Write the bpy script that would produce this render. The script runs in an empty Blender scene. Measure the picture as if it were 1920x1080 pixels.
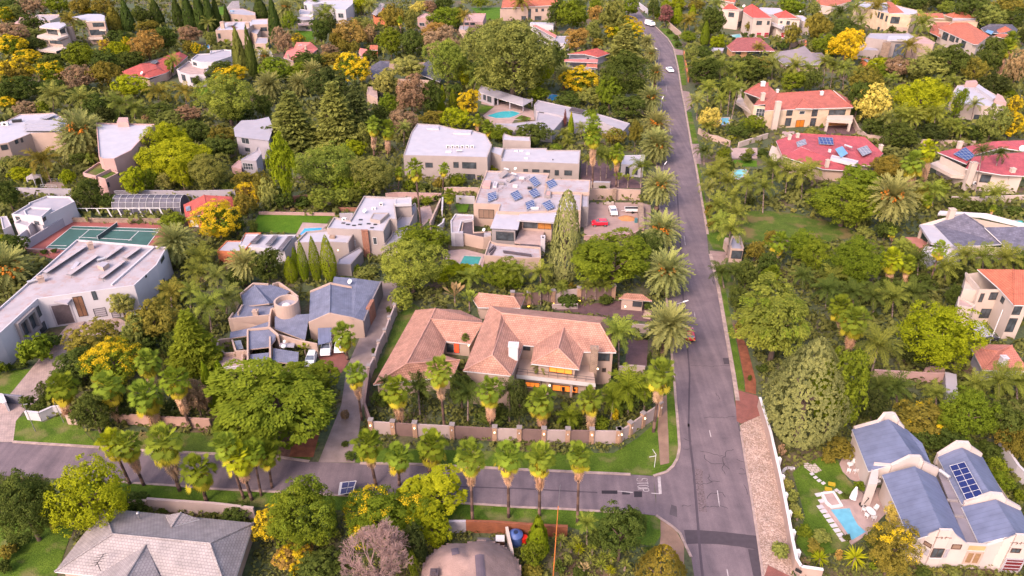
import bpy, math, random
import numpy as np
from mathutils import Vector, Matrix
R = random.Random(7)
S = bpy.context.scene
COL = S.collection
# ------------------------------------------------------------------ camera, sky, sun, exposure
FPX, PITCH, CAMH = 1400.0, math.radians(31.0), 80.0
cam = bpy.data.objects.new('camera', bpy.data.cameras.new('camera'))
COL.objects.link(cam)
cam.location = (0, 0, CAMH)
cam.rotation_euler = (math.pi / 2 - PITCH, 0, 0)
cam.data.sensor_width = 36
cam.data.lens = FPX / 1920 * 36
cam.data.clip_start = 1
cam.data.clip_end = 5000
S.camera = cam
SUN_EL, SUN_AZ = math.radians(42), math.radians(215)      # azimuth clockwise from +Y
W = bpy.data.worlds.new("World")
S.world = W
W.use_nodes = True
nt = W.node_tree
nt.nodes.clear()
sky = nt.nodes.new('ShaderNodeTexSky')
sky.sky_type = 'NISHITA'
sky.sun_disc = False
sky.sun_elevation = SUN_EL
sky.sun_rotation = SUN_AZ
sky.air_density = 1.0
sky.dust_density = 3.0
sky.ozone_density = 1.0
warm = nt.nodes.new('ShaderNodeMix')
warm.data_type = 'RGBA'
warm.blend_type = 'MULTIPLY'
warm.inputs[0].default_value = 1.0
warm.inputs[7].default_value = (1.15, 0.96, 0.92, 1)
bg = nt.nodes.new('ShaderNodeBackground')
bg.inputs[1].default_value = 0.15
wo = nt.nodes.new('ShaderNodeOutputWorld')
nt.links.new(sky.outputs[0], warm.inputs[6])
nt.links.new(warm.outputs[2], bg.inputs[0])
nt.links.new(bg.outputs[0], wo.inputs[0])
sun = bpy.data.objects.new('sun', bpy.data.lights.new('sun', 'SUN'))
COL.objects.link(sun)
sun.data.energy = 0.82
sun.data.angle = math.radians(14)
sun.data.color = (1.0, 0.88, 0.8)
sd = Vector((math.sin(SUN_AZ) * math.cos(SUN_EL), math.cos(SUN_AZ) * math.cos(SUN_EL), math.sin(SUN_EL)))
sun.rotation_euler = sd.to_track_quat('Z', 'Y').to_euler()
sun.location = (0, 0, 200)
S.view_settings.view_transform = 'Standard'
S.view_settings.look = 'None'
S.view_settings.exposure = 1.88
S.view_settings.gamma = 1
S.render.engine = 'CYCLES'
S.cycles.max_bounces = 6
S.cycles.diffuse_bounces = 4
S.cycles.transparent_max_bounces = 6
S.cycles.use_denoising = True

# ------------------------------------------------------------------ surveying: where a point of the photograph lies on the ground
CT, ST = math.cos(PITCH), math.sin(PITCH)
def ray(px, py):
    x = (px - 960) / FPX
    y = (540 - py) / FPX
    return Vector((x, CT + y * ST, -ST + y * CT))
def G(px, py, z=0.0):
    d = ray(px, py)
    t = (z - CAMH) / d.z
    return Vector((d.x * t, d.y * t, z))
def PR(v):
    x, y, z = v[0], v[1], v[2] - CAMH
    dep = y * CT - z * ST
    up = y * ST + z * CT
    return 960 + FPX * x / dep, 540 - FPX * up / dep, dep
def q(c, r, *p):
    return [(c * 480 + t[0] / 4, r * 270 + t[1] / 4) + tuple(t[2:]) for t in p]
def q1(c, r, x, y):
    return (c * 480 + x / 4, r * 270 + y / 4)
def HZ(px, py, base):          # point of the pixel ray in the vertical plane facing us through base
    d = ray(px, py)
    t = base.y / d.y
    return Vector((d.x * t, base.y, CAMH + d.z * t))

# ------------------------------------------------------------------ materials
MATS = {}
TONE = .66          # one reflectance scale for everything built
def newmat(name):
    m = bpy.data.materials.new(name)
    m.use_nodes = True
    t = m.node_tree
    b = t.nodes['Principled BSDF']
    return m, t, b
def nd(t, typ, **kw):
    n = t.nodes.new('ShaderNode' + typ)
    for k, v in kw.items():
        setattr(n, k, v)
    return n
def ramp(t, stops):
    r = nd(t, 'ValToRGB')
    e = r.color_ramp.elements
    while len(e) < len(stops):
        e.new(.5)
    for el, (p, c) in zip(e, stops):
        el.position = p
        el.color = (*c, 1) if len(c) == 3 else c
    return r
def mixc(t, blend='MIX', fac=.5):
    m = nd(t, 'Mix', data_type='RGBA', blend_type=blend)
    m.inputs[0].default_value = fac
    return m
def sc(c, k):
    return tuple(min(1, x * k) for x in c)
def plain(name, col, rough=.75, var=.12, scale=.6, spec=.3, metal=0, stain=0, stain_col=(.12, .09, .08), bump=0, col2=None):
    """surface with a large soft variation, a fine one and optional weather stains"""
    if name in MATS:
        return MATS[name]
    col = sc(col, TONE); col2 = col2 and sc(col2, TONE)
    m, t, b = newmat(name)
    L = t.links.new
    geo = nd(t, 'TexCoord')
    n1 = nd(t, 'TexNoise'); n1.inputs['Scale'].default_value = scale; n1.inputs['Detail'].default_value = 5
    L(geo.outputs['Object'], n1.inputs['Vector'])
    c2 = col2 or sc(col, 1 + var)
    r1 = ramp(t, [(.3, sc(col, 1 - var)), (.7, c2)])
    L(n1.outputs[0], r1.inputs[0])
    out = r1.outputs[0]
    n2 = nd(t, 'TexNoise'); n2.inputs['Scale'].default_value = 9; n2.inputs['Detail'].default_value = 3
    L(geo.outputs['Object'], n2.inputs['Vector'])
    r2 = ramp(t, [(.3, (1 - var * .8,) * 3), (.75, (1, 1, 1))])
    L(n2.outputs[0], r2.inputs[0])
    mm = mixc(t, 'MULTIPLY', 1)
    L(out, mm.inputs[6]); L(r2.outputs[0], mm.inputs[7])
    out = mm.outputs[2]
    if stain:
        n3 = nd(t, 'TexNoise'); n3.inputs['Scale'].default_value = .45; n3.inputs['Detail'].default_value = 7; n3.inputs['Roughness'].default_value = .7
        L(geo.outputs['Object'], n3.inputs['Vector'])
        r3 = ramp(t, [(.5, (0, 0, 0)), (.62, (stain,) * 3)])
        L(n3.outputs[0], r3.inputs[0])
        ms = mixc(t)
        L(r3.outputs[0], ms.inputs[0]); L(out, ms.inputs[6]); ms.inputs[7].default_value = (*stain_col, 1)
        out = ms.outputs[2]
    L(out, b.inputs['Base Color'])
    b.inputs['Roughness'].default_value = rough
    b.inputs['Specular IOR Level'].default_value = spec
    b.inputs['Metallic'].default_value = metal
    if bump:
        bp = nd(t, 'Bump'); bp.inputs['Strength'].default_value = bump; bp.inputs['Distance'].default_value = .1
        L(n2.outputs[0], bp.inputs['Height']); L(bp.outputs[0], b.inputs['Normal'])
    MATS[name] = m
    return m
def tiles(name, c1, c2, mortar, w=.45, h=.38, msize=.03, rough=.7, off=.5, var=.25, bump=.5):
    """courses of roof tiles, bricks or pavers, laid in the face's own plane"""
    if name in MATS:
        return MATS[name]
    c1, c2, mortar = sc(c1, TONE), sc(c2, TONE), sc(mortar, TONE)
    m, t, b = newmat(name)
    L = t.links.new
    uv = nd(t, 'TexCoord')
    br = nd(t, 'TexBrick')
    br.offset = off
    br.inputs['Color1'].default_value = (*c1, 1); br.inputs['Color2'].default_value = (*c2, 1); br.inputs['Mortar'].default_value = (*mortar, 1)
    br.inputs['Scale'].default_value = 1; br.inputs['Mortar Size'].default_value = msize; br.inputs['Mortar Smooth'].default_value = .3
    br.inputs['Brick Width'].default_value = w; br.inputs['Row Height'].default_value = h
    L(uv.outputs['UV'], br.inputs['Vector'])
    n = nd(t, 'TexNoise'); n.inputs['Scale'].default_value = .7; n.inputs['Detail'].default_value = 6
    L(uv.outputs['Object'], n.inputs['Vector'])
    r = ramp(t, [(.3, (1 - var,) * 3), (.7, (1 + var * .3,) * 3)])
    L(n.outputs[0], r.inputs[0])
    mm = mixc(t, 'MULTIPLY', 1)
    L(br.outputs[0], mm.inputs[6]); L(r.outputs[0], mm.inputs[7])
    L(mm.outputs[2], b.inputs['Base Color'])
    b.inputs['Roughness'].default_value = rough
    b.inputs['Specular IOR Level'].default_value = .25
    bp = nd(t, 'Bump'); bp.inputs['Strength'].default_value = bump; bp.inputs['Distance'].default_value = .05; bp.invert = True
    L(br.outputs['Fac'], bp.inputs['Height']); L(bp.outputs[0], b.inputs['Normal'])
    MATS[name] = m
    return m
def glow(name, col, strength):
    if name in MATS:
        return MATS[name]
    m, t, b = newmat(name)
    b.inputs['Base Color'].default_value = (*col, 1)
    b.inputs['Emission Color'].default_value = (*col, 1)
    b.inputs['Emission Strength'].default_value = strength
    MATS[name] = m
    return m
def glass(name='window_glass', col=(.03, .035, .04), rough=.08):
    if name in MATS:
        return MATS[name]
    m, t, b = newmat(name)
    geo = nd(t, 'TexCoord')
    n = nd(t, 'TexNoise'); n.inputs['Scale'].default_value = .8
    t.links.new(geo.outputs['Object'], n.inputs['Vector'])
    r = ramp(t, [(.35, col), (.7, sc(col, 2.2))])
    t.links.new(n.outputs[0], r.inputs[0]); t.links.new(r.outputs[0], b.inputs['Base Color'])
    b.inputs['Roughness'].default_value = rough
    b.inputs['Specular IOR Level'].default_value = .6
    MATS[name] = m
    return m
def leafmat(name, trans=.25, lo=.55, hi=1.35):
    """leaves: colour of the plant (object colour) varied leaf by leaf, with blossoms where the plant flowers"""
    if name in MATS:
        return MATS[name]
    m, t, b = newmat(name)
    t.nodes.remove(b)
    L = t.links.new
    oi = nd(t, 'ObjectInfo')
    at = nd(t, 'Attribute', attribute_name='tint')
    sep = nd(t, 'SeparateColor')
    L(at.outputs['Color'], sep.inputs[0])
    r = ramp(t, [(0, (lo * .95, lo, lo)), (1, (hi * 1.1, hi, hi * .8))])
    L(sep.outputs[0], r.inputs[0])
    mm = mixc(t, 'MULTIPLY', 1)
    L(oi.outputs['Color'], mm.inputs[6]); L(r.outputs[0], mm.inputs[7])
    bl = nd(t, 'Attribute', attribute_name='bloom', attribute_type='OBJECT')
    ba = nd(t, 'Attribute', attribute_name='bloom_share', attribute_type='OBJECT')
    lt = nd(t, 'Math', operation='LESS_THAN')
    L(sep.outputs[1], lt.inputs[0]); L(ba.outputs['Fac'], lt.inputs[1])
    mb2 = mixc(t, 'MULTIPLY', 1)
    L(bl.outputs['Color'], mb2.inputs[6]); L(r.outputs[0], mb2.inputs[7])
    mx = mixc(t)
    L(lt.outputs[0], mx.inputs[0]); L(mm.outputs[2], mx.inputs[6]); L(mb2.outputs[2], mx.inputs[7])
    df = nd(t, 'BsdfDiffuse'); tr = nd(t, 'BsdfTranslucent')
    L(mx.outputs[2], df.inputs[0]); L(mx.outputs[2], tr.inputs[0])
    ms = nd(t, 'MixShader'); ms.inputs[0].default_value = trans
    L(df.outputs[0], ms.inputs[1]); L(tr.outputs[0], ms.inputs[2])
    L(ms.outputs[0], t.nodes['Material Output'].inputs[0])
    MATS[name] = m
    return m

# ------------------------------------------------------------------ mesh builder
class MB:
    def __init__(s):
        s.v = []; s.f = []; s.mi = []; s.smooth = []
    def face(s, pts, mi=0, sm=False):
        b = len(s.v)
        s.v += [tuple(p) for p in pts]
        s.f.append(tuple(range(b, b + len(pts)))); s.mi.append(mi); s.smooth.append(sm)
        return s
    def fv(s, verts, faces, mi=0, sm=False):
        b = len(s.v)
        s.v += [tuple(p) for p in verts]
        for f in faces:
            s.f.append(tuple(b + i for i in f)); s.mi.append(mi); s.smooth.append(sm)
        return s
    def obox(s, o, a, b, c, mi=0):                    # corner o and three edge vectors
        o, a, b, c = Vector(o), Vector(a), Vector(b), Vector(c)
        P = [o, o + a, o + a + b, o + b, o + c, o + a + c, o + a + b + c, o + b + c]
        return s.fv(P, [(3, 2, 1, 0), (4, 5, 6, 7), (0, 1, 5, 4), (1, 2, 6, 5), (2, 3, 7, 6), (3, 0, 4, 7)], mi)
    def box(s, cx, cy, z0, sx, sy, sz, rot=0, mi=0):  # centre of the base, sizes, turn
        ca, sa = math.cos(rot), math.sin(rot)
        a = Vector((ca * sx, sa * sx, 0)); b = Vector((-sa * sy, ca * sy, 0))
        return s.obox(Vector((cx, cy, z0)) - a / 2 - b / 2, a, b, (0, 0, sz), mi)
    def prism(s, poly, z0, z1, mi=0, top=True, bottom=False, topmi=None):
        n = len(poly); poly = ccw(poly)
        lo = [(p[0], p[1], z0) for p in poly]; hi = [(p[0], p[1], z1) for p in poly]
        s.fv(lo + hi, [(i, (i + 1) % n, n + (i + 1) % n, n + i) for i in range(n)], mi)
        if top: s.face(hi, mi if topmi is None else topmi)
        if bottom: s.face(lo[::-1], mi)
        return s
    def tube(s, p0, p1, r0, r1=None, n=6, mi=0, cap=True, sm=True):
        r1 = r0 if r1 is None else r1
        p0, p1 = Vector(p0), Vector(p1)
        d = (p1 - p0)
        if d.length < 1e-6: return s
        d.normalize()
        a = d.orthogonal().normalized(); b = d.cross(a)
        V = []
        for p, r in ((p0, r0), (p1, r1)):
            for i in range(n):
                an = 2 * math.pi * i / n
                V.append(p + a * (r * math.cos(an)) + b * (r * math.sin(an)))
        s.fv(V, [(i, (i + 1) % n, n + (i + 1) % n, n + i) for i in range(n)], mi, sm)
        if cap:
            s.face(V[:n][::-1], mi); s.face(V[n:], mi)
        return s
    def ball(s, c, rx, ry, rz, n=10, m=6, mi=0):
        V = []; Fc = []
        for j in range(m + 1):
            ph = math.pi * j / m
            for i in range(n):
                th = 2 * math.pi * i / n
                V.append((c[0] + rx * math.sin(ph) * math.cos(th), c[1] + ry * math.sin(ph) * math.sin(th), c[2] + rz * math.cos(ph)))
        for j in range(m):
            for i in range(n):
                Fc.append((j * n + i, (j + 1) * n + i, (j + 1) * n + (i + 1) % n, j * n + (i + 1) % n))
        return s.fv(V, Fc, mi, True)
    def build(s, name, mat, parent=None, uv=True, world=True, label=None):
        if not s.f: return None
        off = Vector((0, 0, 0))
        if parent is not None and world: off = parent.location
        me = bpy.data.meshes.new(name)
        me.from_pydata([(x - off[0], y - off[1], z - off[2]) for x, y, z in s.v], [], s.f)
        for m in (mat if isinstance(mat, (list, tuple)) else [mat]):
            me.materials.append(m)
        me.polygons.foreach_set('material_index', s.mi)
        me.polygons.foreach_set('use_smooth', s.smooth)
        if uv:
            ul = me.uv_layers.new(name='UVMap')
            V = s.v
            buf = []
            for f in s.f:
                a, b, c = Vector(V[f[0]]), Vector(V[f[1]]), Vector(V[f[2]])
                n = Vector((0, 0, 0))
                for k in range(len(f)):
                    p, r = V[f[k]], V[f[(k + 1) % len(f)]]
                    n.x += (p[1] - r[1]) * (p[2] + r[2]); n.y += (p[2] - r[2]) * (p[0] + r[0]); n.z += (p[0] - r[0]) * (p[1] + r[1])
                if n.length < 1e-9: n = Vector((0, 0, 1))
                n.normalize()
                if abs(n.z) > .995:
                    u = Vector((1, 0, 0)) if parent is None or 'ang' not in parent else Vector((math.cos(parent['ang']), math.sin(parent['ang']), 0))
                else:
                    u = Vector((-n.y, n.x, 0)).normalized()
                w = n.cross(u)
                for k in f:
                    p = Vector(V[k]); buf += [p.dot(u), p.dot(w)]
            ul.data.foreach_set('uv', buf)
        o = bpy.data.objects.new(name, me)
        COL.objects.link(o)
        if parent is not None: o.parent = parent
        if label: o['label'] = label
        return o
def area2(p):
    return sum(p[i][0] * p[(i + 1) % len(p)][1] - p[(i + 1) % len(p)][0] * p[i][1] for i in range(len(p)))
def ccw(p):
    return list(p) if area2(p) > 0 else list(p)[::-1]
def inset(poly, d):
    p = [Vector((a[0], a[1])) for a in ccw(poly)]
    n = len(p); out = []
    for i in range(n):
        a, b, c = p[i - 1], p[i], p[(i + 1) % n]
        e1 = (b - a).normalized(); e2 = (c - b).normalized()
        n1 = Vector((-e1.y, e1.x)); n2 = Vector((-e2.y, e2.x))
        k = n1 + n2
        dn = 1 + n1.dot(n2)
        k = k / dn if dn > .25 else n1
        out.append(b + k * d)
    return out
def rect(a, b, c, z):
    """corner a, corner b, and a third px point on the far side: a true rectangle at height z"""
    A, B, C = G(*a, z), G(*b, z), G(*c, z)
    u = (B - A).normalized(); v = Vector((-u.y, u.x, 0))
    h = (C - B).dot(v)
    return [A, B, B + v * h, A + v * h]
def W2(pts, z=0):
    """pixel points (px, py[, z]) to world; Vectors pass through"""
    out = []
    for p in pts:
        if isinstance(p, Vector): out.append(p)
        else: out.append(G(p[0], p[1], p[2] if len(p) > 2 else z))
    return out

LAND = []          # landmarks for telling plants apart: (position, short name, radius)
SHEETS = [0]
NOGROW = []        # ground polygons with nothing growing on them
def tag(o, label=None, cat=None, group=None, kind=None):
    if label: o['label'] = label
    if cat: o['category'] = cat
    if group: o['group'] = group
    if kind: o['kind'] = kind
    return o
def empty(name, loc, label=None, cat=None, group=None):
    o = bpy.data.objects.new(name, None)
    o.empty_display_size = .5
    COL.objects.link(o)
    o.location = loc
    return tag(o, label, cat, group)
def sheet(name, pts, mat, z, nogrow=True, kind='structure', thick=0):
    SHEETS[0] += 1; z += .0002 * SHEETS[0]
    P = W2(pts, 0)
    P = ccw([(p.x, p.y) for p in P])
    mb = MB()
    if thick: mb.prism(P, 0.0, z)
    else: mb.face([(x, y, z) for x, y in P])
    o = mb.build(name, mat)
    o['kind'] = kind
    if nogrow: NOGROW.append(P)
    return o
# ------------------------------------------------------------------ buildings
GLASS = glass()
GLASSB = glass('bluish_glass', (.06, .07, .09))
WHITEFRAME = plain('white_paint', (.72, .70, .70), .5, .06)
DARKFRAME = plain('dark_frame', (.035, .033, .035), .4, .1)
BROWNFRAME = plain('brown_frame', (.09, .05, .035), .5, .1)
CELLS = tiles('solar_cells', (.025, .05, .17), (.03, .06, .2), (.42, .44, .5), .98, 1.62, .045, .15, 0, .1, 0)
METAL = plain('galvanised_metal', (.45, .45, .47), .4, .1, metal=.6)
SUNLIT = glow('lamp_light', (1, .62, .25), 4)

class House:
    def __init__(s, name, label, cat, short, at, rad=9, ang=0, group=None, nograss=True):
        p = at if isinstance(at, Vector) else G(*at)
        s.root = empty(name, (p.x, p.y, 0), label, cat, group)
        s.root['ang'] = ang
        s.planes = []
        s.miss = 0
        s.name = name
        if short: LAND.append((p, short, rad))
    def block(s, outline, zt, wall, roof, zb=0, par=.4, th=.25, name='wall', solid=False, cap=None, wallname=None):
        P = outline if isinstance(outline[0], Vector) else [G(x[0], x[1], zt) for x in outline]
        P = ccw([(p.x, p.y) for p in P])
        n = len(P)
        if zb < 1: NOGROW.append(P)
        for i in range(n):
            s.planes.append((Vector((*P[i], 0)), Vector((*P[(i + 1) % n], 0)), zb, zt))
        mb = MB()
        if par > 0:
            I = inset(P, th)
            mb.fv([(x, y, zb) for x, y in P] + [(x, y, zt) for x, y in P], [(i, (i + 1) % n, n + (i + 1) % n, n + i) for i in range(n)])
            if zb > .5: mb.face([(x, y, zb) for x, y in P][::-1])
            mb.build(wallname or 'wall', wall, s.root)
            mb = MB()
            mb.fv([(x, y, zt) for x, y in P] + [(p[0], p[1], zt) for p in I] + [(p[0], p[1], zt - par) for p in I],
                  [(i, (i + 1) % n, n + (i + 1) % n, n + i) for i in range(n)] + [(n + i, n + (i + 1) % n, 2 * n + (i + 1) % n, 2 * n + i) for i in range(n)])
            mb.build('parapet', cap or wall, s.root)
            mb = MB()
            mb.face([(p[0], p[1], zt - par) for p in I])
            mb.build('roof', roof, s.root)
        else:
            mb.prism(P, zb, zt - .12, top=False, bottom=zb > .5)
            mb.build(wallname or 'wall', wall, s.root)
            mb = MB()
            mb.prism([tuple(p) for p in inset(P, -abs(par))] if par < 0 else P, zt - .12, zt, bottom=True)
            mb.build('roof', roof, s.root)
        return P
    def slab(s, outline, zt, thick, mat, name='slab'):
        P = W2(outline, zt)
        mb = MB(); mb.prism([(p.x, p.y) for p in P], zt - thick, zt, bottom=True)
        if zt - thick < .2: NOGROW.append(ccw([(p.x, p.y) for p in P]))
        P = ccw([(p.x, p.y) for p in P]); n = len(P)
        for i in range(n):
            s.planes.append((Vector((*P[i], 0)), Vector((*P[(i + 1) % n], 0)), zt - thick, zt))
        return mb.build(name, mat, s.root)
    def walls(s, outline, z, mat, zb=0, ins=.45, name='wall'):
        P = W2(outline, z)
        P = ccw([(p.x, p.y) for p in P])
        if zb < 1: NOGROW.append(P)
        P = [(p[0], p[1]) for p in (inset(P, ins) if ins else P)]
        n = len(P)
        for i in range(n):
            s.planes.append((Vector((*P[i], 0)), Vector((*P[(i + 1) % n], 0)), zb, z))
        mb = MB(); mb.prism(P, zb, z, top=False)
        mb.build(name, mat, s.root)
        return P
    def roof(s, pts, faces, mat, ridges='', ridgemat=None, thick=.22, name='roof', fascia=None):
        """pts: {key: (px, py, z)}; faces: strings of keys; ridges: 'ab bc' edges that carry a ridge cap"""
        P = {k: (v if isinstance(v, Vector) else G(v[0], v[1], v[2])) for k, v in pts.items()}
        mb = MB(); cnt = {}; under = []
        for f in faces:
            V = [P[k] for k in f]
            n = (V[1] - V[0]).cross(V[2] - V[0])
            if n.z < 0: V = V[::-1]
            mb.face(V)
            under.append([v - Vector((0, 0, thick)) for v in V])
            for i in range(len(f)):
                e = tuple(sorted((f[i], f[(i + 1) % len(f)])))
                cnt[e] = cnt.get(e, 0) + 1
        o = mb.build(name, mat, s.root)
        fb = MB(); dz = Vector((0, 0, thick))
        for (a, b), c in cnt.items():
            if c == 1: fb.face([P[a] - dz, P[b] - dz, P[b], P[a]])
        for V in under: fb.face(V)
        fb.build('eaves', fascia or WHITEFRAME, s.root)
        if ridges:
            rb = MB()
            for e in ridges.split():
                rb.tube(P[e[0]] + Vector((0, 0, .02)), P[e[1]] + Vector((0, 0, .02)), .13, n=6)
            rb.build('ridge_cap', ridgemat or mat, s.root)
        return P
    def hit(s, px, py):
        d = ray(px, py); o = Vector((0, 0, CAMH)); best = None
        for a, b, zb, zt in s.planes:
            e = b - a; L = e.length
            if L < .2: continue
            e = e / L; n = Vector((e.y, -e.x, 0))
            dn = d.dot(n)
            if dn > -1e-4: continue
            t = (a - o).dot(n) / dn
            h = o + d * t
            sx = (h - a).dot(e)
            if t > 0 and -.1 <= sx <= L + .1 and zb - .4 <= h.z <= zt + .3:
                if best is None or t < best[0]: best = (t, a, e, n, zb, zt, L)
        return best
    def on(s, pl, px, py):
        t, a, e, n, zb, zt, L = pl
        d = ray(px, py); o = Vector((0, 0, CAMH))
        t = (a - o).dot(n) / d.dot(n)
        h = o + d * t
        return (h - a).dot(e), h.z
    def win(s, r, kind='window', mull=(2, 1), frame=None, pane=None, fw=.08, sill=False, out=.07):
        """r: (x0, y0, x1, y1) px of the opening as the photograph shows it on the wall it lies in"""
        x0, y0, x1, y1 = r
        cx, cy = (x0 + x1) / 2, (y0 + y1) / 2
        pl = s.hit(cx, cy)
        if pl is None:
            s.miss += 1
            print('MISS window', s.name, r)
            return None
        t, a, e, n, zb, zt, L = pl
        s0, _ = s.on(pl, x0, cy); s1, _ = s.on(pl, x1, cy)
        _, z1 = s.on(pl, cx, y0); _, z0 = s.on(pl, cx, y1)
        s0, s1 = sorted((s0, s1)); s0 = max(s0, .06); s1 = min(s1, L - .06)
        z0 = max(z0, zb + .03); z1 = min(z1, zt - .05)
        if s1 - s0 < .15 or z1 - z0 < .15:
            print('SMALL window', s.name, r); return None
        fr = frame or DARKFRAME
        up = Vector((0, 0, 1))
        def bar(mb, u0, u1, v0, v1, o=out, base=-.02):
            mb.obox(a + e * u0 + up * v0 + n * base, e * (u1 - u0), up * (v1 - v0), n * (o - base))
        mb = MB()
        bar(mb, s0, s0 + fw, z0, z1); bar(mb, s1 - fw, s1, z0, z1)
        bar(mb, s0 + fw, s1 - fw, z0, z0 + fw); bar(mb, s0 + fw, s1 - fw, z1 - fw, z1)
        for i in range(1, mull[0]):
            u = s0 + (s1 - s0) * i / mull[0]; bar(mb, u - fw * .35, u + fw * .35, z0 + fw, z1 - fw, out - .01)
        for i in range(1, mull[1]):
            v = z0 + (z1 - z0) * i / mull[1]; bar(mb, s0 + fw, s1 - fw, v - fw * .35, v + fw * .35, out - .02)
        o = mb.build(kind, fr, s.root)
        pb = MB(); bar(pb, s0 + fw * .6, s1 - fw * .6, z0 + fw * .6, z1 - fw * .6, .025, -.03)
        po = pb.build('panel' if 'door' in kind else 'pane', pane or GLASS, s.root)
        po.parent = o
        po.location = (0, 0, 0)
        if sill:
            sb = MB(); bar(sb, s0 - .1, s1 + .1, z0 - .1, z0, .16)
            so = sb.build('sill', WHITEFRAME, s.root); so.parent = o
        return o
    def wins(s, *rs, **k):
        for r in rs: s.win(r, **k)
    def chimney(s, px, py, z, w=.9, d=.9, h=1.6, mat=None, zb=None, rot=None, pots=True, name='chimney'):
        """px, py: middle of its top, at height z"""
        p = G(px, py, z)
        rot = s.root['ang'] if rot is None else rot
        mb = MB(); mb.box(p.x, p.y, zb if zb is not None else z - h, w, d, h if zb is None else z - zb, rot)
        mb.box(p.x, p.y, z, w + .2, d + .2, .15, rot)
        if pots: mb.box(p.x, p.y, z + .15, w * .5, d * .5, .2, rot)
        return mb.build(name, mat or WHITEFRAME, s.root)
    def solar(s, quad, z=None, th=.06, mat=None, name='solar_panel', legs=False, lift=.12):
        """quad: four px corners with heights; a framed panel in that plane"""
        P = [G(p[0], p[1], p[2] if len(p) > 2 else z) for p in quad]
        n = (P[1] - P[0]).cross(P[3] - P[0]).normalized()
        if n.z < 0: n = -n; P = P[::-1]
        up = n * lift
        mb = MB()
        Q = [p + up for p in P]; T = [p + up + n * th for p in P]
        mb.fv(Q + T, [(3, 2, 1, 0), (0, 1, 5, 4), (1, 2, 6, 5), (2, 3, 7, 6), (3, 0, 4, 7)])
        for i in range(4):
            mb.tube(T[i], T[(i + 1) % 4], .035, n=4)
        if legs:
            for p in Q: mb.tube((p.x, p.y, legs), p, .04, n=4)
        o = mb.build(name, METAL, s.root)
        c = MB(); c.face([p + n * .012 for p in T])
        co = c.build('cells', mat or CELLS, s.root); co.parent = o
        return o
    def tilted(s, quad_base, z, tilt, up='ad', mat=None, name='solar_panel'):
        """a panel on legs: px corners a b c d on the roof at height z, edge up raised by tilt"""
        hi = {'ab': (0, 1), 'bc': (1, 2), 'cd': (2, 3), 'ad': (0, 3)}[up]
        return s.solar([(p[0], p[1], z + .15 + (tilt if i in hi else 0)) for i, p in enumerate(quad_base)], mat=mat, name=name, legs=z, lift=.02)
    def rail(s, pts, z, h=1.0, mat=None, step=1.2, bars=2, name='railing', r=.035, closed=False):
        P = W2(pts, z)
        mb = MB()
        if closed: P = P + [P[0]]
        for a, b in zip(P, P[1:]):
            n = max(1, int((b - a).length / step))
            for i in range(n + 1):
                p = a.lerp(b, i / n); mb.tube(p, p + Vector((0, 0, h)), r, n=4)
            for k in range(bars):
                zz = Vector((0, 0, h * (k + 1) / bars))
                mb.tube(a + zz, b + zz, r, n=4)
        return mb.build(name, mat or DARKFRAME, s.root)
    def post(s, px, py, zb, zt, r=.18, mat=None, name='pillar', square=True):
        """px, py: its foot at zb"""
        p = G(px, py, zb); mb = MB()
        if square: mb.box(p.x, p.y, zb, 2 * r, 2 * r, zt - zb, s.root['ang'])
        else: mb.tube(p, (p.x, p.y, zt), r, n=8)
        return mb.build(name, mat or WHITEFRAME, s.root)
    def unit(s, px, py, z, sx=.9, sy=.5, sz=.6, rot=None, mat=None, name='roof_unit', fan=True):
        p = G(px, py, z); mb = MB()
        rot = s.root['ang'] if rot is None else rot
        mb.box(p.x, p.y, z, sx, sy, sz, rot)
        o = mb.build(name, mat or WHITEFRAME, s.root)
        if fan:
            f = MB(); d = Vector((math.sin(rot), -math.cos(rot), 0))
            c = p + d * (sy / 2) + Vector((0, 0, sz / 2))
            f.tube(c, c + d * .03, min(sx, sz) * .36, n=10)
            fo = f.build('fan', DARKFRAME, s.root); fo.parent = o
        return o
    def dish(s, px, py, z, r=.45, name='satellite_dish', mat=None):
        p = G(px, py, z); mb = MB()
        n, ax = 12, Vector((-.4, -.6, .7)).normalized()
        a = ax.orthogonal().normalized(); b = ax.cross(a); c = p + Vector((0, 0, .7))
        V = [c - ax * .12]
        V += [c + a * (r * math.cos(t * 2 * math.pi / n)) + b * (r * math.sin(t * 2 * math.pi / n)) for t in range(n)]
        mb.fv(V, [(0, 1 + i, 1 + (i + 1) % n) for i in range(n)], 0, True)
        mb.tube(p, c, .04, n=5); mb.tube(c, c + ax * .4, .02, n=4)
        return mb.build(name, mat or WHITEFRAME, s.root)
    def geyser(s, px, py, z, rot=0, L=1.6, name='solar_geyser'):
        """tank lying along the top of its collector"""
        p = G(px, py, z); mb = MB()
        d = Vector((math.cos(rot), math.sin(rot), 0))
        c = p + Vector((0, 0, .5))
        mb.tube(c - d * L / 2, c + d * L / 2, .28, n=10)
        for k in (-.4, .4): mb.tube((p + d * L * k), c + d * L * k, .05, n=4)
        return mb.build(name, plain('tank_steel', (.62, .61, .62), .3, .05, metal=.4), s.root)

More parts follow.
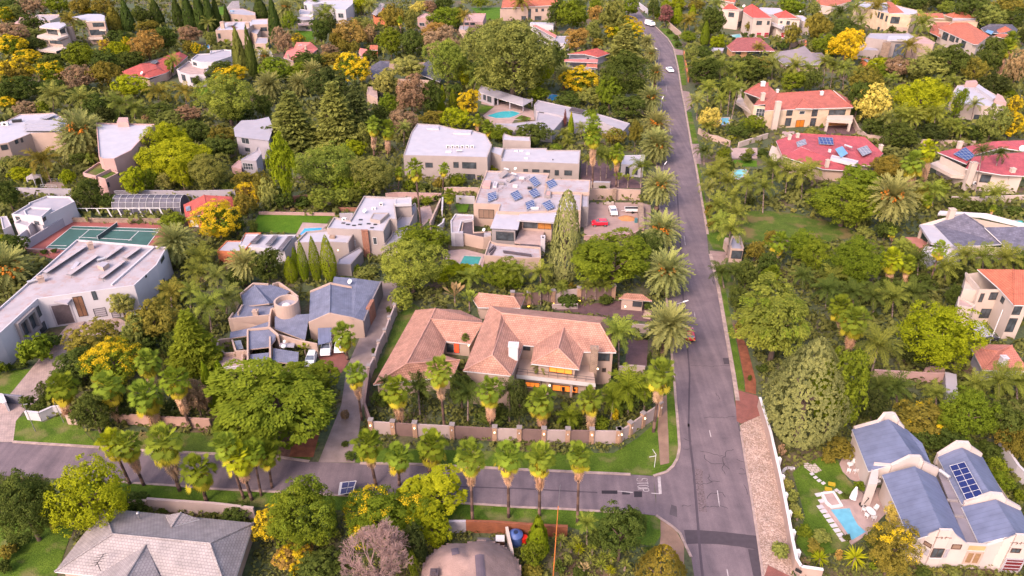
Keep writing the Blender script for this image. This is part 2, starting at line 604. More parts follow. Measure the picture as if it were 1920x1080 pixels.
# ------------------------------------------------------------------ boundary walls and fences
def wall(pts, h, mat, label, th=.28, pillars=0, pmat=None, ph=.25, pw=.5, cap=None, name='boundary_wall', cat='wall', attop=True, short=None, group=None):
    """pts: px of the top line (attop) or the foot"""
    P = []
    for p in pts:
        P.append(G(p[0], p[1], h if attop else 0))
    P = [Vector((p.x, p.y, 0)) for p in P]
    mid = P[len(P) // 2]
    r = empty(name, mid, label, cat, group)
    mb = MB()
    for a, b in zip(P, P[1:]):
        e = (b - a)
        if e.length < .05: continue
        e.normalize(); n = Vector((-e.y, e.x, 0)) * th / 2
        mb.obox(a - n - e * .0, (b - a), n * 2, (0, 0, h))
    mb.build('panel', mat, r)
    cb = MB()
    for a, b in zip(P, P[1:]):
        e = (b - a)
        if e.length < .05: continue
        e.normalize(); n = Vector((-e.y, e.x, 0)) * (th / 2 + .06)
        cb.obox(a - n + Vector((0, 0, h)), (b - a), n * 2, (0, 0, .07))
    cb.build('coping', cap or mat, r)
    if pillars:
        k = 0
        for i, (a, b) in enumerate(zip(P, P[1:])):
            L = (b - a).length; n = max(1, round(L / pillars)); ang = math.atan2(b.y - a.y, b.x - a.x)
            for j in range(n + (1 if i == len(P) - 2 else 0)):
                c = a.lerp(b, j / n)
                pb = MB(); pb.box(c.x, c.y, 0, pw, pw, h + ph, ang); pb.box(c.x, c.y, h + ph, pw + .12, pw + .12, .08, ang)
                pb.build('pillar', pmat or mat, r)
    if short: LAND.append((mid, short, 4))
    return r
def pool(outline, label, water, z=.17, cop=None, w=.45, short=None, name='swimming_pool'):
    P = W2(outline, z)
    P = ccw([(p.x, p.y) for p in P])
    c = sum((Vector((*p, 0)) for p in P), Vector()) / len(P)
    r = empty(name, c, label, 'pool')
    I = [(p[0], p[1]) for p in inset(P, -w)]
    n = len(P)
    mb = MB()
    V = [(x, y, z) for x, y in P] + [(x, y, z) for x, y in I] + [(x, y, 0) for x, y in I] + [(x, y, z - .3) for x, y in P]
    mb.fv(V, [(i, (i + 1) % n, n + (i + 1) % n, n + i) for i in range(n)] + [(n + i, n + (i + 1) % n, 2 * n + (i + 1) % n, 2 * n + i) for i in range(n)] + [(3 * n + i, 3 * n + (i + 1) % n, (i + 1) % n, i) for i in range(n)])
    mb.build('coping', cop or plain('pool_coping', (.5, .4, .38), .7, .15), r)
    wb = MB(); wb.face([(x, y, z - .03) for x, y in P]); wb.build('water', water, r)
    NOGROW.append(ccw(I))
    if short: LAND.append((c, short, 4))
    return r
def watermat(name, col):
    if name in MATS: return MATS[name]
    m, t, b = newmat(name)
    tc = nd(t, 'TexCoord'); n = nd(t, 'TexNoise'); n.inputs['Scale'].default_value = 1.2; n.inputs['Detail'].default_value = 2
    t.links.new(tc.outputs['Object'], n.inputs['Vector'])
    r = ramp(t, [(.3, sc(col, .88)), (.7, sc(col, 1.12))]); t.links.new(n.outputs[0], r.inputs[0]); t.links.new(r.outputs[0], b.inputs['Base Color'])
    n2 = nd(t, 'TexNoise'); n2.inputs['Scale'].default_value = 5
    t.links.new(tc.outputs['Object'], n2.inputs['Vector'])
    bp = nd(t, 'Bump'); bp.inputs['Strength'].default_value = .12; bp.inputs['Distance'].default_value = .05
    t.links.new(n2.outputs[0], bp.inputs['Height']); t.links.new(bp.outputs[0], b.inputs['Normal'])
    b.inputs['Roughness'].default_value = .06
    MATS[name] = m
    return m
# ------------------------------------------------------------------ ground, roads, lawns, paving
def soilmat():
    m,t,b=newmat('soil_and_ground_cover')
    L=t.links.new
    tc=nd(t,'TexCoord')
    n1=nd(t,'TexNoise'); n1.inputs['Scale'].default_value=.09; n1.inputs['Detail'].default_value=8
    n2=nd(t,'TexNoise'); n2.inputs['Scale'].default_value=1.7; n2.inputs['Detail'].default_value=6
    L(tc.outputs['Object'],n1.inputs['Vector']); L(tc.outputs['Object'],n2.inputs['Vector'])
    r1=ramp(t,[(.4,(.05,.07,.024)),(.55,(.07,.075,.03)),(.66,(.12,.075,.045))])
    r2=ramp(t,[(.3,(.5,.5,.5)),(.7,(1.15,1.15,1.15))])
    L(n1.outputs[0],r1.inputs[0]); L(n2.outputs[0],r2.inputs[0])
    mm=mixc(t,'MULTIPLY',1); L(r1.outputs[0],mm.inputs[6]); L(r2.outputs[0],mm.inputs[7])
    L(mm.outputs[2],b.inputs['Base Color']); b.inputs['Roughness'].default_value=.95
    return m
def lawnmat(name,c1,c2,patch=(.16,.13,.06),amt=.66):
    m,t,b=newmat(name)
    L=t.links.new
    tc=nd(t,'TexCoord')
    n1=nd(t,'TexNoise'); n1.inputs['Scale'].default_value=.35; n1.inputs['Detail'].default_value=6
    n2=nd(t,'TexNoise'); n2.inputs['Scale'].default_value=6; n2.inputs['Detail'].default_value=5
    n3=nd(t,'TexNoise'); n3.inputs['Scale'].default_value=.22; n3.inputs['Detail'].default_value=5
    for n in (n1,n2,n3): L(tc.outputs['Object'],n.inputs['Vector'])
    r1=ramp(t,[(.3,c1),(.7,c2)]); L(n1.outputs[0],r1.inputs[0])
    r2=ramp(t,[(.3,(.6,.62,.6)),(.7,(1.15,1.15,1.1))]); L(n2.outputs[0],r2.inputs[0])
    mm=mixc(t,'MULTIPLY',1); L(r1.outputs[0],mm.inputs[6]); L(r2.outputs[0],mm.inputs[7])
    r3=ramp(t,[(amt - .06,(0,0,0)),(amt+.08,(.7,.7,.7))]); L(n3.outputs[0],r3.inputs[0])
    mx=mixc(t); L(r3.outputs[0],mx.inputs[0]); L(mm.outputs[2],mx.inputs[6]); mx.inputs[7].default_value=(*patch,1)
    L(mx.outputs[2],b.inputs['Base Color']); b.inputs['Roughness'].default_value=.95; b.inputs['Specular IOR Level'].default_value=.1
    bp=nd(t,'Bump'); bp.inputs['Strength'].default_value=.7; bp.inputs['Distance'].default_value=.15
    L(n2.outputs[0],bp.inputs['Height']); L(bp.outputs[0],b.inputs['Normal'])
    return m
def asphaltmat():
    m,t,b=newmat('asphalt')
    L=t.links.new
    tc=nd(t,'TexCoord')
    mp=nd(t,'Mapping'); mp.inputs['Rotation'].default_value[2]=math.radians(6.7); mp.inputs['Scale'].default_value=(1,.06,1)
    L(tc.outputs['Object'],mp.inputs['Vector'])
    n1=nd(t,'TexNoise'); n1.inputs['Scale'].default_value=.8; n1.inputs['Detail'].default_value = 5      # long wear tracks
    L(mp.outputs[0],n1.inputs['Vector'])
    n2=nd(t,'TexNoise'); n2.inputs['Scale'].default_value=.3; n2.inputs['Detail'].default_value=8; n2.inputs['Roughness'].default_value=.65
    n3=nd(t,'TexNoise'); n3.inputs['Scale'].default_value=14; n3.inputs['Detail'].default_value=3
    L(tc.outputs['Object'],n2.inputs['Vector']); L(tc.outputs['Object'],n3.inputs['Vector'])
    r1=ramp(t,[(.3,(.098,.078,.088)),(.7,(.15,.116,.125))]); L(n1.outputs[0],r1.inputs[0])
    r2=ramp(t,[(.3,(.74,.73,.76)),(.7,(1.16,1.13,1.12))]); L(n2.outputs[0],r2.inputs[0])
    r3=ramp(t,[(.3,(.8,.8,.8)),(.7,(1.15,1.15,1.15))]); L(n3.outputs[0],r3.inputs[0])
    a=mixc(t,'MULTIPLY',1); L(r1.outputs[0],a.inputs[6]); L(r2.outputs[0],a.inputs[7])
    c=mixc(t,'MULTIPLY',1); L(a.outputs[2],c.inputs[6]); L(r3.outputs[0],c.inputs[7])
    L(c.outputs[2],b.inputs['Base Color']); b.inputs['Roughness'].default_value=.85; b.inputs['Specular IOR Level'].default_value=.25
    return m
def gravelmat():
    m,t,b=newmat('gravel')
    L=t.links.new
    tc=nd(t,'TexCoord')
    v=nd(t,'TexVoronoi'); v.inputs['Scale'].default_value=6.5
    L(tc.outputs['Object'],v.inputs['Vector'])
    r=ramp(t,[(0,(.20,.13,.10)),(.5,(.30,.205,.16)),(1,(.42,.32,.27))])
    sp=nd(t,'SeparateColor'); L(v.outputs['Color'],sp.inputs[0]); L(sp.outputs[0],r.inputs[0])
    n=nd(t,'TexNoise'); n.inputs['Scale'].default_value=.5; n.inputs['Detail'].default_value=5; L(tc.outputs['Object'],n.inputs['Vector'])
    r2=ramp(t,[(.3,(.75,.75,.75)),(.7,(1.1,1.1,1.1))]); L(n.outputs[0],r2.inputs[0])
    mm=mixc(t,'MULTIPLY',1); L(r.outputs[0],mm.inputs[6]); L(r2.outputs[0],mm.inputs[7])
    L(mm.outputs[2],b.inputs['Base Color']); b.inputs['Roughness'].default_value=.9
    bp=nd(t,'Bump'); bp.inputs['Strength'].default_value=.8; bp.inputs['Distance'].default_value=.1; bp.invert=True
    L(v.outputs['Distance'],bp.inputs['Height']); L(bp.outputs[0],b.inputs['Normal'])
    return m
SOIL=soilmat()
LAWN=lawnmat('lawn_grass',(.042,.08,.008),(.09,.14,.016),amt=.6)
LAWN2=lawnmat('worn_lawn_grass',(.045,.08,.012),(.085,.12,.02),(.15,.10,.05),.55)
LAWNB=lawnmat('bright_lawn_grass',(.05,.115,.008),(.08,.15,.012),amt=.74)
ASPH=asphaltmat()
GRAVEL=gravelmat()
PATCH=plain('tar_patch',(.075,.058,.07),.85,.12,1.5)
TAR=plain('tar_seam',(.085,.064,.08),.8,.1)
CRACK=plain('crack_fill',(.075,.06,.072),.85,.1)
REDSOIL=plain('red_soil',(.26,.085,.04),.95,.3,.8)
DIRT=plain('brown_dirt',(.30,.19,.135),.95,.2,.5)
KERB=plain('kerb_concrete',(.46,.34,.30),.85,.2,1.2,stain=.5)
PINKPAVE=tiles('pink_pavers',(.36,.25,.23),(.42,.29,.26),(.2,.14,.13),.5,.25,.02)
REDPAVE=tiles('red_brick_paving',(.36,.13,.10),(.30,.11,.09),(.16,.08,.07),.3,.15,.015)
PLUMPAVE=tiles('plum_brick_paving',(.20,.115,.12),(.16,.09,.10),(.1,.06,.06),.3,.15,.015)
CONC=plain('driveway_concrete',(.30,.23,.215),.85,.2,.5,stain=.35)
CREAMPAVE=tiles('cream_pavers',(.50,.38,.34),(.44,.33,.30),(.28,.2,.18),.4,.4,.02)
TERRACE=plain('terrace_paving',(.47,.34,.31),.8,.15,.6)
WHITELINE=plain('road_paint',(.52,.46,.46),.7,.2,2,stain=.95,stain_col=(.16,.13,.135))

gm=MB(); gm.face([(-1500,-200,0),(1500,-200,0),(1500,2600,0),(-1500,2600,0)])
tag(gm.build('ground',SOIL),kind='structure')

def strip(name,pts,w,z,mat,kind='structure',base=0):
    P=[Vector((p[0],p[1])) for p in W2(pts)]
    L,Rr=[],[]
    for i in range(len(P)):
        a=P[max(0,i - 1)]; b=P[min(len(P) - 1,i+1)]
        e=(b - a).normalized(); n=Vector((-e.y,e.x))*w/2
        L.append(P[i]+n); Rr.append(P[i] - n)
    mb=MB()
    for i in range(len(P) - 1):
        a,b,c,d=Rr[i],Rr[i+1],L[i+1],L[i]
        mb.face([(a.x,a.y,z),(b.x,b.y,z),(c.x,c.y,z),(d.x,d.y,z)])
        if z > .08:
            mb.face([(a.x,a.y,base),(b.x,b.y,base),(b.x,b.y,z),(a.x,a.y,z)])
            mb.face([(c.x,c.y,base),(d.x,d.y,base),(d.x,d.y,z),(c.x,c.y,z)])
    o=mb.build(name,mat)
    return tag(o,kind=kind)
RR=[(1432,1095),(1420,1005),(1405,910),(1389,810),(1377,752),(1372,700),(1357,615),(1344,540),(1329,477),(1325,440),(1315,382),(1302,307),(1294,270),(1282,200),(1276,170),(1269,125),(1261,90),(1250,72),(1232,55),(1215,38),(1200,22),(1192,0),(1190,-25)]
RL=[(1304,1095),(1296,1045),(1285,1022),(1275,1000),(1260,987),(1230,967)]
RL2=[(1225,893),(1250,885),(1262,874),(1270,860),(1274,840),(1272,810),(1264,715),(1248,540),(1237,390),(1228,270),(1231,190),(1232,150),(1228,105),(1220,80),(1203,56),(1186,38),(1173,22),(1165,0),(1163,-25)]
sheet('main_road',RR+RL2[::-1]+[(1230,930)]+RL[::-1],ASPH,.02)
SU=[(-40,829),(25,829),(185,839),(267,845),(395,851),(527,858),(580,866),(675,869),(777,871),(905,877),(960,880),(1182,890),(1225,893)]
SL=[(1232,967),(1192,962),(1140,960),(1055,955),(960,951),(947,949),(880,945),(690,932),(480,921),(395,917),(325,911),(220,904),(-40,889)]
sheet('side_road',SU+SL,ASPH,.028)
strip('kerb',SU[1:7],.45,.13,KERB); strip('kerb',SU[7:-1],.45,.13,KERB)
strip('kerb',RL2[0:8],.4,.13,KERB); strip('kerb',RL2[7:15],.4,.13,KERB)
strip('kerb',SL[1:-1],.35,.13,KERB); strip('kerb',RL[1:],.35,.13,KERB)
strip('kerb',RR[0:4],.3,.12,KERB); strip('kerb',[(1383,752),(1375,700),(1360,615),(1347,540),(1332,477)],.7,.12,KERB)
strip('kerb',[(x+2,y) for x,y in RR[9:20]],.55,.12,KERB)
# tar seams, patches, cracks and paint on the carriageway
strip('tar_seam',q(2,3,(1325,-60),(1335,80),(1350,200),(1365,330),(1378,500),(1395,700),(1410,900),(1430,1090)),.34,.036,TAR)
strip('tar_seam',[(1291,800),(1293,700),(1281,560),(1274,430),(1268,330)],.3,.036,TAR)
strip('worn_shoulder',[(1311,880),(1310,900),(1316,940),(1318,960)],1.1,.034,plain('worn_shoulder',(.19,.14,.15),.9,.4,4))
sheet('road_repair',q(2,3,(1290,735),(1420,738),(1560,748),(1842,780),(1862,890),(1840,885),(1700,860),(1540,842),(1390,838),(1310,842)),PATCH,.033,False)
sheet('road_repair',q(2,3,(1770,880),(1862,885),(1885,1085),(1810,1085)),PATCH,.0335,False)
for pz,pp in enumerate([((672,440),(792,440),(790,466),(672,464)),((826,445),(884,447),(884,470),(826,470)),((914,446),(976,446),(976,490),(916,490))]):
    sheet('road_repair',q(2,3,*pp),plain('fresh_tar',(.028,.022,.03),.85,.2),.037,False)
sheet('road_repair',q(2,2,(1580,525),(1625,525),(1630,572),(1590,572)),PATCH,.0345,False)
sheet('road_repair',q(2,3,(1195,545),(1235,560),(1240,640),(1180,620)),plain('grey_tar',(.10,.08,.09),.85,.2),.034,False)
strip('tar_seam',q(1,3,(640+1280,425),(1280,400)),.2,.036,TAR)
strip('tar_seam',q(2,3,(0,422),(330,440),(640,455)),.25,.036,TAR)
def crack(pts,w=.09):
    P=W2(pts); out=[]
    for a,b in zip(P,P[1:]):
        n=max(2,int((b - a).length/.35))
        for i in range(n):
            p=a.lerp(b,i/n); out.append(p+Vector((R.uniform(-.09,.09),R.uniform(-.16,.16),0)))
    out.append(P[-1])
    strip('road_crack',[Vector((p.x,p.y,0)) for p in out],w*1.05,.039,CRACK)
for c_ in [[(1410,140),(1480,155),(1560,180),(1590,185)],[(1660,130),(1610,140),(1600,180),(1580,190),(1585,240),(1630,280)],[(1480,230),(1510,242),(1600,238)],
           [(1590,240),(1575,275),(1600,320)],[(1370,390),(1480,388),(1500,375),(1560,370)],[(1480,320),(1470,345),(1500,380)],[(1460,500),(1490,462),(1580,455),(1600,490)],
           [(1740,390),(1765,440),(1768,470)],[(1690,210),(1750,228)],[(1710,270),(1740,290)],[(1700,310),(1755,315)],[(1270,555),(1340,553)],[(1430,565),(1560,560),(1620,575)],
           [(1290,50),(1350,70)],[(1285,130),(1350,135)],[(1440,170),(1450,210),(1490,235)]]:
    crack(q(2,3,*c_),.1)
for c_ in [[(1440,980),(1480,970),(1560,975),(1670,965)],[(1530,790),(1560,835)],[(1330,580),(1480,590),(1640,580)],[(1690,1010),(1710,1080)]]:
    crack(q(2,2,*c_),.09)
for a_,b_ in [((1480,-12),(1492,40)),((1540,440),(1556,560)),((1612,1030),(1622,1090))]:
    strip('lane_marking',q(2,3,a_,b_),.14,.041,WHITELINE)
for a_,b_ in [((1368,180),(1372,215))]:
    strip('lane_marking',q(2,2,a_,b_),.12,.041,WHITELINE)
for a_,b_ in [((1290,690),(1300,760))]:
    strip('lane_marking',q(2,1,a_,b_),.12,.041,WHITELINE)
for a_,b_ in [((1155,640),(1160,690)),((1172,850),(1180,920)),((1186,960),(1192,1010))]:
    strip('lane_marking',q(2,0,a_,b_),.12,.041,WHITELINE)
strip('stop_line',q(2,3,(1102,335),(1112,465)),.42,.041,WHITELINE)
strip('lane_marking',q(2,3,(1045,460),(1112,465)),.16,.0415,WHITELINE)
strip('lane_marking',q(2,3,(790,444),(908,455)),.16,.040,WHITELINE)
def road_word(word,a,b,c):
    """a: px of the upper start of the word (letter foot), b: px at the end of the word, c: px at the letters' head"""
    glyph={'S': [((1,.9),(.8,1),(.2,1),(0,.88),(0,.65),(.2,.53),(.8,.47),(1,.35),(1,.12),(.8,0),(.2,0),(0,.1))],'T': [((0,1),(1,1)),((.5,1),(.5,0))],
             'O': [((0,.2),(0,.8),(.3,1),(.7,1),(1,.8),(1,.2),(.7,0),(.3,0),(0,.2))],'P': [((0,0),(0,1),(.75,1),(1,.85),(1,.6),(.75,.47),(0,.47))]}
    A,B,C=G(*a),G(*b),G(*c)
    n=len(word); dx=(B - A)/n; up=C - A
    mb=MB()
    for i,ch in enumerate(word):
        o=A+dx*(i+.12)
        for st in glyph[ch]:
            pts=[o+dx*.72*x+up*y for x,y in st]
            for p,r in zip(pts,pts[1:]):
                e=(r - p).normalized(); k=Vector((-e.y,e.x,0))*.062
                e=e*.05
                mb.face([(v.x,v.y,.0405) for v in (p - k - e,r - k+e,r+k+e,p+k - e)])
    return tag(mb.build('stop_marking',WHITELINE),'worn white word STOP painted on the side road at the junction','road marking',kind='thing')
road_word('STOP',q1(2,3,935,348),q1(2,3,950,452),q1(2,3,1012,346))

# verges beside the main road
sheet('lawn',[(1348,540)]+q(2,2,(1600,0),(1640,220),(1690,450),(1740,700),(1745,780),(1690,765),(1662,640),(1600,300)) ,LAWN,.05)
sheet('soil_strip',q(2,2,(1660,260),(1700,330),(1760,430),(1830,700),(1830,800),(1750,780),(1745,700),(1700,470)),REDSOIL,.054)
sheet('lawn',q(2,1,(1376,140),(1400,140),(1450,420),(1500,640),(1640,700),(1600,800),(1510,790),(1470,720),(1415,380)),LAWN,.05)
sheet('lawn',q(2,1,(1520,920),(1600,900),(1680,1085),(1540,1085)),LAWN,.05)
sheet('lawn',q(2,0,(1232,412),(1280,420),(1310,640),(1270,640),(1250,520)),LAWN,.05)
sheet('lawn',q(2,0,(1300,840),(1345,840),(1400,1085),(1335,1085)),LAWN,.05)
sheet('lawn',q(2,0,(1105,215),(1180,215),(1275,330),(1270,372),(1215,360),(1190,300)),LAWN,.05)
sheet('driveway',q(2,0,(1205,362),(1280,378),(1285,412),(1222,412)),PINKPAVE,.056)
sheet('driveway',q(2,0,(1270,680),(1330,690),(1360,800),(1300,840)),PINKPAVE,.056)
sheet('driveway',q(2,1,(1345,0),(1400,0),(1420,150),(1375,150)),PINKPAVE,.056)
sheet('driveway',q(2,1,(1480,800),(1640,815),(1600,900),(1520,925),(1500,900)),PINKPAVE,.056)
sheet('driveway',q(2,2,(1670,755),(1700,770),(1840,810),(1880,950),(1790,990),(1720,1020),(1685,1000)),REDPAVE,.056)
sheet('gravel_strip',q(2,2,(1710,1030),(1790,985),(1900,940),(1925,1080))+q(3,3,(20,120),(125,640),(160,900),(195,1085))+q(2,3,(1890,1085),(1862,900),(1842,780),(1780,400),(1716,0)),GRAVEL,.05)
sheet('driveway',q(3,3,(0,1000),(120,1060),(180,1090),(-30,1090)),REDPAVE,.06)
sheet('lawn',[(1270,860)]+[(1261,873),(1249,884),(1225,892)]+q(2,3,(880,318),(400,300),(30,284))+[(960,879),(905,876),(777,870),(668,868),(655,838),(905,846),(1150,850),(1195,822),(1232,790),(1250,700),(1262,715),(1271,810),(1273,840)],LAWN,.05)
sheet('path',q(2,3,(1092,-20),(1172,-20),(1178,235),(1112,250)),DIRT,.056)
sheet('path',q(2,2,(1110,830),(1160,800),(1170,1085),(1090,1085)),DIRT,.057)
sheet('lawn',[(880,946),(960,952),(1055,956),(1140,961),(1192,963)]+q(2,3,(1080,632),(1112,655),(1115,780),(1060,860),(700,800),(400,705),(0,690))+[(860,975),(700,960),(480,951),(395,946),(220,930),(100,915),(220,905),(325,912),(480,922),(690,933)],LAWN,.05)
sheet('soil_strip',q(2,3,(1112,655),(1200,715),(1240,760),(1290,850),(1290,1000),(1100,900),(1115,780)),DIRT,.055)
sheet('lawn',[(25,828)]+q(0,2,(120,980),(190,960),(330,1010),(450,950),(600,1010),(640,1085))+[(185,838)],LAWN,.05)
sheet('lawn',[(185,838),(160,808),(400,812),(600,830),(580,865),(527,857),(395,850),(267,844)],LAWN2,.048)
sheet('driveway',[(-60,829),(25,829),(30,790),(48,768),(30,757),(-60,752)],CREAMPAVE,.054)
sheet('driveway',q(0,2,(15,900),(15,860),(75,800),(460,335),(650,200),(900,230),(1000,290),(880,345),(650,360),(450,610),(290,830),(240,880)),CREAMPAVE,.052)
sheet('lawn',q(0,2,(-60,660),(120,615),(240,612),(90,795),(-60,800)),LAWN,.05)
sheet('driveway',[(597,867),(640,760),(650,690),(672,640),(697,570),(716,528),(745,528),(741,560),(716,640),(700,700),(680,760),(665,868)],CONC,.055)
sheet('soil_strip',q(1,3,(290,20),(480,0),(430,190),(250,188)),REDSOIL,.056)
sheet('soil_strip',q(1,3,(180,60),(290,20),(250,190),(190,190)),plain('bark_mulch',(.16,.08,.06),.95,.3,2),.0565)
sheet('lawn',[(-60,960),(90,975),(140,990),(130,1010),(100,1100),(-60,1100)],LAWN,.05)
# gardens further off
sheet('lawn',[(487,400),(625,402),(612,420),(560,437),(465,435)],LAWNB,.05)
sheet('lawn',q(3,1,(-40,500),(200,520),(420,570),(640,650),(640,700),(440,740),(200,700),(0,760),(-60,740))+q(2,1,(1720,740),(1700,600),(1720,510)),LAWN2,.05)
sheet('lawn',q(2,1,(1660,120),(1835,125),(1838,172),(1660,168)),LAWNB,.05)
sheet('lawn',q(1,0,(290,230),(420,228),(445,340),(360,310)),LAWNB,.05)
sheet('lawn',q(1,0,(1610,60),(1890,55),(1830,150),(1720,150)),LAWNB,.05)
sheet('lawn',q(0,0,(1470,660),(1580,655),(1560,720),(1480,720)),LAWNB,.05)
sheet('lawn',q(0,0,(1640,55),(1690,45),(1690,130),(1650,120)),LAWNB,.05)
sheet('lawn',q(1,0,(1680,790),(1785,800),(1700,860),(1660,850)),LAWN,.06)
sheet('terrace',q(1,0,(1690,740),(1940,780))+q(2,0,(160,830),(170,900),(20,900))+q(1,0,(1900,950),(1780,935),(1700,870),(1790,800),(1690,780)),TERRACE,.05)
sheet('lawn',q(2,0,(20,892),(70,865),(145,885),(110,905)),LAWN,.06)
sheet('courtyard',q(2,1,(590,440),(960,440),(1040,460),(1040,640),(900,670),(540,690),(535,500)),plain('pink_courtyard',(.40,.28,.25),.85,.15,.4,stain=.3,stain_col=(.25,.15,.12)),.05)
sheet('courtyard',q(2,1,(520,120),(640,120),(980,300),(980,335),(590,335),(510,250)),PLUMPAVE,.05)
sheet('driveway',q(2,2,(300,165),(500,130),(830,95),(1050,130),(1050,260),(700,215)),PLUMPAVE,.055)
sheet('driveway',q(2,2,(870,390),(1020,390),(1010,590),(845,585)),PLUMPAVE,.055)
sheet('courtyard',q(1,2,(450,500),(620,450),(700,540),(640,640),(560,640)),REDPAVE,.05)
sheet('lawn',q(1,2,(1060,200),(1180,120),(1230,150),(870,720),(830,660),(960,500)),LAWN2,.05)
sheet('lawn',q(1,1,(1490,460),(1600,460),(1580,520),(1520,520)),LAWNB,.3)
sheet('courtyard',q(1,1,(1440,800),(1560,790),(1720,830),(1700,930),(1420,870)),TERRACE,.05)
sheet('courtyard',q(1,1,(1210,480),(1300,450),(1330,540),(1250,620)),TERRACE,.05)
sheet('terrace',q(1,1,(350,590),(540,600),(500,700),(290,700)),TERRACE,.05)
sheet('courtyard',q(3,0,(390,960),(620,930),(690,1010),(400,1010)),PLUMPAVE,.05)
sheet('courtyard',q(2,1,(1640,30),(1840,30),(1840,110),(1650,110)),TERRACE,.045)
# tennis court of the villa
sheet('tennis_surround',q(0,1,(460,575),(1210,600),(1330,600),(1200,800),(820,1000),(190,800),(190,770)),plain('red_court',(.33,.10,.085),.85,.1,.5),.05)
COURT=plain('green_court',(.05,.13,.115),.85,.15,.4)
sheet('tennis_court',[(136,424.5),(300,429.5),(278,459),(252,487)]+[(86,465)],COURT,.056)
def court_line(a,b,w=.14): strip('court_line',q(0,1,a,b),w,.1,plain('court_paint',(.72,.68,.68),.7,.05))
for a_,b_ in [((545,618),(1200,638)),((528,638),(1190,660)),((545,618),(345,782)),((1200,638),(1105,765)),((345,782),(900,800)),((672,643),(590,712)),((1040,657),(965,728)),((590,700),(990,722)),((365,762),(500,765))]:
    court_line(a_,b_)
# ------------------------------------------------------------------ houses of the near half
def Zm(ox,oy,s):
    def f(x,y,*z): return (ox+x/s,oy+y/s)+tuple(z)
    return f
def Tq(c,r):
    return Zm(c*480,r*270,4.0)
def rq(f,x0,y0,x1,y1):
    a=f(x0,y0); b=f(x1,y1); return (a[0],a[1],b[0],b[1])
def plane_pt(p,A,B,C):
    n=(B - A).cross(C - A); d=ray(p[0],p[1]); o=Vector((0,0,CAMH))
    return o+d*((A - o).dot(n)/d.dot(n))
def curtain(h,pts,mat,zb=0,th=.28,name='wall',cap=None):
    """upright wall whose top follows pts (px, py, z)"""
    P=W2(pts); mb=MB()
    for a,b in zip(P,P[1:]):
        e=Vector((b.x - a.x,b.y - a.y,0))
        if e.length < .02: continue
        e.normalize(); n=Vector((-e.y,e.x,0))*th/2
        V=[Vector((a.x,a.y,zb)) - n,Vector((b.x,b.y,zb)) - n,Vector((b.x,b.y,zb))+n,Vector((a.x,a.y,zb))+n,a - n,b - n,b+n,a+n]
        mb.fv(V,[(0,1,5,4),(1,2,6,5),(2,3,7,6),(3,0,4,7),(4,5,6,7)])
        for s_,(u,v) in ((1,(a,b)),(-1,(b,a))):
            h.planes.append((Vector((u.x,u.y,0)) - n*s_,Vector((v.x,v.y,0)) - n*s_,zb,max(a.z,b.z)))
    return mb.build(name,mat,h.root)
TERRA=tiles('terracotta_tiles',(.56,.31,.225),(.47,.245,.175),(.25,.10,.08),.42,.36,.03)
TERRACAP=plain('terracotta_ridge',(.56,.30,.23),.8,.15)
REDTILE=tiles('red_tiles',(.55,.12,.09),(.48,.10,.075),(.28,.05,.05),.4,.36,.03)
CRIMSON=tiles('crimson_tiles',(.52,.115,.125),(.45,.095,.11),(.28,.05,.07),.4,.36,.03)
ORANGETILE=tiles('orange_tiles',(.62,.20,.11),(.55,.165,.09),(.33,.09,.06),.36,.42,.04)
SLATE=tiles('blue_slate',(.215,.23,.32),(.185,.20,.28),(.12,.125,.18),.4,.36,.02)
SLATED=tiles('dark_slate',(.145,.135,.17),(.10,.095,.125),(.07,.065,.09),.5,.4,.02)
BLUESHEET=tiles('blue_sheet_roof',(.175,.20,.31),(.165,.19,.295),(.12,.14,.22),.76,60,.03,.55,0,.2,.4)
GREYTILE=tiles('grey_tiles',(.40,.355,.35),(.35,.31,.31),(.22,.19,.19),.42,.36,.03)
CREAM=plain('cream_render',(.52,.38,.31),.85,.08,.4,stain=.12,stain_col=(.3,.2,.16))
PALECREAM=plain('pale_cream_render',(.60,.49,.42),.85,.06,.4)
WHITE=plain('white_render',(.58,.545,.57),.8,.05,.4,stain=.12,stain_col=(.4,.35,.35))
PINK=plain('pink_render',(.52,.33,.30),.85,.1,.4,stain=.12,stain_col=(.35,.22,.2))
GREYW=plain('grey_render',(.30,.26,.255),.85,.08,.4)
BEIGEW=plain('beige_grey_render',(.40,.335,.31),.85,.07,.4)
LILACW=plain('lilac_grey_render',(.42,.385,.42),.85,.06,.4)
ORANGEW=plain('orange_render',(.62,.20,.09),.85,.1,.4)
WHITEROOF=plain('white_roof_sheet',(.47,.45,.50),.5,.06,.5,stain=.25,stain_col=(.4,.34,.34))
SCREEDROOF=plain('weathered_screed_roof',(.44,.395,.42),.85,.12,.35,stain=.8,stain_col=(.26,.18,.17))
GREYROOF=plain('pale_grey_roof',(.39,.37,.42),.7,.08,.4,stain=.25,stain_col=(.32,.26,.26))
BRICK=tiles('face_brick',(.48,.19,.11),(.40,.15,.09),(.30,.2,.16),.23,.09,.012)
STONE=tiles('stone_cladding',(.50,.36,.26),(.36,.25,.19),(.22,.15,.12),.5,.18,.02)
DARKBRICK=tiles('dark_brick',(.15,.11,.12),(.12,.09,.10),(.09,.07,.08),.23,.09,.012)
LITORANGE=glow('lit_room',(1.0,.27,.04),.12)
LITRED=glow('lit_red_room',(1.0,.06,.02),.3)
BALLITE=glow('lamp_globe',(1,.72,.4),1.8)
WOODD=plain('timber_door',(.55,.22,.05),.6,.2,3)

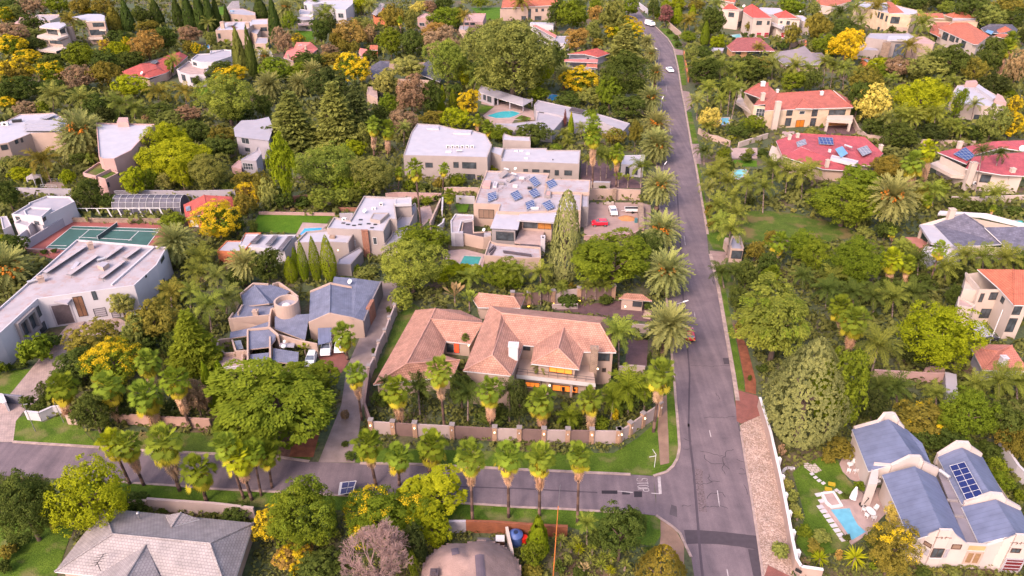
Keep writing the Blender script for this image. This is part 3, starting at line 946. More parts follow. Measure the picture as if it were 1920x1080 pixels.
# --- the terracotta house at the junction
t=Tq(1,2); z4=Zm(850,540,4.321)
h=House('terracotta_house','large house with pinkish terracotta tiled hip roofs and orange-lit verandas at the street corner','house','the terracotta house',(985,690),16,math.radians(-5))
p={'a': t(1195,165,3.1),'b': t(880,725,3.1),'r': t(1345,152,5.4),'s': t(1130,567,5.4),'j': t(1310,232,5.4),'k': t(1700,265,5.4),'v': t(1425,400,3.1),'w': t(1610,420,3.1),
     'x': t(1400,500,3.1),'f': t(1530,540,4.0),'g': t(1482,660,3.0),'m': t(1530,165,3.4),'n': t(1695,238,3.8)}
h.roof(p,['arjsb','jsxv','jkwv','jrmnk','sfgb','sxf'],TERRA,'rj js jk sb sf',TERRACAP)
h.walls([p['a'],p['b'],p['g'],t(1395,560,3),p['x'],p['v'],p['w'],t(1690,300,3),p['m']],2.95,CREAM)
u=z4
P={'A': u(295,145,7.1),'R': u(395,205,9.8),'S': u(1185,290,9.8),'B': u(1238,236,7.1),'C': u(1320,522,7.1),'D': u(80,670,7.0),'E': u(470,712,7.0),'W': u(315,545,9.4),
     'e': u(548,528,7.0),'v': u(567,462,7.1),'l': u(655,470,7.1),'r': u(1056,516,7.1),'n': u(850,487,9.2),'L': u(628,612,6.6),'M': u(1020,660,6.6)}
RR_,SS_,CC_=G(*P['R']),G(*P['S']),G(*P['C'])
P['X']=plane_pt(u(410,265),RR_,SS_,CC_); P['m']=plane_pt(u(895,322),RR_,SS_,CC_)
h.roof(P,['ABSR','SBC','RSCrmlvX','ARXWD','XWEev','WDE','mnLl','mnMr','nLM'],TERRA,'AR RS SC XW WD WE mn nL nM RX',TERRACAP)
h.roof({'a': u(205,42,5),'b': u(490,72,5),'c': u(545,162,3.3),'d': u(200,157,3),'e': u(582,68,3.3),'f': u(160,95,3)},['abcd','bec','afd'],TERRA,'ab bc',TERRACAP)
h.walls([u(205,150,3),u(540,165,3),u(570,80,3),u(180,80,3)],2.8,CREAM,ins=.3)
h.walls([P['A'],P['B'],P['C'],P['r'],P['l'],P['v'],P['E'],P['D']],6.9,CREAM)
h.slab([u(515,695,4.0),u(1150,768,4.0),u(1120,560,4.0),u(548,548,4.0)],4.0,.3,CREAM,'terrace')
h.roof({'a': u(512,700,3.95),'b': u(1150,772,3.95),'c': u(1155,800,3.2),'d': u(512,728,3.2)},['abcd'],TERRA,thick=.1,name='veranda_roof')
h.rail([u(515,692),u(770,722),u(1150,765)],4.0,1.0,DARKFRAME,1.4)
h.walls([u(690,600,6.4),u(700,520,6.4),u(1010,540,6.4),u(985,640,6.4)],6.4,CREAM,zb=4.0,ins=0)
h.wins(rq(u,775,645,965,690),kind='sliding_door',mull=(3,1),pane=LITORANGE)
h.walls([u(530,690,3.6),u(560,600,3.6),u(1150,660,3.6),u(1140,755,3.6)],3.6,CREAM,ins=.9)
h.wins(rq(u,545,760,700,800),rq(u,800,790,1010,860),kind='sliding_door',mull=(3,1),pane=LITORANGE)
h.chimney(*u(487,462),9.8,1.5,1.3,3,WHITEFRAME,zb=7.2)
h.chimney(*u(1145,487),8.6,1.2,1.0,3,STONE,zb=0)
h.wins(rq(u,1172,530,1268,590),rq(u,1205,648,1236,680),mull=(3,1),frame=BROWNFRAME)
h.wins(rq(u,565,465,625,505),mull=(2,1),frame=BROWNFRAME)
for x,y,zt in [(520,700,3.6),(770,730,3.6),(960,752,3.6),(1140,770,3.6)]:
    pp=G(*u(x,y),3.6); fb=MB(); fb.box(pp.x,pp.y+.3,0,.4,.4,3.6,h.root['ang']); fb.build('pillar',CREAM,h.root)
for x,y,zz in [(1170,655,4.6),(780,790,3.0),(437,885,1.6),(125,465,2.4),(1393,150,2.6)]:
    pp=G(*u(x,y),zz); fb=MB(); fb.ball(pp,.16,.16,.16,8,5); fb.build('wall_lamp',BALLITE,h.root)
h.wins(rq(t,1485,415,1525,485),kind='window',mull=(1,1),pane=LITRED)
h.wins(rq(t,1430,420,1480,480),kind='window',mull=(1,1))
for nm,x in (('first',890),('second',978)):
    bp_=G(*u(x,855)); r_=empty('bar_stool',bp_,'black bar stool under the lit veranda, '+('beside the lamp pillar' if nm == 'first' else 'farther from the lamp pillar'),'stool','stools on the veranda')
    bb=MB(); bb.tube(bp_,bp_+Vector((0,0,.7)),.05); bb.tube(bp_,bp_+Vector((0,0,.05)),.28,n=10); bb.build('stem',DARKFRAME,r_)
    bb=MB(); bb.tube(bp_+Vector((0,0,.7)),bp_+Vector((0,0,.82)),.26,n=10); bb.build('seat',DARKFRAME,r_)
    bb=MB(); bb.box(bp_.x,bp_.y+.2,.82,.5,.06,.4); bb.build('backrest',DARKFRAME,r_)
# its gatehouse
g=House('gatehouse','small cream gatehouse with a tiled lean-to roof and a square window beside the road palms','gatehouse','the cream gatehouse',u(1440,200),4,math.radians(-6))
g.walls([u(1365,85,2.6),u(1535,100,2.6),u(1545,60,2.6),u(1380,45,2.6)],2.6,CREAM,ins=0)
g.roof({'a': u(1340,85,2.7),'b': u(1610,105,2.7),'c': u(1530,50,4),'d': u(1400,40,4)},['abcd'],TERRA,'ab',TERRACAP)
g.wins(rq(u,1452,108,1528,152))
g.walls([u(1540,205,1.2),u(1600,215,1.2),u(1605,190,1.2),u(1545,180,1.2)],1.2,CREAM,ins=0)

# --- slate cluster house with the round tower
s=Zm(400,510,5.144)
h=House('slate_cluster_house','blue slate roofed house of cream parapets and gables around a round tower','house','the round-tower slate house',s(700,600),15)
h.roof({'a': s(935,190,3.8),'b': s(1130,112,5.4),'c': s(1124,398,5.4),'d': s(922,488,3.8),'e': s(1335,148,4.3),'f': s(1345,458,4.3),'g': s(1385,62,4.4),'i': s(1612,92,3.4),'j': s(1450,468,3.4),'k': s(1165,45,4.2),'l': s(1150,108,4.6)},
       ['abcd','befc','gijfe','kgel'],SLATE,'bc',SLATE,fascia=CREAM)
curtain(h,[s(918,484,4.1),s(1120,394,5.75),s(1340,438,4.6),s(1445,472,3.7)],CREAM)
curtain(h,[s(932,184,4.1),s(1128,102,5.75),s(1335,142,4.6)],CREAM,3)
curtain(h,[s(1618,88,3.6),s(1535,260,3.6),s(1450,470,3.6)],plain('grey_boundary',(.24,.21,.22),.9,.15))
curtain(h,[s(1535,262,3.9),s(1487,350,3.9)],BRICK,th=.7)
h.walls([s(935,190,3.7),s(1130,115,3.7),s(1335,148,3.7),s(1600,95,3.7),s(1450,460,3.3),s(1345,455,3.3),s(1120,470,3.3),s(922,488,3.3)],3.3,CREAM,ins=.3)
c=G(*s(700,275),6.2)
mb=MB()
ring=[(c.x+2.25*math.cos(2*math.pi*i/28),c.y+2.25*math.sin(2*math.pi*i/28)) for i in range(28)]
rin=[(c.x+1.9*math.cos(2*math.pi*i/28),c.y+1.9*math.sin(2*math.pi*i/28)) for i in range(28)]
mb.fv([(*q_,0) for q_ in ring]+[(*q_,6.2) for q_ in ring]+[(*q_,6.2) for q_ in rin]+[(*q_,5.2) for q_ in rin],[(k*28+i,k*28+(i+1) % 28,(k+1)*28+(i+1) % 28,(k+1)*28+i) for k in range(3) for i in range(28)])
mb.build('tower',CREAM,h.root)
mb=MB(); mb.face([(*q_,5.2) for q_ in rin]); mb.build('tower_roof',GREYROOF,h.root)
mb=MB(); mb.ball((c.x+.05,c.y - .3,5.25),.85,.85,.5,14,8); mb.build('skylight',plain('skylight_dome',(.75,.76,.8),.15,.03),h.root)
h.roof({'a': s(270,225,3.3),'b': s(395,125,4.3),'c': s(540,302,4.8),'d': s(290,332,3.3),'e': s(570,122,4.0),'f': s(740,185,3.7),'g': s(600,300,4.0)},['abcd','befgc'],SLATE,'bc',SLATE,fascia=CREAM)
curtain(h,[s(258,210,3.6),s(385,105,4.6),s(530,112,4.4)],CREAM,0)
curtain(h,[s(570,112,4.4),s(630,95,4.2),s(730,165,3.9),s(815,232,3.6)],CREAM,0)
h.walls([s(270,225,3.3),s(395,125,3.3),s(730,185,3.3),s(815,240,3.3),s(880,480,3),s(600,540,3),s(160,470,3.2)],3.0,CREAM,ins=.2)
h.roof({'a': s(170,448,3.1),'b': s(275,330,3.5),'c': s(592,302,4),'d': s(548,412,3.4)},['abcd'],SLATE,fascia=CREAM)
curtain(h,[s(148,448,3.6),s(545,412,3.8),s(560,350,4.4),s(620,338,4.6)],CREAM)
curtain(h,[s(148,448,3.6),s(190,390,3.6)],CREAM); curtain(h,[s(235,390,3.9),s(280,312,3.9)],CREAM)
h.roof({'a': s(592,428,3.6),'b': s(800,410,3.8),'c': s(955,402,3.7),'d': s(915,482,3.3),'e': s(884,658,2.7),'f': s(592,548,2.9)},['abcdef'],SLATE,fascia=CREAM)
curtain(h,[s(545,415,3.9),s(535,528,3.9)],CREAM)
h.roof({'a': s(165,578,2.8),'b': s(325,546,2.9),'c': s(535,478,3.4),'d': s(530,520,3.2),'e': s(325,614,2.5),'f': s(155,640,2.4)},['abcdef'],SLATE,fascia=CREAM)
h.roof({'a': s(345,562,4),'b': s(540,545,4),'c': s(606,612,3.8),'d': s(600,652,3.4),'e': s(540,722,3.2),'f': s(345,746,3.2)},['abcdef'],SLATE,fascia=CREAM)
curtain(h,[s(330,850,3.3),s(330,552,4.3),s(540,530,4.4),s(618,598,4.2),s(625,620,4.0)],CREAM)
curtain(h,[s(545,620,4),s(548,880,2.8),s(622,870,2.6)],CREAM)
curtain(h,[s(625,600,3.6),s(800,650,3.2),s(1000,692,2.9)],CREAM,1.7); curtain(h,[s(968,690,2.9),s(1000,692,2.9)],CREAM,0)
h.roof({'a': s(355,796,2.9),'b': s(537,776,2.9),'c': s(527,962,2.1),'d': s(355,986,2.1)},['abcd'],SLATE,fascia=CREAM)
h.roof({'a': s(580,735,2.7),'b': s(822,772,2.7),'c': s(815,892,2.1),'d': s(625,868,2.1),'e': s(568,868,2.1)},['abcde'],SLATE,fascia=CREAM)
h.walls([s(355,796,2.1),s(820,772,2.1),s(815,880,2.1),s(355,980,2.1)],2.0,CREAM,ins=.2)
h.slab([s(645,700,2),s(790,700,2),s(780,740,2),s(640,730,2)],2.4,.2,GREYROOF)
mb=MB(); cc=G(*s(680,715),2.4); mb.ball(cc,.55,.55,.35,12,6); mb.build('skylight',MATS['skylight_dome'],h.root)
h.slab([s(40,800,.8),s(320,780,.8),s(280,920,.8),s(60,910,.8)],.8,.3,TERRACE,'terrace')
curtain(h,[s(15,870,1.6),s(45,650,1.8),s(165,638,1.8)],CREAM)
curtain(h,[s(70,740,1.6),s(105,780,1.6),s(215,775,1.6)],CREAM)
curtain(h,[s(180,650,2.6),s(215,760,2.4),s(330,755,2.4)],CREAM)
h.solar([s(205,672,2.2),s(265,665,2.2),s(290,745,1.7),s(230,755,1.7)],mat=GLASSB,name='skylight')
curtain(h,[s(100,915,1.1),s(245,908,1.1)],WHITE); curtain(h,[s(275,790,2),s(285,950,2)],CREAM)
h.dish(*s(1318,120),4.4,.5); h.dish(*s(690,700),2.5,.3)
h.chimney(*s(403,375),4.5,.9,.8,1.2,CREAM)
# carport with sail
h.roof({'a': s(1008,540,2.9),'b': s(1140,535,2.9),'c': s(1135,672,2.3),'d': s(1010,705,2.3)},['abcd'],BLUESHEET,thick=.06,name='carport_roof',fascia=BLUESHEET)
for x,y in [(1012,700),(1133,672)]:
    pp=G(*s(x,y),2.3); mb=MB(); mb.tube((pp.x,pp.y,0),(pp.x,pp.y,2.3),.06,n=6); mb.build('carport_post',CREAM,h.root)

# --- white villa on the far side street corner
t5=Tq(0,1); t9=Tq(0,2)
h=House('white_villa','big white flat-roofed villa with tilted panel racks on its stained roof','house','the white villa',t9(250,150),18,math.radians(38))
def f5(x,y): return t5(x,y)
ZV=6.6
out=[t5(-60,1275),t5(575,715),t5(1165,765),t5(1250,772),t5(1175,905),t5(1005,1060)]+[t9(280,80),t9(-10,345),t9(-200,470)]
h.block(out,ZV,WHITE,SCREEDROOF,par=.35)
h.block([t9(410,20),t9(490,-15),t9(610,2),t9(505,115),t9(365,92)],5.6,LILACW,GREYROOF,zb=5.2,par=0,name='canopy')
h.slab([t9(460,330,.3),t9(570,215,.3),t9(655,230,.3),t9(575,330,.3)],.3,.3,CREAMPAVE,'steps')
h.win(rq(t9,690,15,725,90),mull=(1,1)); h.win(rq(t9,705,150,800,215),kind='garage_door',pane=LILACW,mull=(1,4))
h.win(rq(t9,835,158,900,222),kind='garage_door',pane=LILACW,mull=(1,4))
h.win(rq(t9,390,110,560,290),kind='entrance_recess',pane=DARKBRICK,mull=(1,1),fw=.35,frame=LILACW)
h.win(rq(t9,565,60,640,215),kind='front_door',pane=plain('dark_timber_door',(.24,.12,.07),.5,.2,3),mull=(2,1))
h.win(rq(t9,110,180,290,380),kind='box_window',mull=(2,1),fw=.55,out=.7,frame=GREYW)
h.win(rq(t9,240,140,310,240),mull=(1,1)); h.win(rq(t9,290,255,350,340),mull=(1,1))
h.win(rq(t5,1200,845,1235,885),mull=(1,1)); h.win(rq(t5,1086,965,1098,1005),mull=(1,1)); h.win(rq(t5,1215,1010,1235,1040),mull=(1,1))
ZR=ZV - .35
for (x0,y0,x1,y1) in [(350,970,650,770),(530,985,740,840),(770,1010,945,880),(800,860,930,770),(950,860,1060,780)]:
    dx,dy=(x1 - x0)/4,(y1 - y0)/4
    a,b=t5(x0 - 30,y0 - 8),t5(x1 - 30,y1 - 8); c_,d_=t5(x1,y1),t5(x0,y0)
    h.solar([(*a,ZR+.15),(*b,ZR+.15),(*c_,ZR+.75),(*d_,ZR+.75)],mat=SCREEDROOF,name='panel_rack',legs=ZR,lift=.02)
h.chimney(*t5(672,745),ZV+.9,1,1,1.2,CREAM); h.chimney(*t5(300,1000),ZV+.7,1.1,.9,1.2,CREAM)
h.geyser(*t5(765,880),ZR,.7); h.geyser(*t5(245,1045),ZR,.7)
h.block([t5(725,905),t5(765,880),t5(815,890),t5(770,925)],ZR+.9,CREAM,GREYROOF,zb=ZR,par=0,wallname='roof_box')
h.block([t5(530,930),t5(570,880),t5(600,885),t5(560,935)],ZR+.2,WHITE,WHITEROOF,zb=ZR,par=0,wallname='skylight_box')
curtain(h,[t5(835,1050,ZV),t5(1160,765,ZV)],WHITE,ZR,.4,'parapet')

# --- white cube house beside the tennis court
h=House('white_cube_house','small white cubic house with outside steps beside the tennis court','house','the white cubic house',t5(250,650),9,math.radians(40))
h.block([t5(85,525),t5(215,450),t5(215,440),t5(350,388),t5(520,392),t5(560,430),t5(300,560),t5(235,540)],4.6,WHITE,GREYROOF)
h.block([t5(175,500),t5(225,470),t5(385,480),t5(310,545),t5(190,530)],5.2,WHITE,GREYROOF,zb=3)
h.block([t5(105,590),t5(190,535),t5(270,550),t5(210,620)],3.4,WHITE,GREYROOF)
h.wins(rq(t5,400,478,430,505),rq(t5,313,548,347,582),rq(t5,120,545,150,570),rq(t5,265,580,298,630),mull=(1,1))
curtain(h,[t5(125,690,2.2),t5(195,720,2.2),t5(460,560,2.2),t5(570,470,2.2)],LILACW)
curtain(h,[t5(130,690,2.6),t5(250,600,2.6)],WHITE)
h.block([t5(0,545),t5(50,540),t5(85,610),t5(20,640)],2.6,WHITE,GREYROOF,par=.2)
# glazed vaulted pool hall
h=House('vaulted_pool_enclosure','long dark barrel-vaulted enclosure with pale ribs behind the tennis court','pool enclosure','the barrel-vaulted enclosure',t5(1110,520),7)
A0,A1=G(*t5(850,528)),G(*t5(1360,528)); B0=G(*t5(880,475))
ax=(A1 - A0).normalized(); dp=Vector((-ax.y,ax.x,0))*6.0; Lh=(A1 - A0).length
NS,NR=8,10
def arch(i,k,r=1): 
    an=math.pi*k/NS
    return A0+ax*(Lh*i/NR)+dp*(.5 - .5*math.cos(an)*r)+Vector((0,0,3.8*math.sin(an) ** .8*r))
mb=MB()
for i in range(NR):
    for k in range(NS): mb.face([arch(i,k,.985),arch(i+1,k,.985),arch(i+1,k+1,.985),arch(i,k+1,.985)])
mb.face([arch(0,k,.985) for k in range(NS+1)]); mb.face([arch(NR,k,.985) for k in range(NS+1)][::-1])
mb.build('glazing',glass('smoked_glazing',(.03,.028,.04),.7),h.root)
for i in range(NR+1):
    mb=MB()
    for k in range(NS): mb.tube(arch(i,k),arch(i,k+1),.05,n=4)
    mb.build('rib',WHITEFRAME,h.root)
for k in (1,2,3,5): mb=MB(); mb.tube(arch(0,k),arch(NR,k),.035,n=4); mb.build('rail',WHITEFRAME,h.root)
# slatted screen in front of it
sc_=empty('court_screen',G(*t5(860,545)),'white slanting post screen between the tennis court and the vaulted enclosure','fence')
mb=MB()
Pn=[G(*t5(x,548 - (x - 520)*.005)) for x in range(520,1270,78)]
for a in Pn:
    mb=MB(); mb.obox(a,(.35,0,0),(0,.12,0),(-.55,0,2.3)); mb.build('post',WHITEFRAME,sc_)
mb=MB(); mb.tube(Pn[0]+Vector((-.5,0,2.3)),Pn[-1]+Vector((-.5,0,2.3)),.09,n=5); mb.build('top_rail',WHITEFRAME,sc_)
wall([t5(455,552),t5(800,560),t5(1210,560)],1.1,STONE,'low rough stone wall along the back of the tennis court',pillars=0)
wall([t5(855,352),t5(1050,350),t5(1300,350),t5(1300,356),t5(1760,345)],2.3,LILACW,'long pale grey stepped wall behind the vaulted enclosure')
wall([t5(110,330),t5(540,340)],2.4,LILACW,'pale lilac wall behind the white cubic house')
wall([t5(200,785),t5(385,795)],.8,PINK,'low pink wall at the near corner of the tennis court')
net=empty('tennis_net',G(*t5(820,660)),'white-topped net across the green tennis court','net')
na,nb=G(*t5(738,720)),G(*t5(885,615))
mb=MB(); mb.obox(na+Vector((0,0,.05)),nb - na,(.03,.03,0),(0,0,.9)); mb.build('mesh',plain('net_mesh',(.10,.13,.12),.9),net)
mb=MB(); mb.tube(na+Vector((0,0,1)),nb+Vector((0,0,1)),.06,n=5); mb.build('tape',WHITEFRAME,net)
for e_ in (na,nb): mb=MB(); mb.tube(e_,e_+Vector((0,0,1.15)),.07); mb.build('post',WHITEFRAME,net)
# red-roofed pavilion at the court
h=House('orange_pavilion','small orange pavilion with a red pitched roof and a skylight beside the vaulted enclosure','pavilion','the orange pavilion',t5(1450,640),5)
h.roof({'a': t5(1375,455,3),'b': t5(1530,382,5),'c': t5(1740,395,4.6),'d': t5(1760,470,3),'e': t5(1390,555,2.6),'f': t5(1560,520,4)},['abfe','bcdf','ef'+'d'],REDTILE,'bf',REDTILE)
h.walls([t5(1375,455,3),t5(1530,382,3),t5(1740,395,3),t5(1700,560,2.6),t5(1390,555,2.6)],2.7,ORANGEW,ins=.3)
h.solar([t5(1395,475,3.3),t5(1425,468,3.6),t5(1433,500,3.4),t5(1400,508,3.1)],mat=GLASSB,name='skylight')
h.win(rq(t5,1430,570,1490,650),kind='door',pane=WHITEFRAME,mull=(2,1))

# --- grey-beige modern house with the brick pier
t6=Tq(1,1)
h=House('grey_modern_house','grey-beige modern flat-roofed house with an orange brick pier and slatted collectors','house','the brick-pier house',t6(700,800),14,math.radians(-6))
h.block([t6(530,630),t6(585,545),t6(705,570),t6(810,388),t6(1040,398),t6(1165,395),t6(1165,450),t6(1040,450),t6(1055,565),t6(1005,560),t6(955,655),t6(745,640),t6(690,640)],6.4,BEIGEW,WHITEROOF,par=.35)
h.block([t6(855,560),t6(880,515),t6(1000,515),t6(930,575)],6.9,BEIGEW,GREYROOF,zb=6,par=.15)
h.block([t6(1040,410),t6(1165,400),t6(1165,445),t6(1040,450)],6.7,WHITE,WHITEROOF,zb=6,par=.2)
h.block([t6(1010,690),t6(1060,565),t6(1195,440),t6(1205,480),t6(1130,660),t6(1055,755),t6(950,760)],3.4,BEIGEW,GREYROOF,par=.4)
h.block([t6(290,740),t6(375,655),t6(520,640),t6(745,645),t6(690,742),t6(560,735)],5.2,BEIGEW,WHITEROOF,par=.4)
h.block([t6(605,900),t6(620,860),t6(780,770),t6(800,800),t6(710,905)],2.8,GREYW,GREYROOF,par=.2)
h.block([t6(-130,760),t6(-90,680),t6(300,680),t6(215,800)],3.0,WHITE,WHITEROOF,par=.12)
pf=h.hit(*t6(820,700))
h.block([t6(788,640),t6(838,640),t6(838,652),t6(790,652)],6.55,BRICK,BRICK,par=0,wallname='brick_pier')
h.wins(rq(t6,878,700,908,752),mull=(1,1),frame=WHITEFRAME); h.wins(rq(t6,738,720,748,765),mull=(1,1),frame=WHITEFRAME)
h.win(rq(t6,948,812,1010,880),kind='door',pane=PALECREAM,mull=(1,1))
for i,(x0,y0,x1,y1) in enumerate([(-45,745,20,685),(70,760,135,690),(155,805,245,695)]):
    h.solar([(*t6(x0,y0),3.1),(*t6(x1,y1),3.1),(*t6(x1+38,y1),3.5),(*t6(x0+42,y0),3.5)],mat=tiles('dark_collector',(.05,.035,.045),(.06,.04,.05),(.35,.28,.3),3,.5,.05,.3,0,.1,0),name='solar_collector')
for x,y in [(655,595),(690,605),(735,612),(780,605),(845,600),(895,605),(785,570),(870,630)]:
    h.unit(*t6(x,y),6.05,.8,.45,.14,mat=DARKFRAME,name='roof_box',fan=False)
h.unit(*t6(663,572),6.05,1,.6,.6); h.unit(*t6(940,460),6.05,.8,.5,.7); h.unit(*t6(885,488),6.05,1,.7,.4); h.dish(*t6(815,520),6.05,.5)
h.unit(*t6(575,705),4.8,1.2,.8,.6,mat=STONE,fan=False,name='roof_vent')
h.block([t6(1015,610),t6(1030,590),t6(1055,590),t6(1045,625)],3.3,WHITE,GLASSB,zb=3,par=.05,wallname='skylight_box')
mb=MB(); cc=G(*t6(615,797),3.4); mb.ball(cc,.14,.14,.14,8,5); mb.build('wall_lamp',BALLITE,h.root)
curtain(h,[t6(625,520,3.6),t6(725,518,3.6),t6(705,570,3.6)],LILACW)
t5b=Tq(0,1)
h=House('orange_outbuilding','low outbuilding with an orange end wall and white roof below the yellow tree','outbuilding','the orange outbuilding',t5b(1700,850),5)
h.block([t5b(1625,800),t5b(1700,725),t5b(1810,725),t5b(1840,665),t5b(1960,665),t5b(1830,800),t5b(1750,810)],3,ORANGEW,WHITEROOF,par=.15)
h.wins(rq(t5b,1708,845,1730,870),mull=(1,1))

# --- house with scattered solar panels
v=Zm(820,310,5.683)
h=House('solar_roof_house','sprawling cream and white flat-roofed house with seven scattered solar panels on its dusty roof','house','the scattered-panel house',v(850,560),16,math.radians(-4))
ZS=6.0
h.block([v(395,400),v(440,270),v(525,55),v(1195,85),v(1170,140),v(1150,290),v(1540,300),v(1530,480),v(1340,480),v(890,500),v(640,490),v(665,415),v(385,405)],ZS,CREAM,SCREEDROOF,par=.25)
h.block([v(1165,140),v(1630,155),v(1620,290),v(1280,285),v(1150,285)],6.2,CREAM,SCREEDROOF,par=.15)
h.block([v(575,665),v(640,495),v(890,505),v(850,680)],5.3,DARKFRAME,WHITEROOF,zb=5.0,par=-.2)
h.block([v(580,690),v(640,540),v(870,560),v(830,705)],5.0,GREYW,GREYROOF,zb=0,par=.1)
h.win(rq(v,625,710,815,800),kind='glazed_wall',mull=(3,1)); h.win(rq(v,825,700,850,800),kind='glazed_wall',mull=(1,1))
h.block([v(855,580),v(895,490),v(1265,495),v(1240,605)],5.6,WHITE,WHITEROOF,zb=5.2,par=-.1)
h.walls([v(905,590,5),v(905,520,5),v(1230,530,5),v(1220,605,5)],5.1,CREAM,ins=0)
h.win(rq(v,915,600,1065,668),kind='sliding_door',mull=(4,1)); h.win(rq(v,1070,605,1228,680),kind='door',pane=WOODD,mull=(2,1))
h.slab([v(820,820,2.6),v(905,640,2.6),v(1150,650,2.6),v(1100,870,2.6)],2.6,.3,TERRACE,'terrace')
h.block([v(500,960),v(555,800),v(640,830),v(860,850),v(1100,870),v(1105,985),v(960,990)],3.0,CREAM,SCREEDROOF,par=.4)
h.block([v(1100,745),v(1150,742),v(1150,780),v(1105,780)],4.4,WHITE,DARKFRAME,par=.3,wallname='chimney')
h.block([v(140,590),v(190,515),v(385,525),v(385,570),v(260,590),v(225,720),v(145,720)],3.4,WHITE,SCREEDROOF,par=.3)
h.block([v(250,720),v(270,590),v(385,580),v(390,710),v(575,700),v(575,760),v(490,770)],3.0,CREAM,DARKBRICK,par=.25)
h.win(rq(v,165,680,200,720),mull=(1,1)); h.win(rq(v,440,470,605,565),kind='recess',mull=(3,1),fw=.12,pane=plain('shaded_room',(.28,.18,.13),.9))
for pz in [(185,725,275,925),(495,740,570,910)]:
    h.block([v(pz[0],pz[1]),v(pz[0]+5,pz[1] - 25),v(pz[2],pz[1] - 25),v(pz[2],pz[1])],3.3,LILACW,LILACW,par=0,wallname='pier')
for q4 in [((535,305),(625,280),(635,355),(540,395)),((775,305),(855,265),(905,345),(825,380)),((970,280),(1050,240),(1098,320),(1020,350)),((975,155),(1035,115),(1100,195),(1040,235)),
           ((1155,180),(1240,145),(1280,215),(1195,255)),((935,400),(1025,365),(1040,440),(955,480)),((1110,410),(1200,370),(1250,450),(1175,485))]:
    a,b,c_,d_=[v(*k) for k in q4]
    h.solar([(*a,ZS+.9),(*b,ZS+.9),(*c_,ZS+.05),(*d_,ZS+.05)],legs=ZS - .2,lift=.02,mat=tiles('solar_cells_b',(.05,.085,.21),(.06,.10,.24),(.5,.52,.6),1.0,.55,.05,.15,0,.1,0))
for q4 in [((650,100),(730,45),(755,80),(690,135)),((735,160),(800,110),(830,125),(770,180))]:
    a,b,c_,d_=[v(*k) for k in q4]
    h.solar([(*a,ZS+.05),(*b,ZS+.9),(*c_,ZS+.9),(*d_,ZS+.05)],legs=ZS - .2,lift=.02,mat=GREYW,name='solar_collector')
h.geyser(*v(740,60),ZS+.3,-.6); h.geyser(*v(820,110),ZS+.2,-.6)
for x,y,a,b,m_ in [(900,145,1.2,.8,WHITEFRAME),(828,230,1.2,.9,WHITEFRAME),(1030,465,2.2,.6,WHITEFRAME),(985,250,1.1,.7,DARKFRAME),(685,200,1.4,1,GREYW)]:
    h.unit(*v(x,y),ZS - .2,a,b,.45,mat=m_,fan=False,name='roof_box')
h.block([v(475,215),v(500,160),v(575,160),v(560,225)],ZS+.5,PINK,PINK,zb=ZS - .2,par=0,wallname='roof_lantern'); h.block([v(590,220),v(605,170),v(645,175),v(630,225)],ZS+.3,WHITE,GREYROOF,zb=ZS - .2,par=.1,wallname='roof_lantern')
h.block([v(1140,320),v(1155,265),v(1215,270),v(1205,330)],ZS+.4,GREYW,PINK,zb=ZS - .2,par=.1,wallname='roof_lantern')
h.rail([v(650,290),v(700,260),v(735,225)],ZS,.8); h.rail([v(900,200),v(940,170),v(985,140)],ZS,.8)
for a,b in [((885,830),(1090,845)),((700,900),(1000,940)),((545,900),(600,840)),((560,940),(620,850))]:
    h.slab([v(a[0],a[1],3),v(b[0],b[1],3),v(b[0]+6,b[1]+22,3),v(a[0]+6,a[1]+22,3)],2.9,.25,DARKBRICK,'stacked_timber')
h.dish(*v(495,715),3.2,.4); h.dish(*v(830,60),ZS,.4)
mb=MB()
for i in range(8):
    a=G(*v(1255 - i*1,640 - i*16),3.0+i*.38); mb.obox(a,(1.0,0,0),(0,.3,0),(0,0,.06))
mb.build('outside_stair',WHITEFRAME,h.root)
h.block([v(1535,320),v(1612,322),v(1612,445),v(1535,440)],5.4,GREYW,GREYROOF,par=.1)
# ------------------------------------------------------------------ houses behind and to the right
# --- long grey house with the white roofs
tA,tB=Tq(1,1),Tq(2,1); t10,t20,t30,t00=Tq(1,0),Tq(2,0),Tq(3,0),Tq(0,0); t31=Tq(3,1); t32=Tq(3,2); t33=Tq(3,3)
h=House('white_roofed_house','two-storey grey house with white flat roofs and a row of roof fans','house','the white-roofed grey house',tA(1500,290),14,math.radians(-4))
h.block([tA(1105,85),t10(1165,990),t10(1210,925),t10(1370,935),t10(1490,965),t10(1620,975),t10(1720,1005),tA(1770,5),tA(1735,100),tA(1380,90)],6.6,BEIGEW,WHITEROOF,par=.2)
h.block([t10(1280,960),t10(1295,940),t10(1370,940),t10(1370,965)],6.9,WHITE,WHITEROOF,zb=6.3,par=0); h.block([t10(1480,995),t10(1490,975),t10(1620,975),t10(1610,1000)],6.9,WHITE,WHITEROOF,zb=6.3,par=0)
h.wins(rq(tA,1270,140,1326,176),rq(tA,1480,135,1520,178),rq(tA,1546,137,1652,184),mull=(2,1)); h.win(rq(tA,1556,225,1645,310),kind='sliding_door',mull=(2,1)); h.win(rq(tA,1660,235,1690,310),kind='door',mull=(1,1))
for x in (1440,1475,1510,1548,1585,1622): h.unit(*tA(x,28),6.45,.9,.5,.7)
h.geyser(*tA(1525,62),6.4,0); h.unit(*tA(1445,62),6.4,1.6,.8,.3,fan=False)
h.block([tA(1835,130),tA(1860,35),tA(1920,30),tB(260,30),tB(265,45),tB(515,45),tB(505,150),tB(150,135)],4.8,BEIGEW,WHITEROOF,par=.2)
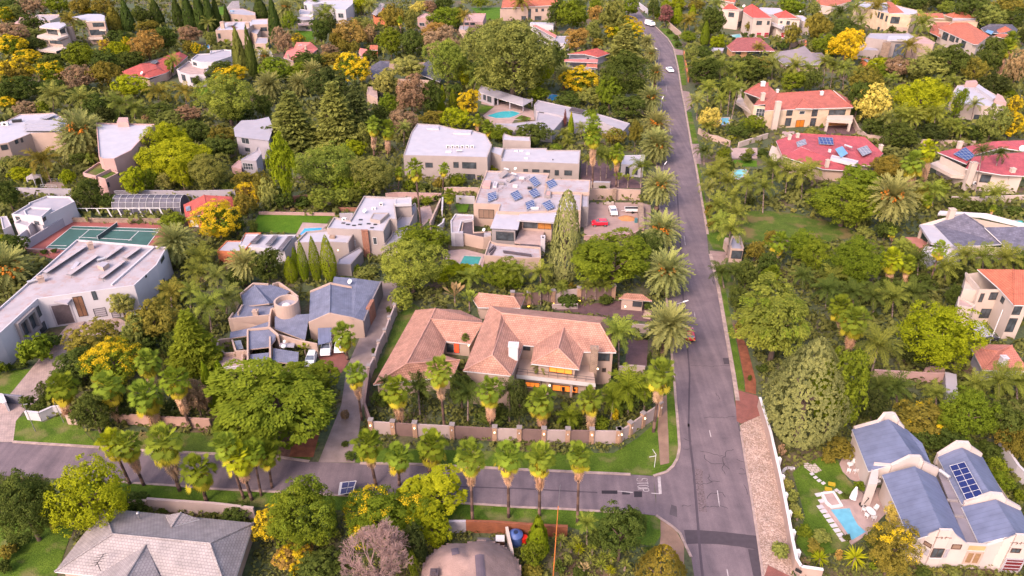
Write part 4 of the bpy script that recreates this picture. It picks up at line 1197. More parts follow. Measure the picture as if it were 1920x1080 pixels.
h.wins(rq(tB,85,187,120,207),rq(tB,145,190,205,212),rq(tB,235,193,285,214),rq(tB,320,195,352,235),rq(tB,392,198,450,235),mull=(2,1))
pp=G(*tB(303,240)); mb=MB(); mb.box(pp.x,pp.y+.15,0,.25,.3,4.9); mb.build('downpipe',DARKFRAME,h.root)
for x,y in [(70,55),(120,75),(105,110),(30,55)]: h.unit(*tB(x,y),4.6,1.1,.6,.3,fan=False,name='roof_box')
h.block([tA(1760,60),tA(1780,20),tA(1860,30),tA(1840,90)],5.4,BEIGEW,WHITEROOF,par=.1); h.block([t10(1850,1020),t10(1860,1000),t20(0,1020),t20(135,1025),t20(140,1060),t10(1850,1050)],5.6,BEIGEW,WHITEROOF,par=.15)
h.block([tB(820,150),tB(835,85),tB(1000,80),tB(985,165)],3.4,WHITE,WHITEROOF,par=.15)
h.wins(rq(tB,850,170,880,240),rq(tB,905,190,942,230),rq(tB,915,270,940,330),mull=(1,1)); 
h.block([tB(590,285),tB(600,275),tB(740,280),tB(735,290)],1.8,BEIGEW,GREYROOF,par=0)
wall([tB(585,340),tB(755,338),tB(790,338),tB(965,345)],3.0,CREAM,'tall pink-cream wall closing the courtyard with the parked cars')
wall([tB(755,335),tB(785,335)],3.4,STONE,'short stone pier in the wall behind the white sedan',th=.6)
wall([tB(962,440),tB(975,620)],1.8,STONE,'rough stone wall between the courtyard and the street palms',th=1.2)
wall([tB(540,690),tB(900,670),tB(985,640)],1.2,PINK,'low pink wall on the near side of the courtyard')
wall([t6(970,372),t6(1060,364),t6(1390,372)],2.0,PINK,'pink wall behind the grey-beige house and the tall palm')
wall([t6(1410,330),t6(1480,325),t6(1670,330)],2.2,ORANGETILE and CREAM,'apricot wall beside the house with scattered solar panels')
wall([t6(1500,390),t6(1640,395)],2.0,WHITE,'white garden wall behind the tiny square lawn')
wall([t6(1395,500),t6(1400,400)],2.0,WHITE,'white wall at the edge of the tiny square lawn')
wall([t6(1305,590),t6(1385,410)],2.2,CREAM,'narrow cream passage wall beside the tall leaning palm')
wall([t6(1360,620),t6(1400,590),t6(1410,560)],2.0,WHITE,'short white wall with a gate beside the passage')
wall([t6(20,510),t6(590,520)],.7,PINK,'low pink wall along the back of the bright rectangular lawn')
wall([t6(620,478),t6(760,480)],.9,BRICK,'short brick wall at the far corner of the bright rectangular lawn')
wall([t6(200,400),t6(430,380)],1.6,BRICK,'orange brick wall under the trees behind the bright lawn')

# --- low pool house by the road
h=House('low_pool_house','long low pale house wrapping a pool terrace with an open gabled pool pavilion','house','the pool house',t20(300,900),14,math.radians(-25))
h.block([t20(165,785),t20(195,750),t20(560,830),t20(740,880),t20(885,925),t20(830,985),t20(650,900),t20(470,920),t20(395,870),t20(180,830)],3.6,LILACW,GREYROOF,par=.2)
h.block([t10(1790,925),t10(1920,925),t20(180,905),t20(195,830),t20(395,880),t20(300,990),t20(0,950)],3.4,LILACW,GREYROOF,par=.2)
h.wins(rq(t20,205,840,240,885),rq(t20,415,920,440,970),mull=(2,1))
h.solar([t20(425,835,3.7),t20(450,805,3.7),t20(545,830,3.7),t20(525,855,3.7)],mat=DARKBRICK,name='skylight')
h.roof({'a': t10(1660,690,3),'b': t10(1690,640,3.8),'c': t20(85,735,4.0),'d': t20(160,750,3),'e': t20(80,795,3)},['abcde'[0:3]+'e','cde'],GREYROOF,thick=.15)
h.walls([t10(1660,690,3),t10(1685,645,3),t10(1930,715,3),t10(1920,790,3)][:2]+[t10(1800,690,3),t10(1790,735,3)],2.9,LILACW,ins=.2)
h.wins(rq(t10,1705,705,1725,750),rq(t10,1735,715,1765,765),mull=(1,1))
for x,y in [(1815,790),(1905,820)]: h.post(*t10(x,y),0,3,.2,LILACW)
for x,y in [(85,835),(150,800)]: h.post(*t20(x,y),0,3,.2,LILACW)
tbl=empty('pavilion_table',G(*t10(1855,765)),'long timber table under the open pool pavilion','table')
mb=MB(); c=G(*t10(1855,765)); mb.box(c.x,c.y,.7,3.4,1.1,.08,math.radians(-15)); mb.build('top',WOODD,tbl)
for dx in (-1.4,1.4): mb=MB(); mb.box(c.x+dx,c.y - dx*.27,0,.12,.8,.7,math.radians(-15)); mb.build('leg',WOODD,tbl)
# --- pink tower house
h=House('pink_tower_house','tall pink house with a roof garden box and a stepped white roof among the trees','house','the pink tower house',t5(830,250),9,math.radians(20))
h.block([t5(620,215),t5(740,135),t5(800,135),t5(850,175),t5(715,240)],6.2,PINK,LAWN2,zb=5.2,par=.5,wallname='planter_box')
h.block([t5(715,240),t5(830,185),t5(890,215),t5(790,265)],5.8,PINK,LAWN2,par=.4)
h.block([t5(740,95),t5(850,0),t00(1160,920),t00(740,915),t5(700,20),t5(680,40),t5(860,110),t5(980,60)][0:1]+[t00(720,920),t00(1160,930),t5(985,45),t5(855,110),t5(770,110)],9.0,PINK,WHITEROOF,par=.3)
h.block([t00(875,915),t00(890,880),t00(960,880),t00(960,915)],10.2,PINK,PINK,zb=8.6,par=0)
h.wins(rq(t5,802,285,820,325),rq(t5,882,198,900,238),mull=(1,1))
h.block([t5(845,350),t5(860,330),t5(910,300),t5(905,330)],1.6,PINK,PINK,par=.2)
# --- top-left flat house
h=House('white_terrace_house','flat white-roofed house with solar frames on its roof at the photo edge below dark trees','house','the roof-frame house',t00(200,1000),11,math.radians(15))
h.block([t00(-60,960),t00(150,855),t00(320,850),t00(400,845),t00(440,865),t00(510,900),t00(480,990),t00(230,1000),t00(60,1070),t00(-60,1090)],6,CREAM,WHITEROOF,par=.2)
for y in (925,950,975): h.solar([t00(180,y+10,6.1),t00(215,y - 20,6.1),t00(470,y - 18,6.5),t00(440,y+12,6.5)],mat=GREYROOF,name='roof_frame')
h.solar([t00(300,890,6.1),t00(380,860,6.1),t00(430,862,6.4),t00(350,895,6.4)],mat=GREYROOF,name='roof_frame')
h.unit(*t00(40,940),5.8,2,1,1); h.unit(*t00(130,915),5.8,2.5,1,.8,mat=DARKFRAME)
h.wins(rq(t00,108,1035,135,1080),rq(t00,155,1035,172,1070),mull=(1,1)); h.win(rq(t5,5,5,60,45),kind='glazed_wall',mull=(3,1))
h.block([t00(190,1060),t00(300,1010),t00(440,1010),t00(420,1060)],3,WHITE,WHITEROOF,par=.2)
# --- gazebo below the pink tower
gz=House('garden_gazebo','white framed hexagonal garden gazebo beside a deck below the pink tower house','gazebo',None,t5(270,290),2)
c=G(*t5(275,315))
mb=MB(); top=c+Vector((0,0,3.6))
for i in range(6):
    a0,a1=i*math.pi/3,(i+1)*math.pi/3
    p0=c+Vector((2*math.cos(a0),2*math.sin(a0),2.6)); p1=c+Vector((2*math.cos(a1),2*math.sin(a1),2.6)); mb.face([p0,p1,top])
mb.build('roof',GREYTILE,gz.root)
for i in range(6):
    a0=i*math.pi/3; p0=c+Vector((1.85*math.cos(a0),1.85*math.sin(a0),0)); mb=MB(); mb.tube(p0,p0+Vector((0,0,2.6)),.1); mb.build('post',WHITEFRAME,gz.root)
gz.slab([t5(330,330),t5(350,280),t5(470,285),t5(490,330)],.5,.5,plain('deck_timber',(.30,.22,.18),.8),'deck'); gz.rail([t5(310,330),t5(430,335)],.3,1.0,WHITEFRAME); gz.rail([t5(350,285),t5(470,290)],.3,1.0,WHITEFRAME)
# --- grey house among trees
h=House('lilac_grey_house','plain lilac-grey two-storey house with pale pitched roofs between dark trees','house','the lilac-grey house',t00(1850,1000),8,math.radians(-8))
h.block([t00(1770,1020),t00(1760,960),t00(1815,905),t00(1920,900),t10(90,880),t10(120,960),t10(90,1050),t10(0,1040)],6,LILACW,GREYROOF,par=-.3)
h.win(rq(t00,1812,1035,1870,1078),mull=(2,1),frame=WHITEFRAME)
h.block([t5(1805,115),t5(1920,50),tA(20,20),tA(40,70),t5(1920,125)],4.5,LILACW,SCREEDROOF,par=.15); h.wins(rq(t5,1823,143,1898,192),mull=(4,2),frame=WHITEFRAME); h.wins(rq(t5,1840,28,1875,55),mull=(2,1))
h.block([t5(1735,170),t5(1790,120),t5(1815,130),t5(1810,190)],2.4,PINK,PINK,par=.1)
# --- stacked terrace villa
z=Zm(0,0,6.857)
h=House('stacked_terrace_villa','cream villa with three stacked projecting terrace slabs rising above the far trees','house','the stacked villa',z(700,600),12,math.radians(8))
h.slab([z(425,635),z(720,660),z(930,590),z(900,560),z(620,565)],3.2,.8,PALECREAM,'terrace'); h.slab([z(475,480),z(735,500),z(880,450),z(870,425),z(600,420),z(480,455)],6.6,.9,PALECREAM,'terrace'); h.block([z(503,345),z(590,300),z(760,280),z(830,290),z(850,320),z(760,370)],9.8,PALECREAM,WHITEROOF,zb=9.2,par=0,name='roof')
h.walls([z(580,360,9),z(640,310,9),z(850,320,9),z(850,370,9),z(760,385,9)],9.2,PALECREAM,ins=.2,zb=0)
h.walls([z(630,600,3),z(640,540,3),z(930,520,3),z(920,580,3),z(820,620,3)],6.0,CREAM,ins=.3,zb=0)
h.wins(rq(z,610,370,735,440),kind='glazed_wall',mull=(4,1)); h.wins(rq(z,640,495,830,565),kind='glazed_wall',mull=(4,1)); h.win(rq(z,660,640,820,700),kind='glazed_wall',mull=(3,1)); h.win(rq(z,765,365,840,430),kind='window',mull=(2,1))
mb=MB(); c=G(*z(960,580)); mb.tube(c,c+Vector((0,0,8)),1.5,n=14); mb.build('round_pillar',CREAM,h.root)
h.block([z(920,220),z(1130,180),z(1290,180),z(1345,200),z(1345,265),z(1130,270)],10,PALECREAM,WHITEROOF,zb=9.3,par=0); h.walls([z(1090,270,9.5),z(1130,220,9.5),z(1345,220,9.5),z(1345,280,9.5),z(1120,290,9.5)],9.3,CREAM,ins=0)
h.slab([z(1090,350),z(1120,370),z(1360,380),z(1360,350)],6.4,.7,PALECREAM,'terrace'); h.win(rq(z,1190,280,1335,345),kind='glazed_wall',mull=(4,1)); h.win(rq(z,1140,380,1350,450),kind='glazed_wall',mull=(5,1)); h.slab([z(1130,480),z(1160,495),z(1320,490),z(1330,460)],3.0,.6,PALECREAM,'terrace')
h=House('grey_roof_bungalow','flat grey-roofed bungalow behind the dark round tree and stacked villa','house',None,z(620,250),8)
h.block([z(450,210),z(480,185),z(760,185),z(760,215),z(640,265),z(530,265)],4,PALECREAM,SCREEDROOF,par=.3); h.block([z(240,260),z(250,225),z(460,195),z(460,230),z(280,300),z(175,300)],3.2,PINK,PINK,par=0)
# --- red roof and white cube house, far left middle
h=House('red_hip_house','house under broad red hip roofs with a small white dish beside a white cube house','house','the red hip-roofed house',t00(1100,560),9)
h.roof({'a': t00(890,545,3),'b': t00(1050,480,5),'c': t00(1160,470,4.6),'d': t00(1260,415,5),'e': t00(1350,390,5),'f': t00(1410,420,3),'g': t00(1330,490,3),'i': t00(1250,545,3),'j': t00(1120,585,3),'k': t00(900,565,2.8),'l': t00(1090,545,4.2),'m': t00(1180,515,4.4)},['abljk','bcml','cdgim','defg','lmij'],REDTILE,'bc cd de lm',REDTILE)
h.walls([t00(890,545,3),t00(1050,470,3),t00(1350,390,3),t00(1410,420,3),t00(1250,545,3),t00(1120,600,3),t00(900,565,3)],2.8,CREAM,ins=.3); h.dish(*t00(1065,560),3.8,.7); h.solar([t00(1125,475,4.8),t00(1155,455,4.9),t00(1190,462,4.9),t00(1165,482,4.7)],mat=GLASSB,name='skylight')
h=House('white_cube_mansion','white cubic mansion with roof terraces behind yellow-topped trees','house','the white cubic mansion',t00(1560,540),9,math.radians(15))
h.block([t00(1430,445),t00(1480,405),t00(1570,400),t00(1680,370),t00(1730,375),t00(1735,420),t00(1600,465),t00(1500,465)],6.6,WHITE,GREYROOF,par=.4); h.block([t00(1325,520),t00(1420,455),t00(1470,480),t00(1560,500),t00(1540,560),t00(1420,560),t00(1350,540)],4.6,WHITE,TERRACE,par=.6)
h.wins(rq(t00,1450,468,1475,490),rq(t00,1365,560,1392,605),rq(t00,1430,580,1470,620),mull=(1,1))
# --- top row, left to right
z=Zm(400,0,6.857)
h=House('cream_parapet_house','long cream house with chimneys and a purple-leaved tree in front','house','the chimneyed cream house',z(350,420),11,math.radians(3))
h.block([z(25,390),z(60,355),z(150,280),z(480,270),z(490,245),z(700,240),z(700,310),z(510,315),z(430,380),z(180,385)],7,CREAM,WHITEROOF,par=.25); h.wins(rq(z,60,430,95,495),rq(z,75,545,125,605),mull=(1,1)); h.wins(rq(z,610,350,690,400),mull=(2,1))
h.chimney(*z(110,285),9.5,1.6,1.4,3,CREAM); h.chimney(*z(435,295),8.6,1.8,1.4,2.4,CREAM); h.block([z(480,415),z(520,340),z(620,350),z(560,440)],5,CREAM,GREYROOF,par=.2); h.block([z(530,560),z(560,480),z(700,480),z(700,560)],3.5,CREAM,GREYROOF,par=.2)
h.solar([z(170,335,7),z(210,290,7),z(300,285,7.1),z(260,330,7.1)],mat=SCREEDROOF,name='skylight')
h=House('box_house','plain cream box house with a grey cluttered roof between cypresses','house','the plain cream box house',z(370,190),8)
h.block([z(200,175),z(205,115),z(380,110),z(540,160),z(540,195),z(420,195)],5,CREAM,GREYROOF,par=.25); h.unit(*z(240,150),4.8,2,1.2,.6,mat=plain('blue_tarp',(.3,.45,.6),.6),fan=False,name='roof_cover')
h.roof({'a': z(175,90,4),'b': z(240,15,6),'c': z(330,10,6),'d': z(340,105,4),'e': z(180,125,4)},['abe','bcde'],GREYTILE); h.walls([z(175,90,3.8),z(240,15,3.8),z(340,20,3.8),z(340,105,3.8),z(185,125,3.8)],3.8,CREAM)
h=House('modern_terrace_house','white and grey modern house with a shade sail over its terrace and a lawn below','house','the shade-sail house',z(1400,130),12)
h.block([z(1160,30),z(1200,5),z(1800,0),z(1790,50),z(1700,125),z(1570,120),z(1520,60),z(1390,40),z(1270,60)],7.5,WHITE,WHITEROOF,par=.3); h.block([z(1100,140),z(1120,115),z(1290,140),z(1280,190),z(1110,180)],5,WHITE,GREYROOF,par=.3)
h.wins(rq(z,1175,65,1205,130),rq(z,1605,170,1675,230),mull=(2,1),frame=WHITEFRAME); h.win(rq(z,1395,55,1520,100),kind='glazed_wall',mull=(3,1))
h.roof({'a': z(1070,225,3.6),'b': z(1240,195,4.4),'c': z(1290,250,3.2),'d': z(1150,260,3.4)},['abcd'],GREYROOF,thick=.06,name='shade_sail'); h.slab([z(1085,300),z(1250,285),z(1290,315),z(1100,330)],3,.3,TERRACE,'terrace'); h.walls([z(1085,320,2.8),z(1100,300,2.8),z(1280,300,2.8),z(1250,325,2.8)],2.7,GREYW,ins=0); h.post(*z(1165,310),3,4.2,.1,GREYW)
h.wins(rq(z,1190,345,1240,380),mull=(1,1))
h=House('pink_roofed_cottage','house with a salmon pink roof, cream chimneys and a steel geyser','house','the salmon-roofed house',z(1120,650),8)
h.roof({'a': z(900,740,3.2),'b': z(970,605,4),'c': z(1040,605,4.6),'d': z(1065,548,6.4),'e': z(1255,545,6.4),'f': z(1345,625,3.6),'g': z(1260,700,3.2),'i': z(1040,790,3),'j': z(1120,640,4.6)},['abcj','acji'[0]+'ji','cdej'[0:2]+'ej','efgj','jgi'],plain('salmon_roof',(.62,.20,.175),.7,.06,.6),'de')
h.walls([z(905,740,3),z(970,610,3),z(1260,560,3),z(1335,625,3),z(1255,695,3),z(1030,780,3)],2.9,CREAM,ins=.3); h.chimney(*z(1182,590),6.4,.8,.8,3,CREAM); h.chimney(*z(960,705),4.8,.9,.9,2,CREAM); h.geyser(*z(1120,600),5.2,.6)
h=House('white_flat_annexe','low white flat building half hidden by dark trees beside the salmon-roofed house','house',None,z(100,720),6)
h.block([z(-60,800),z(-40,650),z(120,640),z(230,640),z(235,740),z(150,720),z(30,810)],4,WHITE,WHITEROOF,par=.3); h.block([z(570,700),z(580,640),z(740,650),z(760,700)],3.4,WHITE,WHITEROOF,par=.1)
h=House('salmon_box_house','pair of salmon pink flat-roofed boxes half hidden by trees','house','the salmon boxes',t10(1400,170),10)
h.block([t10(1210,130),t10(1260,100),t10(1345,100),t10(1340,140)],6,PINK,PINK,par=.3); h.win(rq(t10,1225,170,1265,195),mull=(2,1),frame=WHITEFRAME); h.win(rq(t10,1240,228,1268,250),kind='door',mull=(1,1))
h.block([t10(1550,130),t10(1590,100),t10(1725,100),t10(1700,165),t10(1560,165)],5.6,PINK,PINK,par=.4); h.wins(rq(t10,1563,168,1595,188),rq(t10,1607,170,1642,188),mull=(1,1)); h.block([t10(1520,220),t10(1530,190),t10(1600,190),t10(1590,230)],4,CREAM,LILACW,par=.2)
h=House('orange_gable_house','narrow house with an orange gable wall and pale roof behind shaggy trees','house',None,t10(910,180),6)
h.roof({'a': t10(870,100,5),'b': t10(935,20,7),'c': t10(965,30,7),'d': t10(940,80,5),'e': t10(900,115,4.6)},['abe','bcde'],GREYTILE); h.walls([t10(875,110,4.6),t10(935,30,4.6),t10(965,60,4.6),t10(970,130,4.6),t10(895,130,4.6)],4.5,ORANGEW,ins=.1); h.win(rq(t10,905,195,930,220),kind='door',mull=(1,1))
h=House('small_orange_roof_house','tiny orange-roofed outbuildings peeping through dark trees beside the bare-topped palm','house',None,t10(850,400),4)
h.roof({'a': t10(770,395,3),'b': t10(780,360,4),'c': t10(835,370,4),'d': t10(790,420,3),'e': t10(840,400,3)},['abcd','ced'],plain('salmon_roof',(.62,.2,.17))); h.walls([t10(775,395,2.8),t10(785,365,2.8),t10(835,385,2.8),t10(800,425,2.8)],2.8,PINK,ins=0); h.roof({'a': t10(850,375,3),'b': t10(855,338,4),'c': t10(915,338,4),'d': t10(912,375,3)},['abcd'],ORANGETILE); h.walls([t10(855,375,2.8),t10(855,345,2.8),t10(910,345,2.8),t10(910,375,2.8)],2.8,ORANGEW,ins=0)
h=House('dark_slate_bungalow','dark slate-roofed bungalow mostly hidden under tall trees behind the lone thin palm','house','the dark-roofed bungalow',t10(950,520),8)
h.roof({'a': t10(840,510,3.2),'b': t10(930,455,5),'c': t10(1000,460,5),'d': t10(1000,490,4),'e': t10(960,560,3),'f': t10(870,585,3)},['abdef'[0:3]+'ef','bcd'],SLATED); h.roof({'a': t10(1250,480,3.4),'b': t10(1300,450,4.4),'c': t10(1400,560,4),'d': t10(1380,615,3),'e': t10(1240,560,3)},['abcde'],SLATED); h.walls([t10(845,510,3),t10(930,465,3),t10(1300,460,3),t10(1390,560,3),t10(1300,600,2.8),t10(870,580,2.8)],2.7,CREAM,ins=.3)
h.block([t10(830,700),t10(840,650),t10(905,650),t10(910,740)],3,CREAM,TERRACE,par=.2)
h=House('orange_roof_duplex','two-storey cream house with an orange roof above a white and pink roofed annexe','house','the orange-roofed duplex',t20(150,100),12)
h.roof({'a': t20(-80,60,6),'b': t20(-70,0,8),'c': t20(360,0,8),'d': t20(300,40,6)},['abcd'],ORANGETILE); h.walls([t20(-90,65,6),t20(-60,20,6),t20(340,10,6),t20(290,60,6)],5.8,CREAM,ins=0); h.wins(rq(t20,70,120,105,160),rq(t20,120,65,142,160),rq(t20,175,65,195,90),rq(t20,220,65,240,85),rq(t20,170,120,220,160),mull=(1,1),frame=BROWNFRAME)
h.block([t20(135,175),t20(140,165),t20(320,170),t20(310,190)],3.6,WHITE,WHITEROOF,par=0); h.roof({'a': t20(155,190,4),'b': t20(180,185,4.2),'c': t20(335,265,3.4),'d': t20(325,285,3)},['abcd'],plain('salmon_roof',(.6,.2,.2))); h.walls([t20(160,190,3),t20(330,280,3),t20(310,330,2.6),t20(230,290,3)],2.6,WHITE,ins=0); h.block([t20(305,320),t20(330,270),t20(440,270),t20(430,330)],2.8,WHITE,GREYROOF,par=.2)
h=House('red_gable_house','low house with a bright red gabled roof and pale lean-to roofs beside the big cedar','house','the red gabled house',t20(550,430),8)
h.roof({'a': t20(415,405,3.2),'b': t20(550,380,4.6),'c': t20(640,362,4.8),'d': t20(735,400,3.6),'e': t20(645,430,3.4),'f': t20(540,405,3.6)},['abf','bcdef'],REDTILE,'bc'); h.walls([t20(425,410,3),t20(550,385,3),t20(640,370,3),t20(725,405,3),t20(640,430,3),t20(430,440,3)],3,LILACW,ins=.2); h.win(rq(t20,562,420,577,445),kind='door',mull=(1,1))
h.roof({'a': t20(380,460,2.6),'b': t20(390,445,3),'c': t20(645,445,3),'d': t20(640,470,2.6)},['abcd'],plain('salmon_roof',(.6,.2,.2))); h.roof({'a': t20(555,500,2.4),'b': t20(560,478,2.8),'c': t20(640,480,2.8),'d': t20(640,510,2.4)},['abcd'],ORANGETILE); h.walls([t20(385,460,2.4),t20(395,450,2.4),t20(640,450,2.4),t20(635,505,2.4),t20(450,500,2.4)],2.3,LILACW,ins=.2)
wall([t20(1180,170),t20(1270,245)],2.6,CREAM,'tall cream wall beside clipped balls where the far road bends',short=None)
wall([t20(955,20),t20(1020,70)],2.6,WHITE,'white wall at the far end of the road')
wall([t20(1290,380),t20(1325,590)],1.4,ORANGEW,'narrow rust-coloured wall along the far verge')
# --- white mansion with red roofs
z=Zm(1360,0,6.857)
h=House('red_roofed_white_mansion','white two-storey mansion with scarlet hip roofs and crimson garage doors','house','the scarlet-roofed mansion',z(450,330),14)
SCARLET=tiles('scarlet_tiles',(.70,.12,.085),(.62,.10,.07),(.4,.06,.05),.4,.36,.03)
h.roof({'a': z(230,150,9),'b': z(340,52,11.6),'c': z(430,108,11),'d': z(600,232,9),'e': z(355,230,9),'f': z(240,100,9.4)},['fbea'[0:2]+'ea','bcde'],SCARLET,'bc be'); h.roof({'a': z(615,182,9),'b': z(775,132,11),'c': z(920,232,8.8),'d': z(680,232,8.8)},['abd','bcd'],SCARLET,'bd')
h.walls([z(230,155,8.8),z(340,60,8.8),z(440,110,8.8),z(600,235,8.8),z(360,235,8.8)],8.8,PALECREAM,ins=.1); h.walls([z(600,195,8.5),z(775,140,8.5),z(980,235,8.5),z(960,270,8.5),z(680,240,8.5)],8.5,PALECREAM,ins=.1)
h.block([z(425,110),z(450,95),z(700,105),z(740,140),z(620,180),z(560,185)],8.7,WHITE,WHITEROOF,par=.15); h.block([z(900,205),z(920,195),z(1000,200),z(1100,270),z(1000,275)],6.4,PALECREAM,WHITEROOF,par=.15); h.block([z(590,290),z(620,275),z(760,330),z(735,345)],6,WHITE,WHITEROOF,zb=4.8,par=.1)
h.roof({'a': z(-40,120,8.7),'b': z(40,48,10.6),'c': z(90,55,10.6),'d': z(180,125,8.7)},['abcd'],SCARLET); h.walls([z(-40,125,8.5),z(30,90,8.5),z(110,75,8.5),z(240,125,8.5),z(180,150,8.5)],8.5,PALECREAM,ins=0)
h.wins(rq(z,400,268,470,322),rq(z,535,268,570,320),rq(z,785,270,830,318),rq(z,705,270,735,300),rq(z,40,160,115,220),rq(z,160,278,200,345),mull=(2,1)); 
CRIM=plain('crimson_door',(.42,.01,.03),.5,.05); h.wins(rq(z,398,418,460,480),rq(z,497,418,568,482),rq(z,715,418,765,482),kind='garage_door',mull=(1,3),pane=CRIM,frame=WHITEFRAME)
h.dish(*z(235,95),8.9,.7); h.dish(*z(960,165),5,.4)
h=House('terracotta_bungalow','bungalow under a dull red hip roof with a lamp-lit apricot wall and dark sliding doors','house','the dull red bungalow',z(330,620),8)
h.roof({'a': z(15,595,3.2),'b': z(150,487,5.4),'c': z(455,487,5.4),'d': z(640,655,3.2),'e': z(80,660,3.2)},['abe','bcde'],tiles('dull_red_tiles',(.43,.13,.115),(.37,.11,.1),(.22,.06,.06)),'bc'); h.walls([z(20,600,3),z(150,500,3),z(455,500,3),z(620,650,3),z(85,655,3)],3,plain('apricot_render',(.62,.33,.17),.8),ins=.3); h.win(rq(z,130,660,200,705),mull=(2,1),frame=BROWNFRAME); h.win(rq(z,280,665,550,735),kind='sliding_door',mull=(5,1))
for x in (258,580): cc=G(*z(x,660),2.8); mb=MB(); mb.ball(cc,.18,.18,.18,8,5); mb.build('wall_lamp',BALLITE,h.root)
h=House('garden_shed','small grey shed with a pale metal roof left of the dull red bungalow','shed',None,t20(1540,420),2); h.block([t20(1495,365),t20(1505,358),t20(1590,360),t20(1580,380),t20(1510,380)],2.6,GREYW,WHITEROOF,par=-.1)
h=House('grey_barn_roof_house','house under one large plain grey roof between the dull red bungalow and the yellow tree','house','the big grey-roofed house',z(950,750),9)
h.roof({'a': z(610,720,3),'b': z(680,665,3.8),'c': z(930,625,5.6),'d': z(1020,590,6.2),'e': z(1110,680,5),'f': z(1140,830,3),'g': z(780,840,3),'h': z(1240,675,4),'i': z(1280,720,3),'j': z(1220,830,2.8)},['abcdefg','ehijf'],SLATED and plain('slate_grey_roof',(.26,.22,.235),.8,.08,.5),'cd'); h.walls([z(620,725,2.8),z(930,640,2.8),z(1240,685,2.8),z(1215,825,2.8),z(780,835,2.8)],2.7,CREAM,ins=.3)
wall([z(840,560),z(1040,500)],2,CREAM,'cream wall behind the big grey roof'); wall([z(1035,520),z(1030,600)],2.2,ORANGEW,'orange end pillar of the wall behind the big grey roof',th=.6)
# --- top right houses
z=Zm(1640,0,6.857)
h=House('modern_glass_house','taupe modern house with a stone slab wall and big dark window behind the yellow tree','house','the taupe modern house',z(300,650),11)
h.block([z(-110,480),z(-60,425),z(380,430),z(430,420),z(510,470),z(440,520),z(230,520),z(20,500)],7.2,BEIGEW,GREYROOF,par=.2); h.block([z(430,520),z(560,470),z(640,470),z(780,545),z(760,570),z(580,560)],6.8,CREAM,PINK,par=.3)
h.block([z(160,510),z(180,460),z(430,460),z(460,490),z(420,515)],7.6,WHITE,WHITEROOF,zb=7,par=0); h.block([z(75,760),z(110,530),z(215,530),z(160,800)][1:3]+[z(215,545),z(108,545)],7.4,STONE,STONE,par=0,wallname='stone_slab')
h.win(rq(z,240,565,440,780),kind='glazed_wall',mull=(2,2),pane=GLASSB); h.block([z(-240,640),z(-200,560),z(20,600),z(60,650)],3.6,BEIGEW,GREYROOF,par=.2); h.block([z(190,840),z(210,790),z(400,790),z(350,850)],2.6,PALECREAM,PALECREAM,par=.3)
h.block([z(-170,750),z(-100,745),z(40,800),z(30,830),z(-120,790)],2.6,ORANGEW,GLASSB,par=.2)
h=House('cream_apartment_house','three-storey cream house with an orange roof corner and an arched balcony','house','the three-storey cream house',z(250,250),10)
h.block([z(-260,60),z(-200,20),z(150,30),z(370,90),z(545,130),z(555,165),z(480,190),z(190,175)],8.6,plain('yellow_cream_render',(.66,.50,.35),.85),WHITEROOF,par=.2); h.roof({'a': z(170,150,8.7),'b': z(160,20,10.4),'c': z(220,25,10.4),'d': z(380,165,8.7),'e': z(190,172,8.6)},['abe','bcde'],ORANGETILE,'be')
h.wins(rq(z,40,150,65,230),rq(z,75,165,115,250),rq(z,140,200,165,280),rq(z,35,345,65,400),rq(z,85,375,110,415),mull=(1,1)); h.win(rq(z,205,215,320,305),kind='balcony_door',mull=(3,1),frame=BROWNFRAME); h.win(rq(z,290,350,415,415),kind='garage_door',mull=(1,4),pane=CREAM,frame=CREAM)
h=House('orange_roofed_annexe','low cream house with flat salmon and hipped orange roofs below the dark wood','house',None,z(900,240),9)
h.roof({'a': z(550,210,4),'b': z(560,165,5),'c': z(875,168,5),'d': z(895,240,4)},['abcd'],ORANGETILE); h.roof({'a': z(890,190,4.4),'b': z(1040,150,6.4),'c': z(1145,152,6.4),'d': z(1310,235,4.4),'e': z(1005,230,4.4)},['abe','bcde'],ORANGETILE,'bc be'); h.walls([z(560,215,4),z(600,175,4),z(1140,165,4),z(1320,250,4),z(1330,290,3.4),z(780,260,4)],3.6,plain('yellow_cream_render',(.66,.5,.35)),ins=0); h.block([z(1000,265),z(1000,225),z(1300,230),z(1320,260)],4.2,CREAM,WHITEROOF,zb=3,par=.1)
h=House('orange_hip_villa','long villa under a bright orange hip roof with tall dark windows above the trees','house','the orange hip-roofed villa',z(1050,450),11)
h.roof({'a': z(820,365,6),'b': z(1030,290,8),'c': z(1190,290,8.4),'d': z(1475,460,6.4),'e': z(1330,572,6),'f': z(1270,570,6)},['abcdef'[0:3]+'def'[0]+'ef'],ORANGETILE,'bc cd'); h.roof({'a': z(700,410,3.4),'b': z(770,285,5),'c': z(990,285,6),'d': z(860,390,5),'e': z(840,480,3.4)},['abde','bcd'],ORANGETILE); h.walls([z(830,370,6),z(1030,300,6),z(1190,300,6),z(1450,465,6),z(1330,560,6),z(1260,565,6)],5.8,PALECREAM,ins=.2)
h.wins(rq(z,870,410,945,520),rq(z,965,425,1035,540),rq(z,1045,475,1080,550),rq(z,1110,510,1170,620),mull=(2,1))
h=House('dark_roof_cottage','cottage with a dark grey roof and a small orange pyramid roof beside blue panels','house',None,z(1600,370),8)
